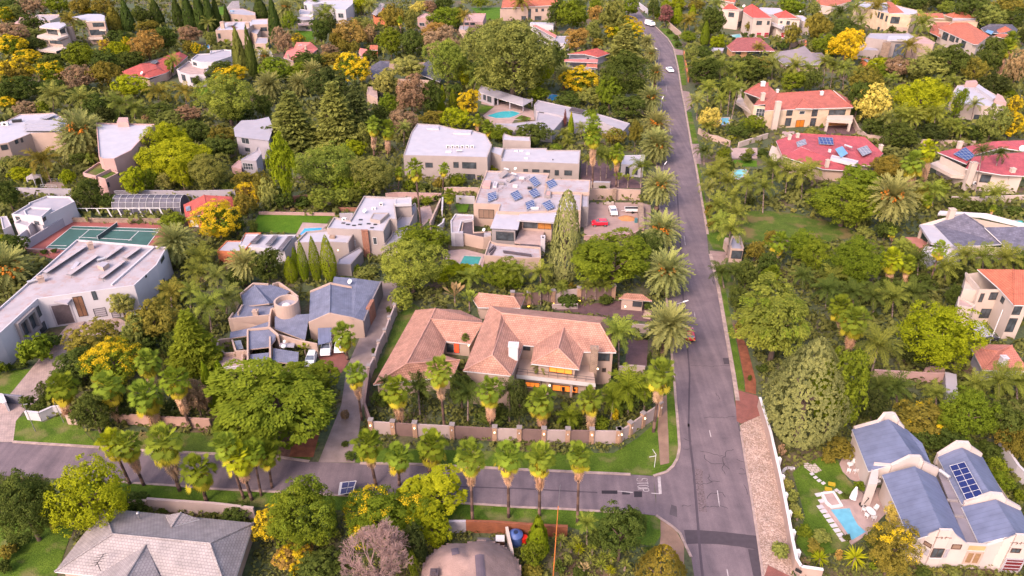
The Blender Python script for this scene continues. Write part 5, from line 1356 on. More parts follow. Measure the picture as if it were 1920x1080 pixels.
h.roof({'a': z(1365,360,3.4),'b': z(1480,310,5),'c': z(1770,315,5),'d': z(1840,380,3.4),'e': z(1790,440,3.2),'f': z(1420,420,3.2)},['abcdef'],SLATED,'bc'); h.roof({'a': z(1560,385,3.4),'b': z(1680,335,5.4),'c': z(1800,400,3.4),'d': z(1600,425,3.3)},['abd','bcd'],ORANGETILE); h.roof({'a': z(1530,460,2.8),'b': z(1600,430,3.2),'c': z(1730,440,3.2),'d': z(1690,500,2.6)},['abcd'],ORANGETILE); h.walls([z(1380,370,3),z(1480,330,3),z(1830,385,3),z(1780,450,3),z(1530,470,2.6)],2.6,CREAM,ins=.2)
h.solar([z(1420,415,3.6),z(1450,385,3.8),z(1530,410,3.8),z(1500,450,3.6)],mat=plain('light_blue_panel',(.16,.35,.62),.3))
h=House('salmon_roof_terrace','row of salmon tiled roofs cut by the top of the photo behind tall palms','house',None,t30(480,20),10)
h.roof({'a': t30(360,10,5),'b': t30(380,-20,6),'c': t30(640,-20,6),'d': t30(620,10,5),'e': t30(480,50,4),'f': t30(400,40,4)},['abcdef'],ORANGETILE); h.walls([t30(380,15,4),t30(400,-10,4),t30(620,-10,4),t30(600,30,4),t30(480,50,4),t30(400,45,4)],3.8,PALECREAM,ins=.2); h.roof({'a': t20(1560,0,6),'b': t20(1580,-25,7),'c': t20(1690,-25,7),'d': t20(1670,20,5)},['abcd'],ORANGETILE); h.walls([t20(1565,10,5),t20(1590,-10,5),t20(1680,-10,5),t20(1665,30,5)],4.6,PALECREAM,ins=0)
# --- white flat house far right
h=House('skylit_flat_house','white flat-roofed house with a long skylight ridge and raised pink chimney block','house','the white skylit house',t30(1580,700),9,math.radians(-20))
h.block([t30(1380,700),t30(1420,640),t30(1560,625),t30(1700,705),t30(1790,780),t30(1720,800),t30(1460,780)],5,PALECREAM,WHITEROOF,par=.2); h.block([t30(1560,650),t30(1580,630),t30(1720,730),t30(1690,740)],5.8,WHITE,WHITEROOF,zb=4.6,par=0); h.block([t30(1480,620),t30(1485,605),t30(1560,600),t30(1575,620)],6.4,PINK,PINK,zb=4.6,par=0); h.block([t30(1700,745),t30(1720,700),t30(1760,720),t30(1790,770)],6,PINK,PINK,zb=4.6,par=0)
h.win(rq(t30,1540,860,1590,910),kind='balcony_door',mull=(2,1))
# --- terracotta mansion on the right of the road
h=House('cream_mansion','cream two-storey mansion with red-tiled roofs, arched orange doors and a timber garage door','house','the cream mansion',t30(300,850),14,math.radians(-3))
M2=tiles('mansion_tiles',(.55,.17,.125),(.47,.14,.105),(.28,.08,.06),.4,.36,.03)
h.roof({'a': t30(-25,830,6),'b': t30(0,635,7),'c': t30(70,700,8.6),'d': t30(470,675,8.6),'e': t30(640,805,6.2),'f': t30(45,825,6)},['bcfa','cdef'],M2,'cd cf de')
h.roof({'a': t30(345,700,8),'b': t30(400,690,8.2),'c': t30(490,675,8.8),'d': t30(620,750,6.4),'e': t30(640,805,6.2)},['cde'],M2); h.roof({'a': t30(205,812,6.5),'b': t30(262,738,8),'c': t30(340,815,6.5)},['abc'],M2,'ab bc')
h.roof({'a': t20(1740,690,6),'b': t20(1850,625,8),'c': t20(1925,620,8),'d': t20(1925,780,6),'e': t20(1810,790,6),'f': t20(1860,735,6.4)},['abcdf'[0:3]+'df','fde'],M2,'ab bc')
h.walls([t30(-25,830,6),t30(10,700,6),t30(470,690,6),t30(635,805,6),t30(45,828,6)],5.9,plain('yellow_cream_render',(.66,.5,.35)),ins=.25); h.walls([t20(1745,695,6),t20(1850,640,6),t20(1930,640,6),t20(1930,800,6),t20(1815,790,6)],5.9,MATS['yellow_cream_render'],ins=.1)
h.slab([t20(1680,760),t20(1700,720),t20(1830,790),t20(1810,850)],3,.9,PALECREAM,'terrace'); h.chimney(*t30(80,765),9,1.7,1.2,4,PALECREAM,zb=0); h.chimney(*t20(1885,700),8.6,1.2,1.2,4,PALECREAM); h.chimney(*t30(405,690),9,.9,.9,1,WHITEFRAME); h.chimney(*t20(1885,615),9,1.4,1,1.4,WHITEFRAME); h.chimney(*t20(1715,665),8,1,1,3,PALECREAM); h.chimney(*t30(72,675),9,.8,.8,1,WHITEFRAME)
ORD=plain('orange_timber',(.62,.20,.02),.5,.12,3)
h.wins(rq(t30,140,805,185,868),rq(t30,330,812,372,872),rq(t30,128,885,172,945),rq(t30,316,886,358,945),mull=(2,3),frame=BROWNFRAME); h.win(rq(t30,207,900,270,960),kind='door',mull=(2,1),pane=ORD,frame=BROWNFRAME); h.win(rq(t30,448,905,588,958),kind='garage_door',mull=(1,4),pane=ORD,frame=PALECREAM); h.win(rq(t30,455,822,580,866),kind='balcony_door',mull=(3,1),frame=BROWNFRAME); h.win(rq(t30,235,832,276,856),mull=(1,1),frame=WHITEFRAME); h.win(rq(t20,1765,715,1830,770),kind='window',mull=(3,1),frame=BROWNFRAME); h.win(rq(t20,1830,815,1895,875),mull=(3,2),frame=WHITEFRAME)
h.slab([t30(440,895),t30(445,860),t30(640,865),t30(635,905)],3.6,1.0,PALECREAM,'balcony'); 
for x,y in [(430,985),(600,985)]: h.post(*t30(x,y),0,2.7,.35,PALECREAM)
h.block([t30(100,1010),t30(110,985),t30(200,985),t30(195,1015)],1,PALECREAM,TERRACE,par=0)
wall([t30(640,880),t30(680,960),t30(740,1010),t30(900,1025)],2,CREAM,'curving cream wall beside the timber garage door'); wall([t20(1400,960),t20(1480,1010),t20(1540,1020),t20(1640,1060)],1.8,CREAM,'cream garden wall beside the pale yellow bush'); wall([t20(1700,1070),t20(1920,1000)],1.6,PALECREAM,'pale retaining wall below the cream mansion'); wall([t30(1120,1045),t30(1400,1055),t30(1560,1060)],1.8,CREAM,'cream wall under tall thin palms behind the red solar roof')
# --- red roof with solar panels
h=House('red_solar_house','house under wide crimson hip roofs carrying three solar arrays','house','the crimson solar roof',t31(400,100),12)
h.roof({'a': t30(60,1055,5.4),'b': t30(210,1000,6.6),'c': t30(730,1030,6.6),'d': t31(865,70,4.8),'e': t31(770,160,4.4),'f': t31(640,165,4.2),'g': t31(460,110,5),'i': t31(250,20,6),'j': t31(110,95,4.6)},['abcdefgij'],CRIMSON,'bc'); h.roof({'i': t31(245,25,6.05),'j': t31(112,92,4.6),'k': t31(415,188,3.6),'l': t31(460,110,5),'m': t31(640,168,3.9),'n': t31(575,198,3.6)},['ilkj','lmnk'],CRIMSON,'il')
h.walls([t30(60,1060,4.6),t30(210,1010,4.6),t30(730,1040,4.6),t31(850,75,4.4),t31(765,155,4.2),t31(570,195,3.5),t31(415,185,3.5),t31(115,95,4.4)],3.5,CREAM,ins=.4)
for qd in [((375,1032),(485,1038),(490,1090),(380,1085))]: h.solar([t30(qd[0][0],qd[0][1],6.5),t30(qd[1][0],qd[1][1],6.5),t30(qd[2][0],qd[2][1],6.0),t30(qd[3][0],qd[3][1],6.0)])
h.solar([t30(210,1070,6.2),t30(275,1045,6.3),t31(290,5,6),t31(220,28,5.8)],mat=tiles('solar_cells_g',(.2,.2,.24),(.22,.22,.26),(.5,.46,.48),1,1.6,.06,.2,0,.1,0)); h.solar([t31(668,40,5.8),t31(740,14,6),t31(778,66,5.6),t31(708,95,5.4)],mat=MATS['solar_cells_g']); h.solar([t31(500,42,6.6),t31(555,20,6.8),t31(598,75,5.8),t31(545,106,5.6)],mat=plain('light_blue_panel',(.16,.35,.62),.3))
h.geyser(*t31(600,30),6.2,-1.0,2.4); h.chimney(*t31(450,122),5.8,.9,.8,2,PALECREAM); h.chimney(*t30(165,1015),7.2,.8,.8,1.6,PALECREAM); h.chimney(*t30(225,1005),7.4,.8,.8,1.6,PALECREAM); h.chimney(*t31(850,10),6,.9,.9,2,PALECREAM); h.block([t31(470,100),t31(480,80),t31(680,125),t31(660,145)],5.6,WHITE,WHITEROOF,zb=4.6,par=.1)
h.slab([t31(10,60),t31(30,10),t31(130,60),t31(60,130)],2.8,.8,PALECREAM,'terrace'); h.unit(*t31(460,60),6,.6,.6,.8,fan=False)
# --- red roofs at the edge of the photo
h=House('edge_red_house','cream house with crimson roofs, curved balcony, arches and tall chimneys beside a stone table umbrella','house','the crimson-roofed cream house',t31(1600,180),14)
h.roof({'a': t31(1270,60,6),'b': t30(1690,1060,7.6),'c': t30(1930,1060,7.6),'d': t31(1550,80,6.6),'e': t31(1490,150,6)},['abcd'[0:2]+'de','bcd'],CRIMSON); h.roof({'a': t31(1480,185,6),'b': t31(1540,95,7.4),'c': t31(1930,60,7.6),'d': t31(1930,240,5.6),'e': t31(1760,232,5.6),'f': t31(1570,200,6)},['abcdef'],CRIMSON); h.roof({'a': t31(1700,20,7),'b': t30(1720,1058,8),'c': t30(1960,1050,8),'d': t31(1960,60,7)},['abcd'],CRIMSON)
h.walls([t31(1290,75,5.8),t31(1500,10,5.8),t31(1920,60,5.4),t31(1920,240,5.4),t31(1570,205,5.4),t31(1480,180,5.4)],5.3,PALECREAM,ins=.3); h.slab([t31(1215,145),t31(1290,120),t31(1500,190),t31(1480,240),t31(1380,230)],3.4,.9,PALECREAM,'balcony')
h.solar([t31(1388,80,6.4),t31(1480,28,7),t31(1555,95,6.6),t31(1490,130,6.2)]); h.chimney(*t31(1548,140),8,1.6,1.2,4,PALECREAM,zb=0); h.chimney(*t31(1840,185),6.8,1.1,1,4,PALECREAM,zb=0); h.chimney(*t30(1445,1065),8.4,1,1,2,PALECREAM)
h.wins(rq(t31,1590,230,1670,290),rq(t31,1365,290,1400,320),mull=(2,1),frame=BROWNFRAME); h.win(rq(t31,1410,300,1460,350),kind='arch_opening',mull=(1,1)); h.dish(*t31(1905,50),7.4,.9); h.unit(*t31(1548,300),2.2,.9,.5,.7)
wall([t31(1380,395),t31(1560,400),t31(1750,390),t31(1930,385)],1.8,PALECREAM,'white garden wall below the cream house with crimson roofs')
# --- slate house with pool
h=House('slate_pool_house','house with mottled blue-grey slate roofs and white gable ends beside a turquoise pool','house','the slate-roofed pool house',t31(1600,660),12)
h.roof({'a': t31(1240,602,3.4),'b': t31(1470,522,6),'c': t31(1620,620,5),'d': t31(1790,750,3.4),'e': t31(1400,770,3)},['abcde'],tiles('mottled_slate',(.20,.19,.25),(.135,.13,.18),(.09,.085,.12),.6,.5,.02),'bc'); h.roof({'a': t31(1625,625,5.2),'b': t31(1940,620,5.2),'c': t31(1940,800,3.2),'d': t31(1790,780,3.2)},['abcd'],MATS['mottled_slate'])
h.roof({'a': t31(1135,605,3.2),'b': t31(1410,530,5.2),'c': t31(1470,520,6),'d': t31(1240,600,3.5)},['abcd'],PALECREAM,thick=.4); h.roof({'a': t31(1275,520,3.4),'b': t31(1290,500,3.6),'c': t31(1640,520,3.6),'d': t31(1940,600,3.4),'e': t31(1940,620,3.2),'f': t31(1600,540,3.2)},['abcdef'],WHITE,thick=.5); h.chimney(*t31(1385,490),7,1.3,1,3,PALECREAM)
h.slab([t31(1135,605),t31(1240,600),t31(1390,760),t31(1225,740)],3.2,.5,WHITEROOF,'veranda_slab'); h.walls([t31(1300,610,3),t31(1480,540,3),t31(1930,630,3),t31(1930,790,3),t31(1420,765,3)],3,PALECREAM,ins=.4); h.slab([t31(1030,697),t31(1135,700),t31(1200,745),t31(1130,820)],.3,.3,plain('salmon_terrace',(.5,.21,.17)),'terrace')
for x,y in [(1130,705),(1195,775)]: h.post(*t31(x,y),.3,2.8,.25,PALECREAM)
h.block([t31(1160,800),t31(1180,770),t31(1450,770),t31(1460,820),t31(1250,880)],2.6,WHITE,WHITE,par=.6)
# --- orange-tiled tall house at the right edge
h=House('orange_tiled_house','tall cream house with bright orange tiles and dark-framed windows above a small pavilion','house','the tall orange-tiled house',t32(1780,250),10,math.radians(8))
h.roof({'a': t31(1485,950,8),'b': t31(1570,938,8),'c': t31(1840,940,9.6),'d': t31(1960,945,9.6),'e': t32(1960,130,7.6),'f': t32(1845,128,7.6),'g': t32(1740,10,7.6)},['bcfg','cdef'],ORANGETILE,'cf',ORANGETILE)
h.walls([t31(1490,960,7.8),t31(1620,940,7.8),t31(1960,950,7.8),t32(1960,128,7.6),t32(1850,125,7.6),t32(1740,5,7.6),t32(1590,3,7.6)],7.4,PALECREAM,ins=.1); h.block([t31(1470,1070),t31(1490,960),t32(1590,0),t32(1540,70)][0:3]+[t32(1585,20),t32(1465,10)],6.6,PALECREAM,PALECREAM,par=.4)
h.wins(rq(t32,1660,32,1720,88),rq(t32,1745,60,1775,120),rq(t32,1825,125,1900,200),rq(t32,1745,225,1855,328),rq(t32,1590,155,1665,225),mull=(2,1)); h.wins(rq(t32,1585,40,1615,105),mull=(1,1),frame=BROWNFRAME)
h.slab([t32(1530,250),t32(1600,250),t32(1680,350),t32(1560,385)],2.7,.25,WHITEROOF,'carport_roof'); h.block([t32(1420,130),t32(1430,60),t32(1560,130),t32(1530,150)],4.6,PALECREAM,TERRACE,par=.3)
mb=MB(); a,b=G(*t32(1660,415)),G(*t32(1660,415)); mb.tube(a,a+Vector((0,0,7.4)),.09); mb.build('downpipe',WHITEFRAME,h.root)
h=House('salmon_tiled_pavilion','cream pavilion with a salmon hip roof and one white chimney','pavilion','the salmon-tiled pavilion',t32(1750,580),6)
h.roof({'a': t32(1525,450,3),'b': t32(1580,420,3.4),'c': t32(1810,425,4.8),'d': t32(1725,475,5),'e': t32(1610,615,3),'f': t32(1960,625,3),'g': t32(1830,430,4.8)},['abcd','ade','dgfe','cgd'],plain('salmon_tiles',(.62,.24,.17)) and tiles('salmon_tiles_t',(.62,.25,.175),(.55,.21,.15),(.36,.13,.1),.36,.42,.04),'ad de dg',MATS['salmon_tiles_t'] if 'salmon_tiles_t' in MATS else None); h.walls([t32(1540,460,2.9),t32(1590,430,2.9),t32(1850,440,2.9),t32(1940,620,2.9),t32(1620,612,2.9)],2.9,LILACW,ins=.3); h.chimney(*t32(1775,520),5.6,.9,.9,1.6,WHITE); h.win(rq(t32,1490,570,1530,650),kind='glass_door',mull=(3,1))
wall([t32(800,615),t32(1200,640),t32(1330,640)],1.8,PINK,'long mauve-pink wall between the garden trees and the salmon pavilion'); wall([t32(1180,590),t32(1330,600)],1.6,PINK,'low mauve block wall beside the garden chairs'); wall([t32(1370,640),t32(1380,800)],2.2,LILACW,'grey entrance wall in front of the salmon pavilion',th=1.6)
wall([t33(1750,60),t33(1800,130),t33(1880,250),t33(1960,330)],2,WHITE,'white curving wall behind the blue-roofed gabled house')
# ------------------------------------------------------------------ nearest houses, walls, pools, street furniture, cars
t03,t13,t23=Tq(0,3),Tq(1,3),Tq(2,3); t02,t12,t22=Tq(0,2),Tq(1,2),Tq(2,2)
# --- blue-roofed gabled house
z=Zm(1590,760,3.376)
GABLE=plain('gable_cream',(.60,.51,.47),.8,.06,.5,stain=.1,stain_col=(.4,.3,.24))
h=House('gabled_blue_house','cream gabled house with plain blue sheet roofs and a rack of twelve solar panels','house','the blue-roofed gabled house',z(560,600),12,math.radians(-30))
E0,RI=4.0,6.2
h.roof({'a': z(25,152,E0),'b': z(257,88,RI),'c': z(425,335,RI),'d': z(130,418,E0),'e': z(372,152,E0+.6),'f': z(470,240,E0+.3),'g': z(530,382,E0)},['abcd','befgc'],BLUESHEET)
h.roof({'a': z(215,440,E0),'b': z(420,385,RI),'c': z(602,795,RI),'d': z(380,862,E0),'e': z(560,455,E0),'f': z(752,868,E0),'g': z(350,750,E0)},['abcdg','befc'],BLUESHEET)
h.roof({'a': z(560,312,E0),'b': z(722,268,RI),'c': z(895,552,RI),'d': z(722,628,E0),'e': z(852,326,E0),'f': z(978,552,E0)},['abcd','befc'],BLUESHEET)
h.roof({'a': z(720,642,E0),'b': z(935,595,RI),'c': z(1070,818,RI),'d': z(830,876,E0),'e': z(1095,665,E0+.3),'f': z(1190,860,E0+.3)},['abcd','befc'],BLUESHEET)
h.slab([z(560,400),z(600,400),z(640,470),z(735,640),z(835,878),z(745,868)],3.7,.3,plain('flat_link_roof',(.26,.23,.26),.8),'link_roof')
for x0,y0,x1,y1 in [(625,590,695,600),(672,690,730,700)]: h.slab([z(x0,y0),z(x1,y0+3),z(x1+5,y1+5),z(x0+5,y1)],3.95,.25,GREYW,'upstand')
for pts in ([(40,138,4.3),(195,95,5.8),(235,48,6.9),(292,46,6.9),(322,95,6.0),(357,138,5)],[(165,365,4.6),(275,376,5.2),(392,318,6.9),(460,320,6.9),(478,352,6.2),(572,396,4.7)],[(568,306,4.4),(690,228,6.9),(766,232,6.9),(780,255,6.3),(846,300,4.8)],
            [(735,612,4.5),(905,552,6.9),(980,560,6.9),(1000,590,6.2),(1092,642,4.8)]):
    curtain(h,[z(*p_) for p_ in pts],GABLE,2.5,.5,'gable')
    curtain(h,[z(p_[0],p_[1],p_[2]+.1) for p_ in pts],WHITE,pts[0][2],.22,'coping') if False else None
curtain(h,[z(413,838,4.4),z(500,815,5.1),z(582,784,6.9),z(662,786,6.9),z(680,815,6.0),z(752,872,4.5),z(880,882,4.4),z(985,848,5.2),z(1066,815,6.9),z(1200,822,6.9)],GABLE,0,.35,'gable')
h.walls([z(25,152,3.9),z(257,88,3.9),z(372,152,3.9),z(530,382,3.9),z(430,340,3.9),z(130,418,3.9)],3.9,GABLE,ins=.3); h.walls([z(215,440,3.9),z(560,455,3.9),z(752,868,3.9),z(400,850,3.9)],3.9,GABLE,ins=.3); h.walls([z(560,312,3.9),z(852,326,3.9),z(1190,820,3.9),z(850,880,3.9)],3.9,GABLE,ins=.4)
a,b,c_,d_=[G(*z(*k)) for k in ((645,388,5.0),(738,362,5.9),(855,572,5.9),(750,602,5.0))]
for r_ in range(6):
    for k in range(2):
        u0,u1,w0,w1=k/2,(k+1)/2,r_/6,(r_+1)/6
        def bl(u,w): return a.lerp(b,u).lerp(d_.lerp(c_,u),w)
        Q=[bl(u0,w0),bl(u1,w0),bl(u1,w1),bl(u0,w1)]
        n=(Q[1] - Q[0]).cross(Q[3] - Q[0]).normalized(); n=n if n.z > 0 else -n
        mb=MB(); T_=[q_+n*.14 for q_ in Q]
        for i in range(4): mb.tube(T_[i],T_[(i+1) % 4],.035,n=4)
        mb.face([q_+n*.1 for q_ in Q]); o=mb.build('solar_panel',WHITEFRAME,h.root)
        mb=MB(); mb.face([q_+n*.15+(sum(Q,Vector())/4 - q_)*.05 for q_ in Q]); co=mb.build('cells',plain('deep_blue_cells',(.02,.03,.13),.15,.1),h.root); co.parent=o
h.geyser(*z(605,450),4.0,-1.1,1.6)
h.block([z(125,500),z(150,405),z(195,408),z(185,500)],4.2,GABLE,GABLE,par=0,wallname='chimney'); 
h.win(rq(z,515,905,608,962),kind='window',mull=(2,1),frame=BROWNFRAME,sill=True); h.win(rq(z,483,908,513,952),kind='shutter',mull=(1,1),pane=LILACW,frame=LILACW); h.win(rq(z,609,912,636,960),kind='shutter',mull=(1,1),pane=LILACW,frame=LILACW)
h.win(rq(z,450,866,560,894),kind='slot_window',mull=(1,1),frame=BROWNFRAME,pane=plain('shaded_room',(.28,.18,.13),.9)); h.win(rq(z,598,878,718,908),kind='slot_window',mull=(1,1),frame=BROWNFRAME,pane=MATS['shaded_room'])
h.win(rq(z,735,925,850,1005),kind='porch_door',mull=(2,1),pane=plain('tan_timber',(.34,.2,.1),.6,.2,3),frame=CREAM,fw=.25); h.win(rq(z,755,885,878,920),kind='porch_panel',mull=(1,1),pane=plain('yellow_panel',(.52,.38,.18),.7),frame=GABLE)
h.win(rq(z,868,968,1170,1050),kind='garage_door',mull=(1,4),pane=plain('oxblood_door',(.17,.02,.025),.5),frame=LILACW,fw=.2); h.win(rq(z,1030,905,1092,932),mull=(2,1),frame=BROWNFRAME)
for cx,cy in ((605,838),(1080,872)):
    pl=h.hit(*z(cx,cy))
    if pl:
        t_,a_,e_,n_,zb_,zt_,L_=pl; s0,z0=h.on(pl,*z(cx,cy)[:2]); c0=a_+e_*s0+Vector((0,0,z0))+n_*.05
        mb=MB()
        for sx in (-1,1):
            for (u0,v0,u1,v1) in ((.1,0,.45,.12),(.45,.12,.75,-.02),(.75,-.02,1.0,.03),(.1,0,.3,.22),(.1,0,.3,-.2)):
                mb.tube(c0+e_*(sx*u0)+Vector((0,0,v0)),c0+e_*(sx*u1)+Vector((0,0,v1)),.035,n=4)
        mb.build('scroll_ornament',plain('ornament_brown',(.24,.14,.11),.7),h.root)
# --- grey tiled house
h=House('grey_tiled_house','broad house under a pale grey tiled hip roof with front gable and dark aerial','house','the grey-tiled house',t03(1150,900),14,math.radians(-4))
h.roof({'a': t03(775,572,3.3),'b': t03(1905,682,3.3),'r': t03(845,765,6.2),'s': t03(1575,835,6.2),'d': t03(410,1047,3.3),'e': t03(1720,1240,3.3),'f': t03(720,1080,3.3),'g': t03(1095,848,5.8),'i': t03(1230,1140,3.3),'j': t03(950,1085,5.8),'k': t03(640,1160,3.3),'l': t03(1240,1180,3.3)},
       ['abrs'[0:2]+'sr','ard','rsei'+'gfd','sbe','gjkf','gjli','jlk'],GREYTILE,'rs ra rd sb se gj',GREYTILE)
h.roof({'a': t03(1240,625,3.9),'b': t03(1358,603,5.0),'c': t03(1285,714,4.9),'d': t03(1495,652,3.8)},['abc','bdc'],GREYTILE,'bc',GREYTILE)
h.walls([t03(775,572,3.1),t03(1905,682,3.1),t03(1720,1240,3.1),t03(410,1047,3.1)],3.1,CREAM,ins=.6)
h.win((476,1033,484,1042),mull=(2,2),frame=BROWNFRAME)
pp=G(*t03(1045,640),4.4); mb=MB(); mb.tube(pp - Vector((0,0,.3)),pp+Vector((0,0,.7)),.12,n=8); mb.ball(pp+Vector((0,0,.8)),.25,.25,.18,10,5); mb.build('vent_pipe',METAL,h.root)
pp=G(*t03(755,1040),4.2); mb=MB(); mb.tube(pp,pp+Vector((0,0,1.6)),.04)
for k in range(5): mb.tube(pp+Vector((-.9+k*.12,-.2+.3*k,1.1+.1*k)),pp+Vector((.5+k*.12,-.2+.3*k,1.5+.1*k)),.03,n=4)
mb.tube(pp+Vector((-.2,-.3,1.2)),pp+Vector((.4,1.1,1.75)),.035,n=4); mb.build('aerial',DARKFRAME,h.root)
# --- thatched house
z3=Zm(780,940,6.857)
THATCH=plain('thatch',(.33,.225,.20),.95,.14,.8,bump=.8)
h=House('thatched_house','rounded mauve-brown thatched roof with dark ridge caps at the foot of the photo','house','the thatched house',z3(800,900),7)
r1a,r1b=G(*z3(812,660),6.2),G(*z3(880,1500),6.2); r2a,r2b=G(*z3(500,640),5.8),G(*z3(820,800),5.8)
def sdist(p,a,b):
    ab=b - a; k=max(0,min(1,(p - a).dot(ab)/ab.dot(ab))); return (p - a - ab*k).length
def thz(x,y):
    p=Vector((x,y,0)); A_,B_=r1a.copy(),r1b.copy(); A_.z=B_.z=0; C_,D_=r2a.copy(),r2b.copy(); C_.z=D_.z=0
    d1,d2=sdist(p,A_,B_),sdist(p,C_,D_)
    return max(6.4 - .78*math.sqrt(d1*d1+.5),6.0 - .85*math.sqrt(d2*d2+.5))
mb=MB(); st=.3; x0,y0=r1a.x - 9,r1b.y - 3; V={}; nx_,ny_=60,int((r1a.y+7 - y0)/st)
for i in range(nx_):
    for j in range(ny_):
        x,y=x0+i*st,y0+j*st; zz=thz(x,y)
        if zz > 2.2: V[(i,j)]=len(mb.v); mb.v.append((x,y,max(zz,2.6)+R.uniform(-.03,.03) if zz > 2.6 else 2.3))
for (i,j),k in list(V.items()):
    q_=[(i,j),(i+1,j),(i+1,j+1),(i,j+1)]
    if all(t_ in V for t_ in q_): mb.f.append(tuple(V[t_] for t_ in q_)); mb.mi.append(0); mb.smooth.append(True)
mb.build('roof',THATCH,h.root)
mb=MB()
for (a,b,w_) in ((r1a,r1b,.55),(G(*z3(490,560),5.4),G(*z3(510,690),5.4),.45)):
    e_=(b - a); e_.z=0; e_.normalize(); n_=Vector((-e_.y,e_.x,0))
    L_=(b - a).length; N_=max(4,int(L_/.5))
    for i in range(N_):
        for k in range(-2,2):
            P4=[]
            for (ii,kk) in ((i,k),(i+1,k),(i+1,k+1),(i,k+1)):
                p_=a+e_*(L_*ii/N_)+n_*(w_*kk/2); P4.append(Vector((p_.x,p_.y,thz(p_.x,p_.y)+.09)))
            mb.face(P4)
mb.build('ridge_cap',plain('ridge_cement',(.13,.10,.125),.9,.15),h.root)
mb=MB(); cx_,cy_=(r2a.x+r1a.x)/2 - .3,(r1a.y+r1b.y)/2
mb.box(r1a.x,r1b.y+4,0,7,14,3.0); mb.build('wall',CREAM,h.root)
h.chimney(*z3(235,915),4.4,.8,.8,1.2,DARKBRICK)
tk=empty('water_tank',G(*z3(1283,510)),'round blue water tank with a dark lid behind the thatched house','water tank'); c=G(*z3(1283,520))
mb=MB(); BLUEP=plain('blue_plastic',(.08,.14,.38),.45,.08); mb.tube(c,c+Vector((0,0,1.5)),.95,n=20); mb.tube(c+Vector((0,0,1.5)),c+Vector((0,0,1.85)),.95,.45,n=20); mb.build('tank',BLUEP,tk); mb=MB(); mb.tube(c+Vector((0,0,1.85)),c+Vector((0,0,1.95)),.3,n=12); mb.build('lid',plain('navy_plastic',(.02,.03,.08),.5),tk)
rb_=empty('red_bin',G(*z3(1390,530)),'bright red round bin tucked beside the blue water tank','bin'); c=G(*z3(1390,530)); mb=MB(); mb.tube(c,c+Vector((0,0,1)),.35,.42,n=14); mb.tube(c+Vector((0,0,1)),c+Vector((0,0,1.1)),.45,n=14); mb.build('drum',plain('red_plastic',(.65,.02,.01),.45),rb_)
bx_=House('garden_box','small brown timber box with a white lid near the thatched house','box',None,z3(1080,530),1); bx_.block([z3(1025,512),z3(1025,432),z3(1138,432),z3(1138,515)],1.2,plain('dark_timber',(.12,.055,.035),.8),WHITEFRAME,par=0)
sheet('courtyard',[z3(780,470),z3(1020,470),z3(1200,560),z3(1220,720),z3(900,600)],plain('slate_paving',(.15,.14,.16),.8,.2),.05)
wall([z3(1165,330),z3(1195,470),z3(1225,600),z3(1240,690)],1.9,PALECREAM,'narrow cream dividing wall beside the blue water tank')
wall([z3(640,255),z3(1000,262),z3(1380,290),z3(1700,310),z3(1950,322)],2.1,tiles('rust_brick',(.38,.125,.055),(.30,.095,.045),(.2,.1,.07),.4,.12,.012),'rust-red brick wall behind the thatched house'); wall([z3(420,258),z3(640,256)],2.1,LILACW,'short white wall end joining the rust-red brick wall')
# --- boundary walls along the streets
def panel_wall(pts,hgt,mats,label,pm,step,ph=.35,pw=.7,lit=False,short=None):
    P=[G(p_[0],p_[1],hgt) for p_ in pts]; P=[Vector((p_.x,p_.y,0)) for p_ in P]
    r_=empty('boundary_wall',P[len(P) // 2],label,'wall'); k=0; posts=[]
    for a,b in zip(P,P[1:]):
        n=max(1,round((b - a).length/step)); ang=math.atan2(b.y - a.y,b.x - a.x)
        for i in range(n):
            p0,p1=a.lerp(b,i/n),a.lerp(b,(i+1)/n); e_=(p1 - p0).normalized(); n_=Vector((-e_.y,e_.x,0))
            mb=MB(); mb.obox(p0 - n_*.13+e_*pw*.4,(p1 - p0) - e_*pw*.8,n_*.26,(0,0,hgt)); mb.build('panel',mats[k % len(mats)],r_)
            posts.append((p0,ang)); k += 1
    posts.append((P[-1],ang))
    for c,an in posts:
        mb=MB(); mb.box(c.x,c.y,0,pw,pw,hgt+ph,an); pl_=mb.build('pillar',pm,r_)
        mb=MB(); mb.box(c.x,c.y,hgt+ph,pw+.14,pw+.14,.12,an); cp=mb.build('cap',GREYW,r_); cp.parent=pl_
        if lit:
            d_=Vector((math.sin(an),-math.cos(an),0)); mb=MB(); q_=c+d_*(pw/2+.08); mb.ball((q_.x,q_.y,hgt - .5),.12,.1,.16,8,5); lo=mb.build('lamp',BALLITE if k % 2 else WHITEFRAME,r_); lo.parent=pl_; k += 1
    return r_
SANDST=tiles('sandstone_blocks',(.55,.34,.22),(.48,.29,.19),(.38,.24,.17),.5,.3,.015)
BROWNW=plain('brown_render',(.22,.14,.125),.9,.12)
PINKW2=plain('pale_pink_render',(.46,.36,.335),.85,.08,.5,stain=.15,stain_col=(.3,.22,.2))
panel_wall([t12(860,1000),t12(1190,1020),t12(1470,1035),t12(1790,1052),t22(240,1064),t22(600,1070),t22(800,1072)],2.5,[PINKW2,BROWNW],'long pillared wall of alternating pink and brown panels in front of the terracotta house',SANDST,4.6,lit=True)
panel_wall([t22(810,1070),t22(890,1020),t22(985,950),t22(1110,870)],2.5,[PINKW2],'splayed corner wall of pale panels and sandstone pillars near the stop sign lawn',SANDST,3.6,lit=True)
panel_wall([t12(845,590),t12(885,515),t12(920,405),t12(965,320),t12(1000,225),t12(1040,130)],2.4,[PINKW2],'stepped pale wall with square pillars between the lane and the terracotta roof',PINKW2,4.4,.3,.6)
wall([t12(860,1000),t12(810,860),t12(845,600)],2.4,BROWNW,'brown wall end turning up the lane behind the street palms')
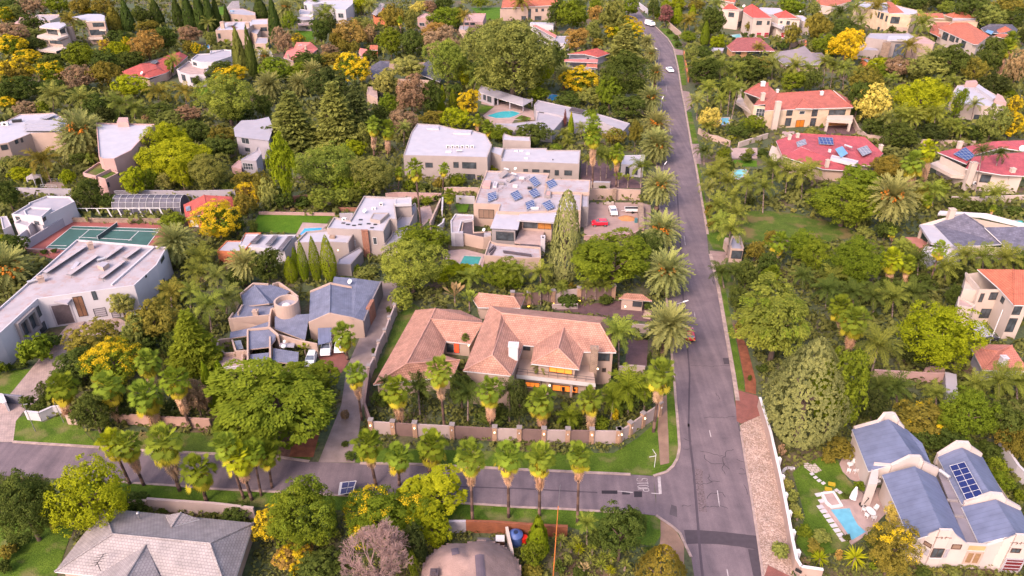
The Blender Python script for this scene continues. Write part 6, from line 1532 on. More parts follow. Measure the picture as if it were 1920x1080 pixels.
panel_wall([u(480,40),u(612,42),u(808,28),u(1020,5),u(1300,-10)],2.8,[BROWNW,BROWNW,PINKW2,BROWNW],'brown wall with sandstone pillars and yellow uplights behind the terracotta house',SANDST,6.5,.3,.8)
for x,y in ((612,155),(806,135),(1020,112),(1283,75)):
    c=G(*u(x,y)); r_=None; l_=empty('uplight',c,['glowing yellow uplight at the western sandstone pillar base','glowing yellow uplight below the middle sandstone pillar','glowing yellow uplight beside the pale wall panel pillar','glowing yellow uplight by the driveway gate near the gatehouse'][[612,806,1020,1283].index(x)],'light','yellow uplights behind the terracotta house')
    mb=MB(); mb.tube(c,c+Vector((0,0,.15)),.28,n=10); mb.build('housing',DARKFRAME,l_); mb=MB(); mb.tube(c+Vector((0,0,.15)),c+Vector((0,0,.3)),.26,n=10); mb.build('lens',glow('uplight_yellow',(1,.6,.06),1.2),l_)
wall([u(800,135),u(1010,132)],1.1,PINKW2,'low pale retaining wall on the plum driveway')
wall([t22(800,590),t22(890,580),t22(1000,590)],1.8,PINKW2,'pale wall below the plum-coloured yard beside the road'); wall([t22(900,270),t22(1030,280)],1.8,PINKW2,'pale wall on the near side of the gatehouse drive')
wall([t02(860,945),t02(1200,968),t02(1570,985)],1.9,plain('peach_wall',(.52,.32,.25),.85,.1),'long peach wall behind the fan palms on the side street')
wall([t02(490,952),t02(560,960)],1.9,CREAM,'stub of cream wall beside the white angular gate wall')
wall([t02(185,925),t02(290,935),t02(390,890),t02(480,880)],1.7,WHITE,'white angular gate wall with two corners by the side street')
wall([t02(15,800),t02(160,812)],1.7,tiles('grey_gate_slats',(.25,.24,.29),(.22,.21,.26),(.12,.12,.15),3,.2,.03),'grey slatted driveway gate of the white villa',name='driveway_gate',cat='gate'); wall([t02(-40,790),t02(15,800),t02(40,860)],1.9,WHITE,'white gatepost wall beside the grey slatted gate')
wall([t03(960,510),t03(1100,515)],1.6,CREAM,'short yellow-cream wall behind the lime green tree'); wall([t03(1100,500),t03(1300,515),t03(1600,535),t03(1900,570)],2.2,PINKW2,'mauve-pink wall between the side street verge and the grey-tiled house')
wall([t12(1000,100)[:2],t12(990,40)],2,BROWNW,'dark wall at the head of the lane') if False else None
wall([t12(940,0),t12(870,90)],2.2,GREYW,'grey wall along the top of the lane') if False else None
rw=wall([t33(-60,-260),t33(20,0),t33(95,330),t33(155,640),t33(185,810),t33(215,950),t33(250,1008),t33(415,1032)],2.0,plain('gravel_side_wall',(.47,.34,.29),.85,.1),'curving cream wall with white coping between the gravel strip and the pool garden',cap=WHITEFRAME)
for x,y in [(80,200),(105,330),(128,465),(158,600),(185,745),(222,895)]:
    c=G(*t33(x,y),2.0); mb=MB(); mb.box(c.x+.1,c.y,0,.5,.5,2.12,.2); mb.build('buttress',WHITEFRAME,rw)
c=G(*t33(222,1035),1.2); mb=MB(); mb.box(c.x,c.y - .25,1.1,.8,.06,.5,math.radians(-40)); mb.build('plaque',DARKFRAME,rw)
wall([t32(1230,990),t32(1290,1060)],1.6,CREAM,'x') if False else None
# --- right-hand gatehouse
h=House('rooftop_gatehouse','small white gatehouse with a sunken grey flat roof right of the road','gatehouse','the white gatehouse',tB(1680,800),3,math.radians(8))
h.block([tB(1630,745),tB(1650,688),tB(1715,690),tB(1740,775),tB(1735,790),tB(1640,785)],3.4,CREAM,LILACW,par=.5,th=.35); h.win(rq(tB,1645,800,1725,860),mull=(2,1))
h.block([tB(1590,720),tB(1600,700),tB(1630,705),tB(1625,760)],2.2,CREAM,CREAM,par=0)
# --- pools
BLUEW,TURQ,GREENW=watermat('pool_water',(.10,.29,.38)),watermat('turquoise_water',(.04,.30,.34)),watermat('green_pool_water',(.025,.19,.155))
g2=Zm(1440,820,4.154)
sheet('lawn',[g2(190,280),g2(260,215),g2(420,150),g2(540,180),g2(620,330),g2(700,400),g2(640,470),g2(520,640),g2(640,820),g2(560,900),g2(300,930),g2(215,820),g2(290,620),g2(250,480)],LAWN,.05)
sheet('terrace',[g2(560,490),g2(650,480),g2(700,410),g2(870,395),g2(920,520),g2(930,580),g2(820,700),g2(770,760),g2(650,820),g2(600,760),g2(400,540),g2(430,420),g2(520,425),g2(580,525)],TERRACE,.06)
sheet('terrace',[g2(555,210),g2(575,165),g2(620,140),g2(690,145),g2(755,340),g2(720,360),g2(640,330),g2(580,270)],TERRACE,.062)
pool([g2(488,562),g2(636,550),g2(660,610),g2(700,680),g2(762,735),g2(655,800),g2(560,660)],'kite-shaped bright blue swimming pool beside a white oval table',BLUEW,short='the kite-shaped pool',cop=TERRACE)
pool([g2(435,440),g2(505,432),g2(560,520),g2(500,530),g2(465,500)],'small drained white-rimmed spa beside the blue kite-shaped pool',TERRACE,z=.4,cop=WHITEFRAME,w=.35,name='spa_pool')
pool(q(1,0,(1735,868),(1800,845),(1850,835),(1925,832))+q(2,0,(60,848),(20,870),(-20,882))+q(1,0,(1800,885)),'curving turquoise pool on the pale pool house terrace',TURQ)
pool(q(2,0,(275,715),(300,706),(340,712),(345,735),(330,752),(270,755)),'little rounded blue pool beside red paving behind the pool pavilion',watermat('vivid_pool_water',(.04,.27,.52)))
pool(q(2,0,(1645,262),(1710,255),(1720,278),(1650,288)),'pale turquoise pool below the white mansion with scarlet roofs',watermat('pale_pool_water',(.14,.4,.43)))
pool(q(2,0,(1572,885),(1625,882),(1628,930),(1565,935)),'small blue pool between thin palms beside the cream mansion',BLUEW)
pool(q(2,1,(1668,192),(1765,192),(1745,232),(1690,264),(1655,235)),'pale blue corner pool behind roadside palms',watermat('pale_pool_water',(.14,.4,.43)))
pool(q(1,1,(365,632),(495,628),(485,650),(380,655),(325,690),(320,688)),'narrow L-shaped blue pool at the edge of the bright rectangular lawn',watermat('vivid_pool_water',(.04,.27,.52)))
pool(q(1,1,(1562,838),(1690,845),(1665,905),(1530,900)),'green swimming pool in front of the house with scattered solar panels',GREENW)
pool(q(3,1,(1815,572),(1960,575),(1960,610),(1870,600)),'turquoise pool behind the slate-roofed house',watermat('bright_turquoise',(.07,.4,.4)))
pool(q(0,0,(1520,338),(1562,330),(1570,362),(1512,365)),'tiny bright blue pool below the cream house with chimneys',watermat('vivid_pool_water',(.04,.27,.52)))
# --- pool garden furniture
WP=plain('white_furniture',(.78,.76,.76),.5,.04)
def chair(x,y,face,label,group='white garden chairs'):
    r_=empty('garden_chair',(x,y,0),label,'chair',group); ca,sa=math.cos(face),math.sin(face)
    def w_(u_,v_): return (x+u_*ca - v_*sa,y+u_*sa+v_*ca)
    mb=MB(); mb.box(x,y,.42,.5,.5,.06,face); mb.build('seat',WP,r_)
    mb=MB(); q_=w_(-.25,0); mb.box(*q_,.48,.06,.5,.5,face); mb.build('backrest',WP,r_)
    for a_,b_ in ((-.2,-.2),(.2,-.2),(.2,.2),(-.2,.2)): mb=MB(); q_=w_(a_,b_); mb.tube((*q_,0),(*q_,.42),.035,n=5); mb.build('leg',WP,r_)
    for s_ in (-1,1): mb=MB(); q_=w_(0,.25*s_); mb.box(*q_,.62,.45,.05,.05,face); mb.build('armrest',WP,r_)
def table(c,rx,ry,label,rot=0):
    r_=empty('garden_table',(c.x,c.y,0),label,'table'); mb=MB(); n=20
    pts=[(c.x+rx*math.cos(2*math.pi*i/n)*math.cos(rot) - ry*math.sin(2*math.pi*i/n)*math.sin(rot),c.y+rx*math.cos(2*math.pi*i/n)*math.sin(rot)+ry*math.sin(2*math.pi*i/n)*math.cos(rot)) for i in range(n)]
    mb.prism(pts,.68,.74,bottom=True); mb.build('top',WP,r_); mb=MB(); mb.tube((c.x,c.y,.05),(c.x,c.y,.68),.09); mb.tube((c.x,c.y,0),(c.x,c.y,.05),.4,n=10); mb.build('pedestal',WP,r_)
c=G(*g2(803,572),.74); table(c,.55,.8,'large white oval table on the terrace beside the kite-shaped pool',.25)
for x,y,w_ in ((748,562,'nearest the cantilever umbrella foot'),(772,608,'between the oval table and the pool'),(823,625,'at the near end of the oval table'),(840,553,'at the far side of the oval table, by the house')):
    p_=G(*g2(x,y),.4); chair(p_.x,p_.y,math.atan2(c.y - p_.y,c.x - p_.x),'white garden chair '+w_)
c=G(*g2(640,206),.74); table(c,.42,.42,'small round white table on the rounded patio by the blue-roofed house')
for x,y,w_ in ((630,258,'on the garden side of the round table'),(680,262,'on the house side of the round table'),(628,162,'beyond the round table, toward the tree'),(663,196,'close against the round table')):
    p_=G(*g2(x,y),.4); chair(p_.x,p_.y,math.atan2(c.y - p_.y,c.x - p_.x),'white chair '+w_)
um=empty('garden_umbrella',G(*g2(735,530)),'closed white cantilever umbrella hanging from its dark arm by the pool','umbrella'); a=G(*g2(735,530)); b=G(*g2(785,475),1.6); tp=G(*g2(693,385),2.6)
mb=MB(); mb.tube(a,a+Vector((0,0,.12)),.5,n=8); mb.tube(a,b,.07); mb.tube(b,tp,.05); mb.build('arm',DARKFRAME,um); mb=MB(); bt=G(*g2(660,480),.9); mb.tube(tp,tp.lerp(bt,.5),.12,.42,n=9); mb.tube(tp.lerp(bt,.5),bt,.42,.5,n=9); mb.build('canopy',WP,um)
ht=empty('patio_heater',G(*g2(820,420)),'tall dark patio heater with a pale round hood','heater'); a=G(*g2(820,420)); mb=MB(); mb.tube(a,a+Vector((0,0,.8)),.3,n=10); mb.tube(a,a+Vector((0,0,2.2)),.06); mb.build('stand',DARKFRAME,ht); mb=MB(); mb.tube(a+Vector((0,0,2.2)),a+Vector((0,0,2.35)),.5,.1,n=14); mb.build('hood',WP,ht)
ss=[(392,450),(418,498),(408,545),(432,578),(458,615),(484,652),(510,690),(536,727),(562,763),(585,797)]
for i,(x,y) in enumerate(ss):
    c=G(*g2(x,y)); mb=MB(); mb.box(c.x,c.y,0,.9,.62,.11,.25); o=mb.build('stepping_stone',WHITE)
    nm=['first','second','third','fourth','fifth','sixth','seventh','eighth','ninth','tenth'][i]; tag(o,f'white stepping slab beside the kite-shaped pool, {nm} from the spa','paving slab','white slabs along the pool')
for i,(x,y) in enumerate([(342,288),(369,315),(397,340),(430,360),(533,415),(560,432)]):
    c=G(*g2(x,y)); mb=MB(); mb.box(c.x,c.y,0,.6,.45,.11,.5); o=mb.build('stepping_stone',WHITE); nm=['first','second','third','fourth','fifth','last'][i]; tag(o,f'small pale stepping stone on the lawn, {nm} from the paved square','paving slab','stepping stones across the lawn')
sheet('paved_square',[g2(275,188),g2(345,215),g2(365,205),g2(418,262),g2(375,280),g2(330,275),g2(280,235)],tiles('pale_flags',(.6,.5,.48),(.55,.46,.44),(.25,.25,.12),.7,.45,.06),.07)
for i,(x,y) in enumerate([(497,363),(470,402)]):
    c=G(*g2(x,y),.25); mb=MB(); mb.box(c.x,c.y,.0,.95,.5,.38,-.3); o=mb.build('garden_cushion',plain('mustard_cushion',(.5,.36,.02),.9)); tag(o,'mustard yellow garden seat '+('nearer the paved square' if i == 0 else 'nearer the spa'),'seat','mustard seats')
bn=empty('curved_bench',G(*g2(178,270)),'curved white stone bench at the lawn corner beside the gravel-side wall','bench'); mb=MB(); cc=G(*g2(190,300))
for i in range(7):
    an=1.2+i*.28; mb.box(cc.x+1.3*math.cos(an),cc.y+1.3*math.sin(an),.3,.46,.4,.12,an+math.pi/2)
mb.build('seat',WHITE,bn)
for an in (1.4,2.7): mb=MB(); mb.box(cc.x+1.3*math.cos(an),cc.y+1.3*math.sin(an),0,.3,.3,.3,an); mb.build('leg',WHITE,bn)
pl_=House('planter_trough','long pale planter trough against the blue-roofed house wall','planter',None,g2(888,440),1); pl_.block([g2(870,412),g2(890,410),g2(908,465),g2(890,472)],.6,PALECREAM,LAWN,par=.15,th=.1)
# --- street sign, mast, lamps
sg=empty('street_sign',G(*t23(1067,266)),'white street name post with two blank finger boards on the corner lawn','sign'); a=G(*t23(1067,266)); mb=MB(); mb.tube(a,a+Vector((0,0,2.6)),.045); mb.build('post',WP,sg)
for (px_,py_) in (((1030,185),None),((1055,138),None)):
    mb=MB(); e_=G(*t23(*px_),2.4); a2=a+Vector((0,0,2.3 if px_[0] < 1040 else 2.55)); e_.z=a2.z; d_=e_ - a2; mb.obox(a2,d_,Vector((-d_.y,d_.x,0)).normalized()*.03,(0,0,.09)); mb.build('board',WP,sg)
ms=empty('orange_mast',G(*t23(312,1110)),'thin orange radio mast with a whip aerial beside the lime conifers','mast'); a=G(*t23(306,1130)); tpz=HZ(*t23(347,555),a); wz=HZ(*t23(362,395),a)
mb=MB(); mb.tube(a,tpz,.09,.05); mb.build('pole',plain('orange_paint',(.62,.20,.05),.5),ms); mb=MB(); mb.tube(tpz,wz,.025,.015,n=4); mb.build('whip',METAL,ms)
def lamp(base,head,label,side):
    b_=G(*base); hd=HZ(head[0],head[1],b_); hd=G(head[0],head[1],max(6.5,min(10,hd.z)))
    hd=Vector((hd.x,b_.y,hd.z)); r_=empty('street_lamp',b_,label,'street lamp','street lamps'); mb=MB(); k=b_.copy(); k.z=hd.z - .5
    mb.tube(b_,k,.09,.06); mb.tube(k,hd,.05); mb.build('pole',METAL,r_); mb=MB(); d_=(hd - k).normalized(); mb.tube(hd - d_*.2,hd+d_*.8,.16,.1,n=8); mb.build('lamp_head',WP,r_)
lamp((1233,128),q1(2,0,1085,366),'street lamp reaching over the road at the far bend beside the palms',1); lamp((1236,232),q1(2,0,1128,738),'street lamp over the road between the two date palms by the pool house',1)
lamp((1240,350),q1(2,1,1210,280),'street lamp above the date palm with the orange crown by the courtyard',1); lamp((1262,620),q1(2,2,1330,208),'street lamp head poking past the fruitless date palm by the gatehouse',1)
def pole(base,top,label,r=.06):
    b_=G(*base); t_=HZ(*top,b_); r_=empty('street_pole',b_,label,'pole'); mb=MB(); mb.tube(b_,t_,r,r*.7); mb.build('shaft',METAL,r_); mb=MB(); mb.tube(t_ - Vector((0,0,.1)),t_+Vector((.9,-.3,.25)),.05); mb.build('arm',METAL,r_)
pole(t02(268,1078),t02(175,870),'slim leaning lamp pole on the lawn beside the white angular wall'); pole(t02(480,1010),t02(395,840),'slim pole rising past the fan palms beside the white angular wall')
# --- solar security trailer on the side street
tr=empty('solar_trailer',G(*t13(690,460)),'parked trailer tilting two blue solar panels in a white frame on the side street','trailer')
Q=[G(*t13(*k)) for k in ((632,380,1.9),(752,367,1.9),(725,452,1.0),(618,472,1.0))]
n=(Q[1] - Q[0]).cross(Q[3] - Q[0]).normalized(); n=n if n.z > 0 else -n; mb=MB(); mb.face(Q)
for i in range(4): mb.tube(Q[i],Q[(i+1) % 4],.06,n=4)
o=mb.build('panel_frame',WP,tr); mb=MB()
for k in range(2):
    for j in range(2):
        def bl2(u_,w_): return Q[0].lerp(Q[1],.12+u_*.86).lerp(Q[3].lerp(Q[2],.12+u_*.86),w_)+n*.05
        mb.face([bl2(k/2+.02,j/2+.03),bl2(k/2+.48,j/2+.03),bl2(k/2+.48,j/2+.47),bl2(k/2+.02,j/2+.47)])
co=mb.build('cells',MATS['deep_blue_cells'],tr); co.parent=o
c=G(*t13(690,445)); mb=MB(); mb.box(c.x,c.y,.4,2.2,1.5,.35,.1); mb.box(c.x,c.y,.7,.3,.3,.8,.1); mb.build('body',GREYW,tr)
for s_ in (-.8,.8): mb=MB(); mb.tube((c.x - .1,c.y+s_ - .1,.32),(c.x - .1,c.y+s_+.1,.32),.32,n=12); mb.build('wheel',DARKFRAME,tr)
# --- cars
TYRE=plain('tyre',(.02,.02,.02),.85,.1)
RIM=plain('rim',(.45,.45,.46),.4,.05,metal=.5)
def carmesh(parent,L_,W_,H_,kind,body):
    """nose along +x"""
    def sec(prof,w): return prof
    low={'hatch': [(-.48,.30),(-.5,.55),(-.47,.80),(-.2,.83),(.1,.83),(.36,.74),(.48,.60),(.5,.35),(.46,.26),(-.44,.26)],
           'sedan': [(-.49,.32),(-.5,.55),(-.48,.76),(-.3,.80),(.05,.80),(.34,.72),(.48,.58),(.5,.35),(.46,.26),(-.44,.26)],
           'van': [(-.49,.3),(-.5,.6),(-.49,.9),(-.1,.95),(.2,.95),(.42,.8),(.49,.62),(.5,.35),(.46,.26),(-.44,.26)]}[kind]
    cab={'hatch': [(-.47,.80),(-.40,1.0),(-.3,1.0),(.02,1.0),(.24,.80)],'sedan': [(-.36,.78),(-.2,1.0),(-.1,1.0),(.08,1.0),(.26,.77)],'van': [(-.49,.9),(-.47,1.0),(-.3,1.0),(.22,1.0),(.38,.84)]}[kind]
    hs=H_/1.0
    def ext(mb,prof,w,wtop=None,mi=0,z0=None):
        n=len(prof); zs=[p_[1] for p_ in prof]; zl,zh=min(zs),max(zs); V=[]
        for s_ in (-1,1):
            for x_,z_ in prof:
                k=(z_ - zl)/(zh - zl) if zh > zl else 0; ww=w+(wtop - w)*k if wtop else w
                V.append((x_*L_,s_*ww/2,z_*hs))
        mb.fv(V,[tuple(range(n))[::-1],tuple(range(n,2*n))]+[(i,(i+1) % n,n+(i+1) % n,n+i) for i in range(n)],mi,False)
    mb=MB(); ext(mb,low,W_*.98,W_*.94)
    if kind == 'van': ext(mb,[(-.49,.85),(-.475,1.0),(.2,1.0),(.2,.85)],W_*.94,W_*.84)
    o=mb.build('body',body,parent,world=False)
    bo=o.data; 
    m_=o.modifiers.new('soft','BEVEL'); m_.width=.07; m_.segments=2; m_.limit_method='ANGLE'
    mb=MB(); ext(mb,cab,W_*.92,W_*.74); g_=mb.build('windows',GLASSB,parent,world=False)
    mb=MB(); rx0,rx1=cab[1][0]*L_,cab[-2][0]*L_; mb.box((rx0+rx1)/2,0,hs*.985,(rx1 - rx0)*1.02,W_*.75,.05)
    for s_ in (-1,1):
        for (xa,za),(xb,zb_) in ((cab[0],cab[1]),(cab[-1],cab[-2]),((-.08,.8),(-.08,1.0))): mb.tube((xa*L_,s_*W_*.455,za*hs),(xb*L_,s_*W_*.375,zb_*hs),.045,n=4)
    mb.build('roof',body,parent,world=False)
    for sx in (-.31,.31):
        for sy in (-1,1):
            mb=MB(); y_=sy*W_*.46; mb.tube((sx*L_,y_ - .1,.31),(sx*L_,y_+.1,.31),.31,n=14); wo=mb.build('wheel',TYRE,parent,world=False)
            mb=MB(); mb.tube((sx*L_,y_+sy*.1,.31),(sx*L_,y_+sy*.115,.31),.19,n=10); ro=mb.build('rim',RIM,parent,world=False); ro.parent=wo
    for sy in (-1,1):
        mb=MB(); mb.box(.475*L_,sy*W_*.36,.56*hs,.1,.3,.12); mb.build('headlight',plain('headlight_glass',(.7,.7,.72),.1),parent,world=False)
        mb=MB(); mb.box(-.487*L_,sy*W_*.38,.62*hs,.06,.22,.2); mb.build('tail_light',plain('tail_red',(.5,.01,.01),.3),parent,world=False)
def carpaint(n,c_):
    m_,t_,b_=newmat(n); b_.inputs['Base Color'].default_value=(*c_,1); b_.inputs['Roughness'].default_value=.28; b_.inputs['Coat Weight'].default_value=.4; return m_
REDC,WHC,SILC=carpaint('red_car_paint',(.55,.01,.03)),carpaint('white_car_paint',(.75,.74,.76)),carpaint('silver_car_paint',(.5,.52,.55))
def car(px_,py_,head,kind,paint,label,L_=4.2,W_=1.75,H_=1.45,zb=.06,cat='car'):
    c=G(px_,py_); r_=empty('parked_car' if 'parked' in label else 'car',(c.x,c.y,zb),label,cat); r_.rotation_euler.z=head
    carmesh(r_,L_,W_,H_,kind,paint); return r_
car(*tB(655,612),math.pi+.03,'hatch',REDC,'small red hatchback parked alone in the pink courtyard',3.9,1.7,1.5)
car(*tB(757,520),math.radians(-88),'sedan',WHC,'white sedan parked nose out by the courtyard wall',4.4)
car(*t20(1183,538),math.radians(-82),'sedan',WHC,'white sedan driving down the far part of the road',4.8,2.0,1.6); car(*t20(1033,195),math.radians(-65),'van',WHC,'white minibus on the road near the far bend',6.2,2.3,2.5,cat='van')
car(1292,632,math.radians(84),'hatch',REDC,'red car on the road mostly hidden behind the street palm',4.0)
car(*t12(533,475),math.radians(-85),'hatch',WHC,'white people carrier parked half under the blue sail carport',4.5,1.85,1.7); car(*t12(632,455),math.radians(-85),'hatch',WHC,'white car parked in the yard behind the yellowing fan palm',4.2); car(*t12(418,555),math.radians(-88),'hatch',SILC,'silver car parked nose-in beside the bright green shrub',4.2)
car(*t32(1630,395),math.radians(10),'sedan',carpaint('dark_car_paint',(.03,.03,.04)),'dark car parked under the pale carport of the orange-tiled house',4.2)
ut=empty('utility_trailer',G(*tB(895,510)),'white box trailer loaded with dark pipes by the courtyard wall','trailer'); c=G(*tB(895,512)); mb=MB()
mb.box(c.x,c.y,.55,3.4,1.6,.1); mb.box(c.x,c.y - .78,.65,3.4,.06,.6); mb.box(c.x,c.y+.78,.65,3.4,.06,.6); mb.box(c.x - 1.67,c.y,.65,.06,1.5,.6); mb.box(c.x+1.67,c.y,.65,.06,1.5,.6); mb.tube((c.x - 1.7,c.y,.5),(c.x - 2.6,c.y,.4),.06); mb.build('bed',WP,ut)
for s_ in (-.85,.85): mb=MB(); mb.tube((c.x+.2,c.y+s_ - .08,.33),(c.x+.2,c.y+s_+.08,.33),.33,n=12); mb.build('wheel',TYRE,ut)
lp=empty('pipe_load',(c.x,c.y,1.2),'dark pipes lying across the white trailer','pipes'); mb=MB()
for k in range(5): mb.tube((c.x - 1.6,c.y - .3+k*.15,1.28),(c.x+1.5,c.y - .35+k*.17,1.28+.05*(k % 2)),.08,n=6)
mb.build('pipe',DARKFRAME,lp)
sandp=G(*tB(865,560)); mb=MB(); N_=14
V=[(sandp.x,sandp.y,.75)]+[(sandp.x+2.3*k*math.cos(2*math.pi*i/N_)*R.uniform(.9,1.1),sandp.y+1.7*k*math.sin(2*math.pi*i/N_)*R.uniform(.9,1.1),zz) for k,zz in ((.4,.5),(.75,.2),(1.05,.04)) for i in range(N_)]
mb.fv(V,[(0,1+i,1+(i+1) % N_) for i in range(N_)]+[(1+k*N_+i,1+(k+1)*N_+i,1+(k+1)*N_+(i+1) % N_,1+k*N_+(i+1) % N_) for k in range(2) for i in range(N_)],0,True)
tag(mb.build('sand_heap',plain('orange_sand',(.55,.25,.10),.95,.15,2)),'flat heap of orange building sand in the pink courtyard','sand heap')
bn_=empty('wheelie_bin',G(*tB(928,590)),'teal wheelie bin beside the orange sand heap','bin'); c=G(*tB(928,590)); mb=MB(); mb.box(c.x,c.y,.1,.6,.65,1.0,.2); mb.build('drum',plain('teal_plastic',(.10,.28,.32),.5),bn_); mb=MB(); mb.box(c.x,c.y,1.1,.66,.72,.08,.2); mb.build('lid',plain('teal_dark',(.07,.2,.24),.5),bn_)
st_=empty('paver_stack',G(*tB(725,455)),'stack of pale paving blocks against the courtyard wall','blocks'); c=G(*tB(725,455)); mb=MB()
for i in range(4):
    for k in range(2+i % 2): mb.box(c.x - .9+i*.62,c.y+R.uniform(-.1,.1),k*.3,.55,.5,.28,R.uniform(-.1,.1))
tag(mb.build('block',PALECREAM,st_),kind=None)
# ------------------------------------------------------------------ plants: one mesh of each kind, shared by every plant of that kind
LEAF = leafmat('foliage', .33, .6, 1.35)
FROND = leafmat('palm_frond', .2, .6, 1.3)
BARK = plain('bark', (.16, .11, .085), .95, .25, 3)
PALMBARK = tiles('palm_trunk_bark', (.27, .165, .125), (.19, .115, .09), (.10, .06, .05), .5, .22, .06, .9)
PALEBARK = tiles('ringed_palm_trunk', (.40, .30, .26), (.33, .24, .21), (.2, .13, .11), 2, .25, .03, .9)
BAREBARK = plain('bare_twigs', (.47, .31, .275), .9, .15, 2)
NPR = np.random.RandomState(11)
def unit(v): return v / (np.linalg.norm(v, axis=-1, keepdims=True) + 1e-9)
def leafmesh(name, polys, tint):
    """polys (N, k, 3), tint (N, 2): brightness and order of flowering"""
    N, k, _ = polys.shape
    me = bpy.data.meshes.new(name)
    me.vertices.add(N * k); me.vertices.foreach_set('co', polys.reshape(-1).astype(np.float32))
    me.loops.add(N * k); me.loops.foreach_set('vertex_index', np.arange(N * k, dtype=np.int32))
    me.polygons.add(N); me.polygons.foreach_set('loop_start', np.arange(0, N * k, k, dtype=np.int32)); me.polygons.foreach_set('loop_total', np.full(N, k, dtype=np.int32))
    me.update(calc_edges=True)
    ca = me.attributes.new('tint', 'FLOAT_COLOR', 'POINT')
    c = np.ones((N * k, 4), np.float32); c[:, 0] = np.repeat(np.clip(tint[:, 0], 0, 1), k); c[:, 1] = np.repeat(np.clip(tint[:, 1], 0, 1), k)
    ca.data.foreach_set('color', c.reshape(-1))
    me.materials.append(LEAF)
    me.validate()
    return me
def blades(pos, nrm, along, w, l):
    """rhombic leaves at pos, facing nrm, pointing along"""
    a = unit(along - nrm * np.sum(along * nrm, 1, keepdims=True)); b = np.cross(nrm, a)
    l = l.reshape(-1, 1); w = w.reshape(-1, 1)
    return np.stack([pos - a * l * .5, pos + b * w * .5, pos + a * l * .5, pos - b * w * .5], 1)
def rsph(n): return unit(NPR.normal(size=(n, 3)))
def crown_lumps(n, flat=1.0, top=.0):
    c, r = [], []
    for i in range(n):
        for _ in range(30):
            d = unit(NPR.normal(size=3)); d[2] = d[2] * .9 + top
            rad = NPR.uniform(.42, .72); p = d / max(1, np.linalg.norm(d)) * rad; p[2] *= flat
            rr = NPR.uniform(.24, .4)
            if all(np.linalg.norm(p - q_) > .55 * (rr + s_) * .8 for q_, s_ in zip(c, r)): break
        c.append(p); r.append(rr)
    c.append(np.zeros(3)); r.append(.52)
    return np.array(c), np.array(r)
def broadleaf(name, nl=16, nsub=15, nleaf=24, leaf=.062, style='round', elong=1.5):
    C, Rr = crown_lumps(nl); P, Nn, T, B = [], [], [], []
    for ci, (c, r) in enumerate(zip(C, Rr)):
        lt = NPR.uniform(-.2, .2); lb = NPR.uniform(0, 1)
        ds = rsph(nsub * 2); ds = ds[(ds[:, 2] > -.75)][:nsub]
        for d in ds:
            sp = c + d * r; oth = np.linalg.norm(C - sp, axis=1) / Rr
            if np.min(np.delete(oth, ci)) < .8: continue
            sr = NPR.uniform(.1, .17); n = int(nleaf * (sr / .135) ** 2)
            dd = unit(rsph(n) + d * .9 + np.array([0, 0, .25])); pp = sp + dd * sr * NPR.uniform(.6, 1.1, (n, 1))
            P.append(pp); Nn.append(unit(dd * .7 + rsph(n) * .5 + np.array([0, 0, .2]))); T.append(.5 + lt + NPR.uniform(-.12, .12) + NPR.normal(0, .16, n))
            B.append(np.full(n, lb * .45 + NPR.uniform(0, .25)) + .3 * (1 - (pp[:, 2] + 1) / 2) + NPR.uniform(-.05, .05, n))
        n = int(nsub * 3); dd = rsph(n); P.append(c + dd * r * NPR.uniform(.6, .85, (n, 1))); Nn.append(unit(dd + rsph(n) * .3)); T.append(NPR.uniform(.15, .5, n)); B.append(np.ones(n))  # inner fill leaves: the crown's shaded gaps are put into their darker tint
    P, Nn, T, B = np.concatenate(P), np.concatenate(Nn), np.concatenate(T), np.concatenate(B)
    n = len(P); along = rsph(n) + (np.array([0, 0, -.7]) if style == 'weep' else np.zeros(3))
    if style == 'fine': Nn = unit(Nn * .5 + np.array([0, 0, .9])); along = unit(P * np.array([1, 1, .2]) + rsph(n) * .5)
    s = leaf * NPR.uniform(.65, 1.35, n)
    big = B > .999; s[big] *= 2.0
    return leafmesh(name, blades(P, Nn, along, s, s * elong), np.stack([T, B], 1))
def tufted(name, prof, nt=700, per=22, tuft=.10, leaf=.02, up=.55, lobes=7, rough=.08):
    """conifer of upward tufts; prof(t) gives the radius at height t (0 foot, 1 top), z runs -1..1"""
    t = NPR.uniform(0, 1, nt * 4); pr = np.array([prof(x) for x in t]); keep = NPR.uniform(0, pr.max(), nt * 4) < pr + .04; t, pr = t[keep][:nt], pr[keep][:nt]; n = len(t)
    th = NPR.uniform(0, 2 * np.pi, n); ph = NPR.uniform(0, 6.28, 3); wob = 1 + rough * np.sin(th * lobes + t * 9 + ph[0]) + rough * .7 * np.sin(th * (lobes * 2 + 1) - t * 23 + ph[1])
    out = np.stack([np.cos(th), np.sin(th), np.zeros(n)], 1); c = out * (pr * wob * NPR.uniform(.86, 1.0, n))[:, None]; c[:, 2] = t * 2 - 1; ax = unit(out * (1 - up) + np.array([0, 0, up]) + rsph(n) * .2); tt = NPR.normal(0, .13, n)
    c, ax, out, tt, t = (np.repeat(v, per, 0) for v in (c, ax, out, tt, t)); N = len(c); d = unit(ax + rsph(N) * .55); l = NPR.uniform(.25, 1.0, N); pos = c + d * (tuft * l)[:, None]
    s = leaf * NPR.uniform(.7, 1.3, N); return leafmesh(name, blades(pos, unit(out + ax * .3 + rsph(N) * .6), d + rsph(N) * .3, s, s * 2.6), np.stack([.25 + .38 * l + tt + NPR.normal(0, .07, N), NPR.uniform(0, 1, N) * .4 + (1 - t) * .6], 1))
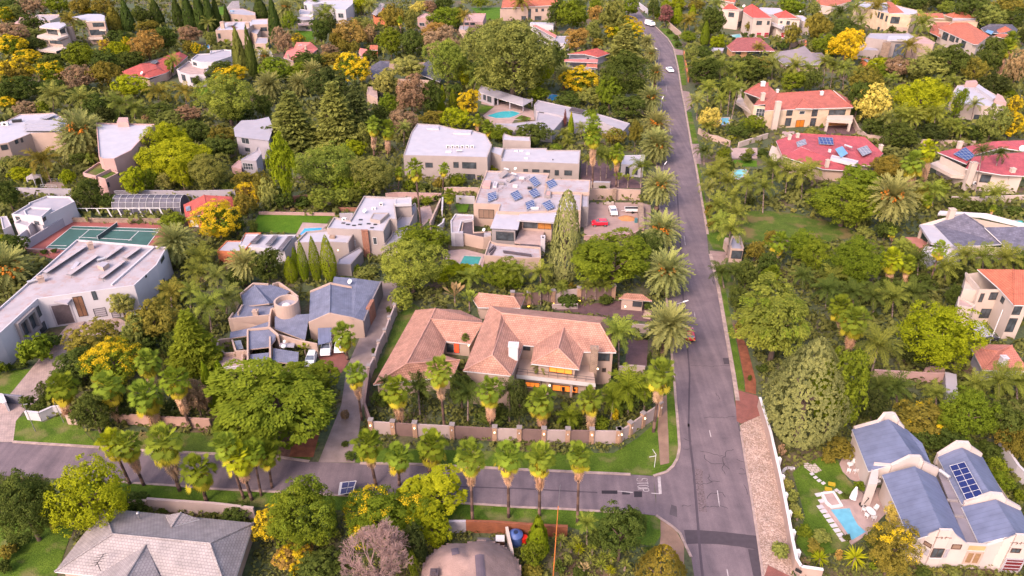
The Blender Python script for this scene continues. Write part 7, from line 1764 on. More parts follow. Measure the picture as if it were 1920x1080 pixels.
def cedar(name, tiers=13):
    P = []; T = []
    for k in range(tiers):
        t = k / (tiers - 1); z_ = -1 + 2 * t * .97; rad = (1 - t) ** .8 * .95 + .06; nb = max(4, int(11 * (1 - t) + 4)); a0 = NPR.uniform(0, 6.28)
        for b in range(nb):
            an = a0 + 2 * np.pi * b / nb + NPR.uniform(-.2, .2); L_ = rad * NPR.uniform(.72, 1.08); d = np.array([np.cos(an), np.sin(an), 0]); s_ = np.array([-np.sin(an), np.cos(an), 0]); n = int(85 * L_ + 16); tt = NPR.uniform(0, 1, n) ** .7
            wid = .19 * np.sin(np.clip(tt * 2.6 + .2, 0, np.pi)) + .05
            pos = d * (tt * L_)[:, None] + s_ * (NPR.uniform(-1, 1, n) * wid)[:, None]; pos[:, 2] = z_ + .10 * tt - .16 * tt ** 2 + NPR.normal(0, .012, n)
            nrm = unit(np.array([0, 0, 1.0]) + rsph(n) * .45); al = unit(d + s_ * NPR.uniform(-.9, .9, (n, 1))); sz = NPR.uniform(.06, .11, n)
            P.append(blades(pos, nrm, al, sz * .7, sz * 1.8)); T.append(.42 + .3 * (tt - .5) + NPR.normal(0, .13, n))
    P = np.concatenate(P); T = np.concatenate(T); return leafmesh(name, P, np.stack([T, np.ones(len(T))], 1))
def frond(o, az, el, L_, nseg, droop, lw, ll, vee, spread, sag=0, dens=1):
    """a feather leaf: arched rib and leaflets"""
    out = []; d = np.array([np.cos(az), np.sin(az), 0]); s_ = np.array([-np.sin(az), np.cos(az), 0]); p = np.array(o, float); e = el
    for k in range(nseg):
        t = (k + .5) / nseg; e = el - droop * t ** 1.3; dr = d * np.cos(e) + np.array([0, 0, np.sin(e)]); up = -d * np.sin(e) + np.array([0, 0, np.cos(e)]); q_ = p + dr * L_ / nseg
        w_ = lw * .3; out.append(np.array([p - s_ * w_, q_ - s_ * w_, q_ + s_ * w_, p + s_ * w_]))
        env = np.sin(min(np.pi, t * 2.6 + .45)) ** .7 if t < .95 else .45
        for sd in (-1, 1):
            for j in range(dens):
                b = p + (q_ - p) * (j + NPR.uniform(0, 1)) / dens; le = ll * env * NPR.uniform(.8, 1.1); dirn = unit(s_ * sd * spread + dr * (1.1 - .5 * spread) + up * (vee + NPR.uniform(-.25, .25) * (1 + sag)) + np.array([0, 0, -sag * NPR.uniform(.3, 1)]))
                wv = dr * lw * .5
                out.append(np.array([b - wv, b + dirn * le * .55 - wv * .7, b + dirn * le, b + dirn * le * .55 + wv * .9]))
        p = q_
    return out
def date_palm(name):
    P, T = [], []
    for k in range(110):
        u_ = (k + .5) / 110; el = math.radians(82 - 125 * u_ ** .9) + NPR.uniform(-.12, .12); az = k * 2.39996 + NPR.uniform(-.15, .15)
        f = frond((0, 0, 0), az, el, NPR.uniform(.88, 1.05), 13, .75 + .25 * u_, .078, .19, .3, .7)
        P += f; T += [[.62 - .3 * u_ + NPR.normal(0, .1), max(0, 1.1 - u_)]] * len(f)
    return leafmesh(name, np.array(P), np.array(T))
def fruit_mesh():
    mb = MB()
    for k in range(9):
        an = k * 2.4 + NPR.uniform(-.3, .3); r_ = NPR.uniform(.10, .25); c = (r_ * math.cos(an), r_ * math.sin(an), .06 - r_ * .3)
        for j in range(9): q_ = NPR.normal(0, .034, 3); mb.ball((c[0] + q_[0], c[1] + q_[1], c[2] + q_[2]), .026, .026, .03, 5, 4)
    o = mb.build('fruit', plain('orange_dates', (.80, .27, .02), .7, .2, 4)); me = o.data; bpy.data.objects.remove(o); return me
def feather_palm(name, nf=19, sag=.55, L0=1.0):
    P, T = [], []
    for k in range(nf):
        u_ = (k + .5) / nf; el = math.radians(80 - 85 * u_) + NPR.uniform(-.15, .15); az = k * 2.39996 + NPR.uniform(-.2, .2)
        f = frond((0, 0, 0), az, el, L0 * NPR.uniform(.85, 1.1), 14, 1.25 + .5 * u_, .05, .26, .1, .8, sag, 2)
        P += f; T += [[.6 - .25 * u_ + NPR.normal(0, .12), NPR.uniform(0, 1)]] * len(f)
    return leafmesh(name, np.array(P), np.array(T))
def fan(o, az, el, pet, rad, curl, twist):
    """one fan leaf: stalk, pleated disc with pointed tips; the disc hangs from the stalk's end by curl (radians)"""
    d = np.array([np.cos(az) * np.cos(el), np.sin(az) * np.cos(el), np.sin(el)]); s_ = np.array([-np.sin(az), np.cos(az), 0]); o = np.array(o, float); b = o + d * pet
    out = [np.array([o - s_ * .022, b - s_ * .016, b + s_ * .016, o + s_ * .022])]
    e2 = el - curl; d2 = np.array([np.cos(az) * np.cos(e2), np.sin(az) * np.cos(e2), np.sin(e2)]); up = np.array([-np.cos(az) * np.sin(e2), -np.sin(az) * np.sin(e2), np.cos(e2)]); m = 12; a0 = math.radians(128)
    def pt(an, r, h): return b + (d2 * math.cos(an) + s_ * math.sin(an)) * r + up * h
    for i in range(m):
        a = -a0 + 2 * a0 * i / m; c = -a0 + 2 * a0 * (i + 1) / m; mid = (a + c) / 2; le = rad * (1 - .18 * abs(mid) / a0)
        out.append(np.array([b, pt(a, le * .58, -.14 * rad), pt(mid, le * NPR.uniform(.94, 1.08), .03 - .25 * rad * abs(mid) / a0), pt(c, le * .58, -.14 * rad)]))
    return out
def fan_palm(name, lo, hi, n, pet, rad, z0=0, tmean=.5, curl=.9, zsp=0):
    P, T = [], []
    for k in range(n):
        u_ = (k + .5) / n; el = math.radians(hi + (lo - hi) * u_) + NPR.uniform(-.12, .12); az = k * 2.39996 + NPR.uniform(-.3, .3); cu = curl * min(1, max(.12, (1.5 - el) / 1.1)) * NPR.uniform(.7, 1.3)
        cu = min(cu, el + 1.62); f = fan((0, 0, z0 - zsp * u_), az, el, pet * NPR.uniform(.62, 1.15), rad * NPR.uniform(.8, 1.15), cu, 0)
        tv = tmean + NPR.normal(0, .2); P += f; T += [[min(1, tv + .35), 1]] + [[tv + NPR.normal(0, .05), 1] for _ in f[1:]]
    return leafmesh(name, np.array(P), np.array(T))
def yucca(name, n=75, w=.1):
    d = rsph(n * 2); d = d[d[:, 2] > -.25][:n]; n = len(d); L_ = NPR.uniform(.75, 1.05, n); s_ = unit(np.cross(d, rsph(n))); tip = d * L_[:, None]; tip[:, 2] -= .12 * (1 - d[:, 2]); mid = d * (L_ * .5)[:, None]
    return leafmesh(name, np.stack([d * .06, mid + s_ * w * .5, tip, mid - s_ * w * .5], 1), np.stack([.5 + .25 * d[:, 2] + NPR.normal(0, .1, n), np.ones(n)], 1))
def paddles(name, n=16):
    P, T = [], []
    for k in range(n):
        az = k * 2.4; el = math.radians(NPR.uniform(35, 85)); d = np.array([np.cos(az) * np.cos(el), np.sin(az) * np.cos(el), np.sin(el)]); s_ = np.array([-np.sin(az), np.cos(az), 0]); a = d * .35; b = d * .95; t_ = NPR.uniform(.3, .8)
        P += [np.array([-s_ * .02, a - s_ * .02, a + s_ * .02, s_ * .02]), np.array([a, (a + b) / 2 - s_ * .13, b + np.array([0, 0, -.08]), (a + b) / 2 + s_ * .13])]; T += [[t_, 1]] * 2
    return leafmesh(name, np.array(P), np.array(T))
def bare_tree(name):
    mb = MB(); rnd = random.Random(3)
    def grow(p, d, L_, r, lv):
        q_ = p + d * L_; mb.tube(p, q_, r, r * .72, n=5 if lv < 2 else 3, cap=False)
        if lv >= 6: return
        for k in range(rnd.choice([3, 3, 4])):
            nd_ = (d + Vector((rnd.uniform(-1, 1), rnd.uniform(-1, 1), rnd.uniform(-.35, .55))) * .8).normalized(); grow(q_, nd_, L_ * rnd.uniform(.62, .86), r * .7, lv + 1)
    for k in range(5): an = k * 1.257 + .3; grow(Vector((0, 0, -.9)), Vector((.7 * math.cos(an), .7 * math.sin(an), .8)).normalized(), .46, .036, 0)
    o = mb.build('crown', BAREBARK, uv=False); me = o.data; bpy.data.objects.remove(o); return me
def trunk_mesh(name, r0, r1, n=8, limbs=4, m=None, wob=.0):
    mb = MB(); rnd = random.Random(5); pts = [Vector((wob * math.sin(i * 1.3), wob * math.cos(i * 1.7) - wob, i / 6)) for i in range(7)]
    for i in range(6): mb.tube(pts[i], pts[i + 1], r0 + (r1 - r0) * i / 6, r0 + (r1 - r0) * (i + 1) / 6, n=n, cap=False)
    for k in range(limbs):
        an = k * 2 * math.pi / max(1, limbs); mb.tube((0, 0, .6 + .06 * k), (.45 * math.cos(an), .45 * math.sin(an), 1.05), r1 * .8, r1 * .3, n=5, cap=False)
    o = mb.build('trunk', m or BARK); me = o.data; bpy.data.objects.remove(o); return me
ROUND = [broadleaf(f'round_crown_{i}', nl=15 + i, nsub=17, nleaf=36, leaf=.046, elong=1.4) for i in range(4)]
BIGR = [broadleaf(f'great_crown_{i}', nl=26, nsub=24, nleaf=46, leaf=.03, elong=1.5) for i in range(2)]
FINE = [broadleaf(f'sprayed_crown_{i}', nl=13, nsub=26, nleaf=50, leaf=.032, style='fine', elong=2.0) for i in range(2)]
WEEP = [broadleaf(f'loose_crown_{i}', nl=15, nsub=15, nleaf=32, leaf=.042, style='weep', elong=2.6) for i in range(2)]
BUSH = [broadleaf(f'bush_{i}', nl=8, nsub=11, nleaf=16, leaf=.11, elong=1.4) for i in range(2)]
CYP = [tufted(f'cypress_{i}', lambda t: (min(1, (t + .1) * 3) ** .5) * (1 - t ** 1.5) ** .8, 900, 20, .14, .04, .8, lobes=5 + i) for i in range(2)]
CONE = [tufted(f'cone_crown_{i}', lambda t: (min(1, (t + .06) * 2.0) ** .55) * (1 - t ** 1.7) ** .8, 3000, 20, .062, .013, .5, lobes=9 + i, rough=.05) for i in range(2)]
COLUMN = [tufted('column_crown', lambda t: min(1, (t + .05) * 4) ** .5 * (1 - .55 * t) * (1 - t ** 7) ** .5, 2600, 24, .062, .016, .4, lobes=11, rough=.05)]
CEDAR = [cedar(f'cedar_{i}', 15 + 2 * i) for i in range(2)]
DATE = [date_palm('date_fronds'), date_palm('date_fronds_b')]
FRUIT = fruit_mesh()
FEATH = [feather_palm('feather_fronds'), feather_palm('feather_fronds_b', 22, .8), feather_palm('feather_fronds_c', 17, .4)]
FANG = [fan_palm(f'green_fans_{i}', -36, 84, 54, .74, .31, .1, zsp=.1) for i in range(3)]
FANY = [fan_palm(f'yellow_fans_{i}', -68, -36, 26, .76, .32, -.06, curl=.7, zsp=.2) for i in range(2)]
FAND = [fan_palm(f'dead_fans_{i}', -82, -64, 46, .62, .42, -.35, curl=.3, zsp=.85) for i in range(2)]
YUC = [yucca('spiky_rosette'), yucca('soft_rosette', 60, .13)]
PADD = [paddles('paddle_leaves')]
BARE = bare_tree('bare_crown')
TRUNK = trunk_mesh('tree_trunk', .085, .05, limbs=5); PTRUNK = trunk_mesh('fan_palm_trunk', .30, .2, limbs=0, m=PALMBARK); QTRUNK = trunk_mesh('thin_palm_trunk', .17, .12, limbs=0, m=PALEBARK); DTRUNK = trunk_mesh('date_trunk', .55, .5, limbs=0, m=PALMBARK, n=10)
COLS = {'g': (0.128, 0.173, 0.0175), 'b': (0.231, 0.272, 0.0139), 'l': (0.151, 0.21, 0.0264), 'd': (0.0703, 0.0984, 0.0228), 'o': (0.179, 0.156, 0.0306), 'y': (.49, .375, .02), 'r': (0.332, 0.218, 0.0646), 'm': (0.262, 0.179, 0.117), 's': (0.255, 0.26, 0.0743), 'c': (0.109, 0.145, 0.048), 't': (0.285, 0.209, 0.113), 'k': (0.0487, 0.0636, 0.0192),
        'p': (0.215, 0.0917, 0.0947), 'v': (0.179, 0.203, 0.0524), 'q': (0.153, 0.18, 0.0349), 'e': (0.179, 0.221, 0.0394), 'w': (0.463, 0.397, 0.0937), 'j': (.185, .25, .015), 'z': (.225, .255, .10), 'x': (0.0572, 0.088, 0.0229)}
LOOK = {'z': 'grey-green', 'j': 'lime yellow', 'x': 'dark', 'g': 'mid green', 'b': 'bright green', 'l': 'lime green', 'd': 'dark green', 'o': 'olive green', 'y': 'golden yellow', 'r': 'rusty brown', 'm': 'mauve-brown', 's': 'silvery green', 'c': 'blue-green', 't': 'tan', 'k': 'blackish green', 'p': 'purple-leaved', 'v': 'grey-green', 'q': 'soft green', 'e': 'fresh green', 'w': 'pale yellow'}
KIND = {'R': ('broadleaf_tree', ROUND, 'round tree'), 'G': ('spreading_tree', BIGR, 'spreading tree'), 'F': ('feathery_tree', FINE, 'feathery-leaved tree'), 'V': ('weeping_tree', WEEP, 'loose-crowned tree'), 'S': ('shrub', BUSH, 'shrub'), 'C': ('cypress_tree', CYP, 'cypress'), 'T': ('conifer_tree', CONE, 'cone-shaped conifer'), 'N': ('conifer_tree', COLUMN, 'column-shaped conifer'), 'K': ('cedar_tree', CEDAR, 'tiered cedar')}
PLANTS = []     # (root, look, kind phrase, manual label)
CROWNS = []
def child(me, name, root, loc, scale, rot=0, col=None, mat=None, bloom=None, share=0):
    o = bpy.data.objects.new(name, me); COL.objects.link(o); o.parent = root; o.location = loc; o.scale = scale; o.rotation_euler = (0, 0, rot)
    if col is not None:
        j = R.uniform(.86, 1.14); h_ = R.uniform(.93, 1.07); o.color = (min(1, col[0] * j * h_), col[1] * j, col[2] * j, 1)
        o['bloom'] = list(bloom or (0, 0, 0)); o['bloom_share'] = float(share) * .88
    return o
def crown_fit(x0, y0, x1, y1, clear):
    cx, cy = (x0 + x1) / 2, (y0 + y1) / 2; A = 3.0; R_ = 3.0
    for _ in range(25):
        zc = A * (1 + clear); p = G(cx, cy, zc); dep = PR(p)[2]; sc_ = FPX / dep; R_ = (x1 - x0) / 2 / sc_; phi = math.atan2(CAMH - zc, math.hypot(p.x, p.y)); hh = (y1 - y0) / 2 / sc_
        a2 = hh * hh - (R_ * math.sin(phi)) ** 2; An = math.sqrt(a2) / math.cos(phi) if a2 > 0 else .35 * R_; An = max(.55 * R_, min(5 * R_, An)); A = A * .4 + An * .6
    return p, R_, A, zc
def tree(kind, x0, y0, x1, y1, col, bloom=None, share=0, label=None, clear=None):
    nm, meshes, ph = KIND[kind]
    if clear is None: clear = {'S': .0, 'C': .06, 'T': .06, 'N': .03, 'K': .08}.get(kind, .28)
    p, R_, A, zc = crown_fit(x0, y0, x1, y1, clear)
    k_ = {'R': 1.12, 'S': 1.12, 'V': 1.1}.get(kind, 1.03 if kind in 'GF' else .97); R_ *= k_ if kind != 'K' else 1.22; A *= (k_ + 1) / 2
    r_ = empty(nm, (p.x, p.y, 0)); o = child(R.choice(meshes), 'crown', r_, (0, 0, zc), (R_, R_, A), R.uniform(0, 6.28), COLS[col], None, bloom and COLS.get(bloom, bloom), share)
    if kind != 'S': child(TRUNK, 'trunk', r_, (0, 0, 0), (R_ * .8 if kind in 'RGFV' else R_ * .9, R_ * .8 if kind in 'RGFV' else R_ * .9, zc), R.uniform(0, 6.28))
    b_ = f', {LOOK[bloom]} flowered' if False else ''
    look = LOOK[col] + (f' and {LOOK[bloom]}' if bloom and isinstance(bloom, str) and share > .2 else '')
    size = 'small ' if R_ < 2 and kind not in 'S' else ('huge ' if R_ > 7.5 else ('tall ' if A > 2 * R_ and kind not in 'CTKN' else ''))
    PLANTS.append([r_, size + look, ph, label, (x0 + x1) / 2, R_, nm]); CROWNS.append((p.x, p.y, R_))
    return r_
def palm_root(nm, hx, hy, bx, by, hmin=2.0):
    b = G(bx, by); h_ = HZ(hx, hy, b); r_ = empty(nm, (b.x, b.y, 0)); d = h_ - b; L_ = max(hmin, d.length); d.normalize()
    q_ = Vector((0, 0, 1)).rotation_difference(d); r_.rotation_mode = 'QUATERNION'; r_.rotation_quaternion = q_
    dep = PR(h_)[2]; CROWNS.append((b.x, b.y, 1.0)); return r_, L_, FPX / dep
def fanpalm(hx, hy, rad, bx, by, label=None, green='l', skirt=1.0, fr=None):
    green = R.choice('lllgb') if green == 'l' else green
    """hx, hy: middle of the green head; rad: its half width in px; bx, by: foot"""
    r_, L_, s_ = palm_root('fan_palm', hx, hy, bx, by); R_ = rad / s_ * R.uniform(.94, 1.2); skirt *= R.uniform(.8, 1.25)
    child(R.choice(FANG), 'green_fronds', r_, (0, 0, L_), (R_,) * 3, R.uniform(0, 6), COLS[green]); child(R.choice(FANY), 'yellowing_fronds', r_, (0, 0, L_), (R_,) * 3, R.uniform(0, 6), (.34, .31, .035)); 
    if skirt: child(R.choice(FAND), 'dead_frond_skirt', r_, (0, 0, L_), (R_ * .82, R_ * .82, R_ * skirt), R.uniform(0, 6), (.50, .34, .25))
    child(PTRUNK, 'trunk', r_, (0, 0, 0), (R_ * .34, R_ * .34, L_), R.uniform(0, 6)); PLANTS.append([r_, 'yellow-green', 'fan palm', label, hx, R_, 'fan_palm']); return r_
def datepalm(hx, hy, rad, bx, by, label=None, fruit=1.0, col=(.22, .235, .085)):
    r_, L_, s_ = palm_root('date_palm', hx, hy, bx, by); R_ = rad / s_ * 1.12
    child(R.choice(DATE), 'fronds', r_, (0, 0, L_), (R_, R_, R_), R.uniform(0, 6), col)
    if fruit: child(FRUIT, 'date_clumps', r_, (0, 0, L_ + .1 * R_), (R_ * fruit * 1.45,) * 3, R.uniform(0, 6))
    child(DTRUNK, 'trunk', r_, (0, 0, 0), (1, 1, L_), 0); PLANTS.append([r_, 'arching', 'date palm' + (' with orange fruit' if fruit else ''), label, hx, R_, 'date_palm']); CROWNS.append((r_.location.x, r_.location.y, R_ * .7)); return r_
def featherpalm(hx, hy, rad, bx, by, label=None, col='q'):
    r_, L_, s_ = palm_root('feather_palm', hx, hy, bx, by); R_ = rad / s_ * R.uniform(1.0, 1.2)
    child(R.choice(FEATH), 'fronds', r_, (0, 0, L_), (R_, R_, R_), R.uniform(0, 6), COLS[col]); child(QTRUNK, 'trunk', r_, (0, 0, 0), (1, 1, L_), 0)
    PLANTS.append([r_, 'drooping ' + LOOK[col], 'feather palm', label, hx, R_, 'feather_palm']); return r_
def spiky(cx, cy, rad, label=None, col='e', h_=.5, kind=0, nm='yucca', ph='spiky rosette plant'):
    p = G(cx, cy, h_); s_ = FPX / PR(p)[2]; R_ = rad / s_; r_ = empty(nm, (p.x, p.y, 0)); child((YUC + PADD)[kind], 'leaves', r_, (0, 0, h_), (R_,) * 3, R.uniform(0, 6), COLS[col])
    child(QTRUNK, 'stem', r_, (0, 0, 0), (1, 1, h_), 0); PLANTS.append([r_, LOOK[col], ph, label, cx, R_, nm]); return r_
def baretree(x0, y0, x1, y1, label=None):
    p, R_, A, zc = crown_fit(x0, y0, x1, y1, .2); r_ = empty('bare_tree', (p.x, p.y, 0)); child(BARE, 'crown', r_, (0, 0, zc), (R_ / 1.25, R_ / 1.25, A / 1.1), 1.0); child(TRUNK, 'trunk', r_, (0, 0, 0), (R_ * .7, R_ * .7, zc * .6), 0)
    PLANTS.append([r_, 'leafless pinkish-grey', 'bare tree', label, (x0 + x1) / 2, R_, 'bare_tree']); return r_
def T(c, r, text):
    """rows of one survey square: kind, numbers, colour, bloom and share, | label"""
    f = Tq(c, r)
    def num(x):
        try: return float(x)
        except ValueError: return x
    for row in text.split(';'):
        row, _, label = row.partition('|'); w_ = [num(x) for x in row.split()]
        if not w_: continue
        k = w_[0]; label = label.strip() or None; a = f(w_[1], w_[2])
        if k in KIND:
            b = f(w_[3], w_[4]); e = w_[6:]; tree(k, *a, *b, w_[5], e[0] if e else None, e[1] if len(e) > 1 else 0, label)
        elif k == 'B': baretree(*a, *f(w_[3], w_[4]), label)
        elif k == 'Y': spiky(*a, w_[3] / 4, label, *w_[4:6], *([int(w_[6])] + (['strelitzia', 'paddle-leaved plant'] if w_[6] == 2 else []) if len(w_) > 6 else []))
        else: {'W': fanpalm, 'P': datepalm, 'Q': featherpalm}[k](*a, w_[3] / 4, *f(w_[4], w_[5]), label, *w_[6:])
# ------------------------------------------------------------------ planting, square by square of the survey
T(0,0,'''
R -30 -10 150 120 d;R -20 55 95 165 g y .55;R 130 -30 330 105 m;R 330 -40 520 95 g;R 520 -30 690 100 o;S 590 55 690 115 y;R 690 -20 850 110 o;R 60 30 170 150 v;R 155 105 330 235 d;R 170 205 280 285 v;R -20 170 215 330 m;R -30 245 180 430 g y .6;R 110 380 300 480 g y .8;R 180 280 330 400 k;C 895 10 1005 245 x;C 785 55 925 250 o;R 985 40 1125 190 d;C 1110 5 1225 190 x;C 1280 -10 1375 205 x;C 1355 -40 1465 235 x;C 1440 -60 1545 235 x;C 1520 -50 1605 235 x;C 1585 -30 1655 225 x;C 1672 40 1722 175 x;R 1015 150 1190 260 o;R 980 215 1210 440 r;R 790 230 970 330 d;R 1150 190 1330 390 d;R 1320 190 1515 330 m;R 1530 230 1630 360 v;R 1435 318 1520 410 g y .7;R 1365 300 1450 400 o;R 730 290 850 400 r y .3;R 785 300 960 470 b;R 480 320 720 520 g;R 620 335 700 480 b;R 690 370 900 530 d;R 890 380 1090 520 d;R 300 400 490 540 d;R 920 270 990 380 b y .5;R 275 455 490 640 g y .35;R 460 495 710 670 m;R 680 445 895 650 o;R 855 560 1125 730 b;R -30 435 260 660 o y .3;R -30 560 260 760 d;R 240 600 480 730 d;R -20 715 130 815 g y .8;R 120 750 280 870 m;R 250 760 360 860 g;Q 400 710 130 400 860 v;Q 610 740 120 610 880 v;Q 900 780 120 900 900 q;Q 1190 690 110 1190 800 o;Q 1385 690 115 1400 800 o;Q 1010 810 110 1010 900 q;Q 1295 455 70 1270 590 e;Q 520 150 80 560 330 o|shaggy palm with dead hanging fronds in front of the stacked terrace villa;Q 610 190 60 640 330 v;P 600 985 170 590 1180 1.2;R 640 710 830 880 d;R 490 650 720 790 d;R 1090 760 1310 900 d;R 1170 850 1380 940 v;R 1280 800 1500 910 m;R 720 800 860 920 k;G 1480 540 1920 910 e;R 1610 485 1850 640 g y .95;R 1540 455 1760 620 d;G 1080 910 1400 1200 b;R 1340 880 1590 1090 d;R 1570 940 1770 1110 o;C 1730 225 1850 560 v;C 1830 215 1920 580 d;R 1685 190 1840 300 p;R 1680 290 1730 355 b;R 1440 570 1510 650 d;R 1640 760 1900 920 d;Q 1560 170 70 1560 260 v;R 440 880 560 1010 g;R 1400 1020 1520 1100 g;S 1060 850 1120 910 t;R 1240 440 1310 560 g''')
T(1,0,'''
C 80 0 190 330 x;C -30 -20 90 150 x;P 222 60 80 225 190;R 200 90 300 230 g y .1;W 445 30 45 450 120;Q 530 90 80 530 180 e;R 405 140 560 330 d;R 500 110 620 260 k;Q 490 120 90 490 230 q;R 120 205 270 400 m;R 260 250 370 330 o y .4;R 590 150 830 340 r;V 545 225 660 360 o;R 470 325 620 430 m;R 620 290 700 400 o;R 690 310 770 400 o;R 275 390 500 500 d;R 480 385 660 500 o;R 730 -40 840 95 b;Q 860 40 70 870 150 v;V 930 30 1110 240 o;R 1100 70 1220 250 v;R 690 130 900 250 v;V 790 190 920 330 t;R 905 200 1110 410 g;R 1080 210 1260 420 d;W 1078 155 30 1105 415 g .7|tall lone palm with a bare thin trunk rising from dark trees;R 1150 5 1290 110 w;R 1250 0 1360 110 m;R 1330 -40 1470 90 d;R 1280 50 1560 215 g;R 1245 165 1430 290 r;R 1250 200 1540 430 m;Q 1560 120 70 1555 280 o;R 1630 -30 1740 60 g;S 1840 30 1890 65 g;R 600 395 860 615 g y .92;R 985 420 1270 600 s;G 1270 290 1600 620 e;G 1520 150 2100 500 v;R 1500 480 1620 640 b;R 1590 400 1920 660 d;R 800 370 910 460 d;V 880 520 1080 720 s;R 1150 560 1230 640 v;P 65 430 75 70 520;R 30 430 280 620 g;R 230 470 390 620 g;P 420 540 90 420 640 0;P 100 640 110 100 760 0;P 320 630 90 320 720 0;R 390 500 690 750 k;R -20 700 120 880 d;K 60 680 470 1090 v;K 400 610 790 1080 v|middle tall tiered cedar of three, brightest in front;K 620 600 900 1020 c;R 510 600 640 680 m;R 1040 560 1285 860 m|mauve-brown fading tree with pale stems among green trees;R 930 690 1060 860 g;R 880 540 1060 700 v;R 1230 590 1400 860 d;R 1300 680 1350 740 l;S 1250 605 1300 650 l;C 1345 740 1430 850 j;C 1375 640 1425 760 j;C 1440 670 1515 830 g;R 1420 620 1550 760 d;R 1500 670 1690 870 o y .95;R 1390 800 1610 970 b;R 1220 840 1420 930 o;Q 1660 580 110 1620 720 e;W 1660 900 45 1660 1010;W 1740 960 55 1750 1040 g;W 1825 990 50 1830 1050 g;W 880 945 70 885 1180|pair palm with a pale trunk behind the big tree, taller of two;W 985 970 75 990 1170|pair palm with a pale trunk behind the big tree, shorter of two;R 760 920 860 1090 v;R 850 780 1000 940 d;R 1000 820 1220 1010 m;Q 1110 960 70 1110 1090 v;R 95 970 290 1500 j|tall bright yellow-green tree left of the big dome tree;R 20 940 180 1090 d;R 1750 960 1920 1050 g''')
T(2,0,'''
Q 70 20 90 90 150 o;R 260 0 400 200 d;R 340 -10 580 215 g;R 560 40 680 170 r;V 650 -20 880 270 v;R 580 -20 680 100 g;R 800 -30 950 120 g;R 395 205 575 375 r;R 545 150 670 310 v;S 580 290 690 370 o;R 700 130 990 290 b y .6;R 440 0 560 60 d;K 710 180 990 440 s|single tiered silver-green cedar by the road beyond the red gabled house;G -330 160 340 700 v|huge domed grey-green tree, largest crown in the far half;R 0 480 140 650 b;R 110 400 300 670 b;R 130 640 280 760 g;R 250 300 400 560 d;G 640 380 1050 760 d|massive dark green tree leaning toward the road palms;R 640 560 830 800 g l .2;R 500 650 690 790 v;R 370 490 640 700 g y .75;P 395 560 85 385 690 0;R 740 700 990 900 d;V 640 780 720 880 d;R 330 700 520 790 d;P 1015 315 60 1005 400 0;P 1045 405 60 1040 470 .8;P 1075 545 75 1065 650 .9;P 1040 740 105 1030 870;P 1080 935 120 1040 1080;P 1080 1070 120 1050 1210;R 1020 0 1110 130 d;C 1190 30 1290 180 j;C 1110 0 1200 60 j;R 1095 30 1210 180 p;R 1065 70 1110 140 b;R 1180 -20 1310 70 b;C 1322 35 1388 130 j|small golden-lime clipped cone by the far road;R 1310 -10 1450 80 o;Q 1330 155 80 1330 240 o;R 1390 40 1610 290 d;Q 1540 30 90 1540 130 v;R 1260 225 1390 330 g;C 1410 160 1490 340 g;R 1480 260 1610 370 b;R 1300 330 1400 470 v;R 1380 340 1510 460 d;S 1160 218 1205 255 d;S 1205 255 1252 305 d;S 1220 305 1275 360 d;S 1640 270 1680 300 d;S 1720 240 1770 280 d;R 1750 155 1820 250 o;R 1780 250 1820 280 d;Q 1380 500 110 1380 620 q;Q 1470 480 100 1470 620 v;Q 1560 500 100 1560 640 q;Q 1690 530 100 1675 640 q;Q 1780 500 100 1780 600 v;Q 1470 660 90 1465 800 e;Q 1570 740 60 1565 860 e;Q 1640 650 90 1615 870 q;Q 1690 670 90 1640 920 q;Q 1390 760 90 1385 900 v;Q 1850 490 90 1850 600 o;Q 1850 355 60 1850 430 o;R 1320 430 1560 640 d;R 1540 560 1700 720 d;R 1640 430 1920 600 d;R 1400 800 1565 980 w|pale yellow dome tree beside thin palms and the small blue pool;R 1715 850 1890 1000 g;R 1620 920 1800 1030 d;Q 1470 940 80 1470 1030 q;S 1620 1010 1690 1050 b;V 880 890 980 1090 o;R 690 945 850 1090 o l .35;W 610 940 75 605 1250|tall fan palm standing before the low pool house;C 415 850 470 1020 j y .2;R 520 820 660 930 g;Q 520 960 60 520 1040 v;R 0 930 300 1080 d;Q 390 1010 80 390 1090 q;V 385 820 412 960 p''')
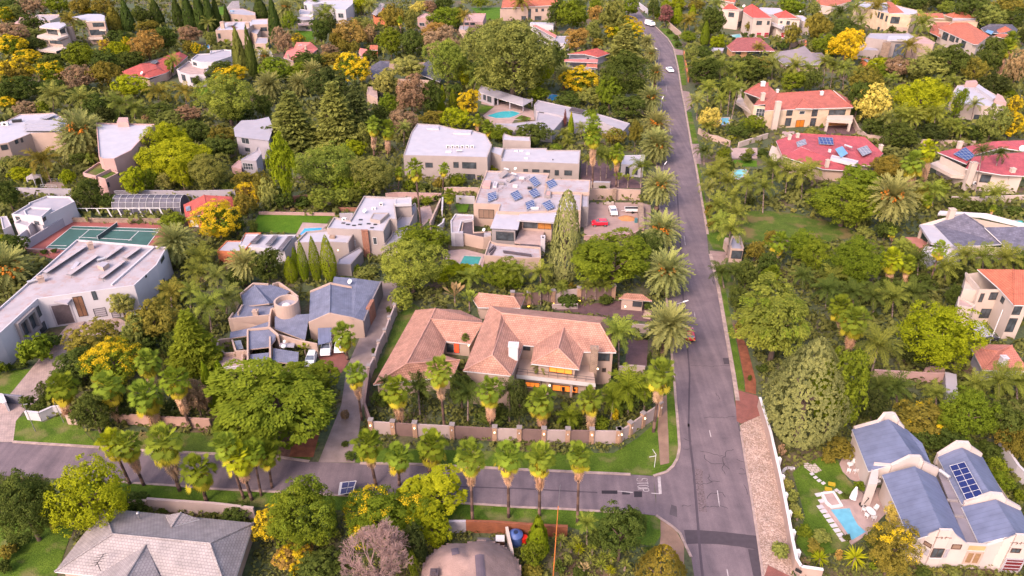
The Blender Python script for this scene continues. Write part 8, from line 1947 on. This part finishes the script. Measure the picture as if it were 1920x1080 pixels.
T(3,0,'''
R 70 -20 290 120 g;S 230 20 280 65 l;R 300 10 390 120 v;R 280 85 470 310 o;V 125 165 240 350 o;S 60 300 150 375 d;R 30 260 90 350 v;R 300 290 390 380 v;R 350 250 540 420 g;Q 550 90 110 560 220 d;Q 660 60 90 680 200 q;Q 700 150 80 700 260 e;Q 820 50 100 830 200 o;Q 620 190 90 620 280 d;R 470 150 640 300 d;R 465 215 720 460 y|big golden yellow dome tree before the taupe modern house;Q 1160 170 105 1150 290 q;S 905 190 965 255 d;C 930 -50 1010 50 j;P 1160 20 65 1160 80 0;R 1285 5 1420 100 e;R 1000 -40 1180 70 d;R 1400 -40 1700 160 d;R 1560 40 1780 200 v;R 1700 -40 1930 130 o;R 1760 60 1930 210 d;R 1190 -40 1400 60 k;W 1780 360 65 1725 580 g 1.6|tall fan palm with two pale stems and a long dead skirt beside the dark wood;W 1830 300 55 1800 560 g;R 1580 280 1780 560 d;R 1240 320 1500 580 d;Q 1070 340 90 1090 470 o;R 1020 400 1330 600 v;Q 1230 440 120 1230 560 v;R 1460 430 1640 620 o;R 1880 200 1960 330 k;R 1800 380 1960 620 t;R 1590 560 1800 720 k;V 880 420 1080 590 m;R 740 425 910 540 b;R 800 480 920 590 g;Q 30 480 110 30 600 v;Q 205 490 85 200 690 q;Q 310 520 85 300 690 q;Q 430 460 80 410 680 q;Q 490 490 80 465 680 q;Q 570 510 90 560 690 q;R 100 530 280 690 g;R 260 500 400 690 d;R 620 500 860 720 o;Q 690 540 60 690 640 e;Q 930 590 60 930 660 e;R 590 600 780 880 d;V 665 640 930 920 w|pale yellow-olive loose tree beside the bright dome tree;G 920 580 1380 920 b|broad bright yellow-green tree behind thin palms;R 1380 650 1480 900 g;Q 1270 620 80 1270 720 q;Q 1400 610 70 1400 690 q;Q 1000 870 100 985 1020 q;Q 1080 880 100 1050 1030 e;Q 1130 860 90 1095 1030 q;Q 1260 850 90 1230 1030 q;Q 1330 950 80 1310 1060 q;Q 1400 930 80 1380 1050 e;Q 1450 970 80 1440 1060 e;Q 890 890 90 885 1050 v;Q 1550 780 80 1520 920 v;R 1590 780 1800 1050 v;R 1800 715 1900 850 o y .9;R 1750 830 1920 1040 o y .85;R 1480 940 1640 1050 d;R 840 950 1130 1080 d;S 270 955 390 1015 v;C 388 925 420 960 g;R 1140 930 1350 1060 k;S 1175 1045 1260 1090 b;R 1740 660 1860 740 g;R 700 880 880 1010 d''')
T(0,1,'''
Q 320 120 150 390 300 o|shaggy olive feather palm with hanging tan fronds behind the white cubic house;P 555 10 130 560 110 0;R 0 90 90 180 v;R 60 90 210 210 v;R 70 170 250 280 b;R 455 175 560 330 b;R -30 260 140 490 d;R 520 60 640 160 d;R 560 250 760 480 d;S 530 320 640 460 v;R 745 355 880 485 d;S 650 60 720 170 e;S 660 150 830 210 o;R 990 0 1100 200 e;P 1080 130 100 1080 230 0;G 1060 -60 1560 260 b|wide bright green tree group behind the pale stepped wall;R 900 170 1090 400 b;R 1190 70 1380 220 e;R 1260 90 1450 340 b;R 1170 210 1310 350 s;G 1430 60 1720 340 v;R 1500 -70 1780 120 d;P 1460 60 80 1460 130 0;R 1660 270 1780 360 d;R 1740 200 1920 340 o;R 1770 280 1930 400 r y .75;R 1760 360 1920 540 o;R 1050 190 1200 350 g;G 1450 415 1810 710 g y .85|golden yellow tree in front of the small orange pavilion;R 1700 480 1830 680 d;R 1200 515 1390 640 g;P 1310 740 155 1320 920 0|broad fruitless date palm at the corner of the tennis court;R -20 660 190 850 d;S 0 660 50 760 b;P 30 930 190 20 1060 1.5|date palm with orange fruit by the white villa at the photo edge;S 305 785 355 830 d;S 385 780 430 820 d;Q 1500 850 130 1500 960 q;P 1830 900 130 1840 1060 0;Q 1480 960 110 1480 1080 q;Q 1620 990 120 1640 1120 v;R 1700 920 1850 1080 d;S 1880 780 1930 880 g;Y 1500 1060 80 t 1.5 2;Y 1400 1060 70 v 1.5 2;R 1180 1030 1350 1100 q;R 1860 560 1940 680 d''')
T(1,1,'''
G 280 -15 770 330 e w .12|big flowering dome tree right of the tall bright yellow-green tree;R 650 -40 820 100 b;G 690 80 1050 370 v;R 570 240 760 400 g;R -20 200 130 430 o;V 20 260 160 480 s;R 400 310 600 490 e;R 560 320 720 470 e;R 660 320 800 450 q;R 700 200 900 380 g;R 120 330 290 480 d;S 155 430 205 490 d;S 210 430 260 490 s;S 255 480 300 510 t;S 310 460 350 495 g;S 350 465 375 490 l;S 430 450 500 505 v;S 510 455 570 500 v;S 60 440 150 500 d;S 280 400 420 470 d;R -30 340 40 450 r y .8;Y 238 450 28 v .6;W 1195 190 75 1245 690 g .6|very tall leaning fan palm behind the round tree at the brick pier house;W 1410 190 55 1400 350 g .5;R 1430 215 1590 320 g;W 1075 220 45 1065 370 g 0;S 1100 270 1200 370 g;S 1190 280 1310 370 d;S 1320 250 1400 345 o;S 1240 390 1330 460 g;S 1170 395 1235 470 d;S 1335 380 1390 440 d;W 1450 390 50 1455 500 g .3;S 1735 155 1835 200 b;G 915 700 1420 1110 e|broad round mid-green tree above the lane head;R 1060 615 1450 830 g;T 190 835 325 1045 j;T 295 725 400 1035 j;T 380 690 495 1035 j|lime conifer with a split tip in the row by the grey-beige house;T 460 680 615 1035 j|biggest lime conifer at the end of the row by the grey-beige house;T 255 770 330 960 j;R -40 775 200 1050 d;S 760 910 920 1000 v;S 690 910 790 960 g;F 1300 870 1540 1050 b;F 1500 880 1700 1010 b;G 1680 850 2010 1080 g;Q 1610 1000 110 1610 1080 e;R 1420 960 1560 1080 d;Q 1890 960 110 1890 1080 e''')
T(2,1,'''
W 605 -60 75 605 330 g 1.2|tallest fan palm beside the white-roofed house courtyard;Q 660 80 95 665 290 e;Q 565 120 50 560 240 q;Q 720 100 90 705 260 e;W 790 70 70 780 320 g .9;Q 970 170 100 965 330 q;Y 800 270 75 e 2 2;Y 870 275 65 e 2 2;S 650 300 710 340 d;S 280 0 380 40 l;Q 420 -10 60 420 40 q;P 1110 320 138 1080 500;P 1120 650 160 1085 780;P 1165 960 185 1140 1130;P 1090 25 120 1060 150;N 262 358 552 1035 z|tall grey-green tapering conifer beside the flat roof with solar panels;F 480 650 1050 1120 g|wide dark feathery tree below the pink courtyard;F 900 640 1120 900 d;Q 60 960 110 70 1080 q;Q 215 960 110 215 1100 e;S -20 880 60 1000 b;S 340 1000 420 1090 e;S 420 1040 480 1090 o;R -20 990 100 1090 g;S 560 770 620 830 p;Q 1440 50 90 1440 160 d;Q 1560 170 100 1560 300 q;Q 1500 230 100 1500 360 q;Q 1620 280 110 1590 420 q;Q 1480 330 100 1480 450 v;Q 1650 400 110 1630 520 q;Q 1550 460 110 1550 580 q;Q 1690 520 100 1670 640 q;Q 1560 580 110 1580 700 e;Q 1640 640 130 1600 890 e|feather palm right at the white gatehouse wall;Q 1770 290 110 1740 480 q;Q 1890 320 110 1880 520 q;R 1530 30 1660 130 g;S 1840 20 1920 110 d;S 1750 20 1820 90 v;S 1755 395 1830 480 k;R 1560 100 1670 200 d;S 1700 90 1810 120 d;S 1450 430 1520 560 o;S 1460 540 1560 640 o;R 1760 720 1900 880 o;R 1840 800 2000 1000 d;Q 1570 960 110 1590 1080 d;R 1680 870 1850 1080 d;F 1850 930 2000 1080 g;W 2010 740 75 1945 920 g .9;Q 1670 960 90 1670 1100 d;S 1880 700 1960 780 l''')
T(3,1,'''
Q 40 170 130 30 330 q;Q 150 200 130 130 370 q;Q 260 220 140 250 420 q;Q 330 180 110 330 330 e;R 520 165 840 340 g;G 320 245 860 610 g l .25|large glossy tree left of the giant date palm;R 330 330 520 520 d;R 600 400 780 620 q;G 770 80 1020 260 o;W 1090 145 85 1070 330 l 1.1|fan palm behind the giant date palm, lower of the pair;W 1200 50 80 1170 300 l 1.1|fan palm behind the giant date palm, taller of the pair;P 945 400 190 880 700 1.2|giant date palm with orange fruit standing on the lawn;W 930 660 35 925 760 l .8;R 820 560 960 720 d;Q 1240 350 110 1230 500 e;W 1200 430 40 1200 530 g .4;R 1110 290 1230 470 o;R 1240 270 1350 380 g;Q 1700 370 110 1690 520 e;Q 1480 400 50 1470 480 q;S 1340 390 1500 500 d;S 1470 410 1640 520 d;S 1620 440 1760 540 d;S 1790 460 1940 540 d;Q 1610 50 80 1550 380 d|slim palm against the crimson-roofed cream house, nearer its chimney;Q 1740 70 90 1660 330 d|slim palm against the crimson-roofed cream house, farther from its chimney;W 1690 480 30 1640 610 g 1.2|short fan palm stub before the slate roof with a round tan head;R -30 640 60 760 o;G 130 640 400 880 g;G 240 700 510 960 g;G 470 690 870 1060 g w .06|white-flecked glossy tree behind the paired fan palms;R 380 850 560 1050 d;W 930 870 85 900 1060 l 1|left one of two fan palms before the white-flecked tree;W 1050 900 75 1025 1050 l 1|right one of two fan palms before the white-flecked tree;W 1290 790 65 1205 1070 l .5|leaning fan palm below the slate-roofed house veranda;W 40 970 60 30 1080 g .6;Q 470 1000 130 440 1120 q;Q 260 990 100 260 1120 d;Q 1130 860 110 1120 1000 d;Q 1330 920 130 1330 1050 q;Q 1480 830 110 1480 930 q;Q 1610 840 130 1610 950 q;Q 1790 850 130 1790 940 q;Q 1900 860 110 1900 940 d;R 960 720 1120 830 e;Q 1000 760 80 1000 830 e;S 660 610 800 690 v;R 520 960 760 1100 d;R 820 1020 1000 1100 d;R 1050 970 1250 1100 d;R 1350 900 1500 1060 k;S 170 480 215 520 s;S 310 510 350 560 s;Q 700 740 60 700 820 d''')
T(0,2,'''
R 490 240 880 520 o y .25;R 430 430 760 700 d;G 640 370 1060 740 g y .55|golden yellow tree above the fan palms left of the lane;V 980 70 1330 420 o;V 920 200 1130 480 v;R 800 10 1010 220 s;R 900 270 1240 490 d;K 1240 140 1620 600 g|dark green spire-topped conifer beside the slate cluster house;Q 1280 30 120 1290 160 o;Q 1560 120 160 1590 340 e|feather palm with a pale trunk left of the slate roofs;Q 1700 60 140 1700 220 v;Q 1430 30 110 1430 160 q;R 1180 0 1330 130 d;S 150 340 400 600 g;S 260 320 450 480 d;S 120 540 200 610 d;S -20 540 60 660 g;S 50 560 120 630 d;S 1070 20 1170 90 d;W 1110 560 115 1170 830|fan palm at the foot of the golden yellow tree;W 460 755 120 520 1010|fan palm nearest the white angular gate wall;W 815 750 125 890 1020|fan palm below the golden tree, second from the gate wall;W 1090 820 120 1190 1060|lower fan palm in front of the peach wall;W 1310 700 130 1430 1060|fan palm with the longest pinkish skirt above the peach wall;C 1500 560 1620 900 j;C 1590 545 1740 860 j|bright lime twin conifer beside the slate cluster patio;R 270 700 400 860 d;S 155 790 260 920 d;S 240 850 390 920 d;R 540 760 850 1090 d;R 450 620 620 760 d;R 1380 660 1560 960 m;R 1220 820 1420 990 k;R 850 780 1010 980 k;R 1230 330 1380 520 d;S 1640 500 1690 545 g''')
T(1,2,'''
F -350 580 640 1090 g|vast dark feathery tree overhanging the side street and lane mouth;F 110 560 600 790 g;W 655 360 105 690 540 l .7|yellowing fan palm leaning over the brick gate pillar;W 745 650 105 795 990|fan palm rising beside the lane mouth;W 1050 770 110 1090 1060|fan palm in front of the front hip of the terracotta wing;W 1375 630 115 1415 1070|taller fan palm between the terracotta wings;W 1755 770 105 1765 1080|fan palm under the middle eave of the terracotta house;Y 365 460 75 b 1.6 2|bright green leafy shrub beside the silver car;W 1570 375 40 1580 500 d .3;Q 1215 740 130 1230 960 d;Q 1590 790 130 1590 1000 d;Q 1900 760 120 1900 1010 d;Q 960 700 60 960 850 d;R 860 770 1000 890 d;R 1200 620 1280 900 k;Y 1490 60 130 t 2.5 2|strelitzia clump with dry tan leaves at the terracotta roof corner;Y 1600 100 110 e 2.5 2;S 975 135 1020 200 d;S 865 435 900 500 d;R 1440 620 1640 900 d;R 1660 880 1900 1020 d;R 1000 0 1180 160 e;S 630 900 700 1000 m''')
T(2,2,'''
P 1180 285 190 1130 500 0|fruitless date palm beside the gatehouse and road;Q 800 330 150 800 620 e|tousled feather palm against the terracotta house end;W 215 850 115 230 1080|fan palm before the lit bar stools;W 590 840 115 590 1090|fan palm beside the orange flowering bed;W 1115 650 115 1060 1080|fan palm at the street corner end of the pillared wall;Q 215 590 90 220 760 q;Q 870 750 180 870 960 g;Q 760 830 130 740 1010 g;Q 1000 760 110 990 950 g;Q 430 960 120 430 1060 g;S 740 900 800 1010 y;S 350 900 540 1040 d;S 600 940 740 1070 g;S 1020 930 1040 990 y;R -20 700 130 1020 k;R 690 690 1040 900 d;Q 120 40 60 160 130 q;Q 215 10 60 215 130 e;Q 270 20 50 265 120 e;Q 370 0 60 365 110 q;Q 555 -20 60 555 95 q;Q 625 -20 60 625 90 q;Q 700 -20 60 697 90 q;S 330 60 500 120 d;S 990 100 1050 170 d;S 640 70 760 110 d;S 980 340 1030 390 k;S 1010 470 1050 620 k;F 1680 -80 2330 540 e l .3|wide feathery tree overhanging the red soil strip right of the road;S 1680 200 1760 340 o;S 1830 560 1920 640 d;R 1620 -30 1760 180 d;S 1770 640 1800 700 d''')
T(3,2,'''
T -80 330 690 1220 z|great cone-shaped grey-green conifer right of the gravel strip;R 330 420 720 1080 g;G 980 80 1580 610 b|bright green round tree beside the tall orange-tiled house;W 650 250 130 600 490 l .8|fan palm with a rusty skirt between the feathery and bright green trees;W 545 150 110 540 360 g .7;Q 830 430 190 760 700 q|large feather palm before the mauve-pink wall;Q 450 10 130 430 150 d;Q 640 30 130 640 160 d;Q 940 70 160 930 220 q;Q 1090 40 140 1090 160 d;Q 790 60 130 790 200 d;S 780 170 830 230 d;R 1340 -40 1450 140 d;R 1000 330 1260 600 k;Q 960 740 150 970 880 d;Q 1260 790 120 1260 900 q;Q 830 730 120 830 870 d;R 700 780 900 1000 k;R 980 840 1340 1100 o y .3|yellow-tinged olive tree behind the blue-roofed gabled house;G 1320 740 1700 1150 g;R 1280 860 1480 1120 g;Q 1730 690 170 1730 850 q;Q 1860 700 160 1870 850 e;Q 1560 720 130 1560 850 q;R 1620 840 1960 1200 d;R 1700 1000 1940 1250 o;S 1430 700 1520 800 d;R 1480 760 1640 900 d''')
T(0,3,'''
G -80 260 420 830 d|dark green dense tree at the near edge beside the lime green tree;G 370 190 950 790 b|lime green fresh-leaved tree between the side street and the grey-tiled house;W 840 90 115 975 390 l .3;W 950 100 120 1080 400|fan palm with its trunk foot on the near verge, first of the road row;W 1225 90 145 1350 440|fan palm leaning over the side street, second of the near row;W 1480 300 140 1550 520 g .5|shortest fan palm of the near verge row;W 1690 110 120 1830 500 l .5;W 1790 200 120 1890 510|fan palm overlapping its twin on the near verge;W 1900 150 90 1960 480 g .3;S 880 560 1020 600 d;S 1020 540 1150 610 d;S 1190 550 1270 610 d;S 1570 580 1640 640 d;R 1650 550 1870 670 d;R 930 440 1110 580 d;S 0 820 120 960 o;S -20 930 80 1060 d;S 60 770 220 880 d;S 370 650 440 730 w''')
T(1,3,'''
W 85 170 105 120 420 l .4|fan palm alone over the side street near the lane mouth;G 60 340 640 900 g l .35|yellow-tipped round tree nearest the solar trailer;R -30 560 240 830 o y .6;R 280 480 580 860 d;G 640 430 1270 850 g y .33|orange-yellow flowering tree behind the leafless tree;F 1070 270 1620 720 b|soft bright green feathery tree overlapping the side street;R 1230 620 1460 860 b;R 290 870 620 1130 d;R 140 830 420 1010 r y .6;S 250 990 330 1100 y;B 590 580 1210 1230|leafless pinkish-grey tree left of the thatched roof;R 1140 900 1220 1100 g;R 1080 700 1300 1000 k;W 835 95 125 900 400|fan palm with a dark scorched stem beside it, nearest the trailer;W 1065 190 115 1075 400 l .5|fan palm with wide round leaves right of the scorched stem;W 1320 110 125 1300 300 l .5|fan palm behind the soft feathery tree;W 1605 190 130 1625 680|fan palm on the near verge right of the feathery tree;W 1890 190 125 1895 640|fan palm on the near verge opposite the lit wall lamp;S 640 60 700 110 d;S 665 130 755 210 d''')
T(2,3,'''
W 210 200 120 205 640|fan palm on the near verge next to the orange mast;W 505 180 120 490 680|fan palm on the near verge nearest the stop line;C 100 630 290 950 j|lime conifer with three tips beside the blue tank;R 65 800 250 1010 g;S 75 980 240 1100 o;R 640 520 1000 960 d|dark shaggy tree on the corner below the side street;T 870 790 1370 1330 o y .12|golden-olive feathery conifer at the near street corner;Q 560 680 90 565 850 e;Y 370 810 65 v 1.2;Y 480 820 60 e 1.2;Y 445 860 55 e 1;Y 505 880 60 b 1;Y 605 870 55 e 1.2;Y 680 930 50 e 1.2;Y 745 940 55 e 1.2;Y 670 1000 70 e 1;Y 590 960 55 v 1;Y 540 1030 70 t 1.2 2;Y 850 1000 60 v 1;Y 740 1040 55 b .8;S 380 900 460 1020 v;S 300 960 400 1080 d;S 450 990 560 1090 d;R 560 700 720 880 d;S 1000 850 1120 940 d''')
T(3,3,'''
S 100 340 200 440 s;S 130 430 230 540 v;S 160 520 250 620 s;Y 225 630 60 e .8;S 200 700 330 780 g;S 330 720 470 830 v;Y 390 950 80 b .9 1|spiky yucca nearest the curving coping corner;Y 655 945 110 b 1.5 1|largest spiky yucca below the kite-shaped pool;S 760 900 810 970 g;S 755 975 810 1045 g;G 760 660 1140 1090 o y .35|yellow-green young tree in front of the blue-roofed gabled house;R 870 520 1070 720 w;S 20 815 160 950 v;S 560 460 620 500 d;S 640 385 740 430 g;S 700 360 735 400 d;S 70 90 130 200 m;S 400 150 500 240 o;S 560 760 620 820 d;R 420 40 640 200 o;Y 1225 1045 40 s .4;Y 1300 1050 40 s .4;S 1100 1010 1220 1090 d;S 1340 1010 1450 1080 v;R 1640 180 1780 350 g;R 1600 100 1760 260 d;Y 1750 370 60 g .6;S 1800 380 1900 480 d;R 1680 300 1840 460 g;S 1840 430 1940 540 g;R 1840 -60 1990 240 o;R 1080 -40 1300 120 d;R 1260 20 1560 140 d;S 1580 80 1740 170 d;S 240 940 320 1000 m;S 500 880 560 980 r;S 290 830 420 900 o;R 720 740 860 880 d''')
# ------------------------------------------------------------------ low growth between the plants: one mass nobody could count
def inpoly(P, X, Y):
    P = np.array([(p[0], p[1]) for p in P]); ins = np.zeros(len(X), bool); n = len(P); j = n - 1
    for i in range(n):
        xi, yi, xj, yj = *P[i], *P[j]
        c = ((yi > Y) != (yj > Y)) & (X < (xj - xi) * (Y - yi) / (yj - yi + 1e-12) + xi); ins ^= c; j = i
    return ins
def undergrowth():
    N = 33000; rs = np.random.RandomState(5)
    px = rs.uniform(-400, 2320, N); py = rs.uniform(-70, 1130, N) ** 1.0
    pts = np.array([G(a, b)[:2] for a, b in zip(px, py)]); X, Y = pts[:, 0], pts[:, 1]; bad = np.zeros(N, bool); rad = np.clip(np.hypot(X, Y) / 110, .55, 3.0) * rs.uniform(.6, 1.3, N)
    for P in NOGROW:
        A = np.array([(p[0], p[1]) for p in P]); m = (X > A[:, 0].min() - 3) & (X < A[:, 0].max() + 3) & (Y > A[:, 1].min() - 3) & (Y < A[:, 1].max() + 3)
        if m.any(): k = np.where(m)[0]; bad[k] |= inpoly(P, X[k], Y[k]) | inpoly(P, X[k] + rad[k], Y[k]) | inpoly(P, X[k] - rad[k], Y[k]) | inpoly(P, X[k], Y[k] + rad[k])
    X, Y, rad = X[~bad], Y[~bad], rad[~bad]; n = len(X); P_, T_, = [], []; hh = rad * rs.uniform(.5, 1.2, n)
    m = 11
    for k in range(m):
        d = unit(rs.normal(size=(n, 3))); d[:, 2] = np.abs(d[:, 2]); pos = np.stack([X + d[:, 0] * rad, Y + d[:, 1] * rad, d[:, 2] * hh], 1)
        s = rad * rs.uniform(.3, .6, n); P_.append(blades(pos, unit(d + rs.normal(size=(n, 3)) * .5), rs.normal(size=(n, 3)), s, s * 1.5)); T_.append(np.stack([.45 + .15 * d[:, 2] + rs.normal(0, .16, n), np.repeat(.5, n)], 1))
    me = leafmesh('undergrowth', np.concatenate(P_), np.concatenate(T_)); o = bpy.data.objects.new('undergrowth', me); COL.objects.link(o); o.color = (.125, .14, .045, 1); o['bloom'] = [0., 0., 0.]; o['bloom_share'] = 0.0
    tag(o, 'low dark shrubs and ground cover filling the gardens between trees and houses', 'undergrowth', None, 'stuff')
undergrowth()
# ------------------------------------------------------------------ each plant is told apart by its look, the building it stands by, and its place among its like there
ORD = ['first', 'second', 'third', 'fourth', 'fifth', 'sixth', 'seventh', 'eighth', 'ninth', 'tenth', 'eleventh', 'twelfth']
keys = {}
for e in PLANTS:
    r_, look, ph, label, cx, R_, nm = e
    if label: tag(r_, label, nm.replace('_', ' '), ph + 's'); continue
    p = r_.location; best = min(LAND, key=lambda L: max(0, (Vector((L[0].x, L[0].y, 0)) - Vector((p.x, p.y, 0))).length - L[2] * .6))
    dx, dy = p.x - best[0].x, p.y - best[0].y
    rel = ('behind' if dy > 0 else 'in front of') if abs(dy) > abs(dx) * .9 else ('right of' if dx > 0 else 'left of')
    keys.setdefault((look + ' ' + ph, rel + ' ' + best[1]), []).append((cx, e))
for (a, b), L in keys.items():
    L.sort(key=lambda t_: t_[0]); n = len(L)
    for i, (cx, e) in enumerate(L):
        if n == 1: lab = f'{a} {b}'
        elif n == 2: lab = f"{'leftmost' if i == 0 else 'rightmost'} {a} {b}"
        else: lab = f"leftmost {a} {b}" if i == 0 else (f"rightmost {a} {b}" if i == n - 1 else f"{ORD[min(i, 11)]} {a} from left {b}")
        tag(e[0], lab, e[6].replace('_', ' '), e[2] + 's')
seen = {}
for o in COL.objects:
    if o.parent is None and o.get('label'):
        w_ = o['label'].split()
        if len(w_) > 16: print('LONG', o.name, o['label'])
        seen.setdefault(o['label'], []).append(o.name)
for k_, v_ in seen.items():
    if len(v_) > 1: print('SAME', k_, v_)
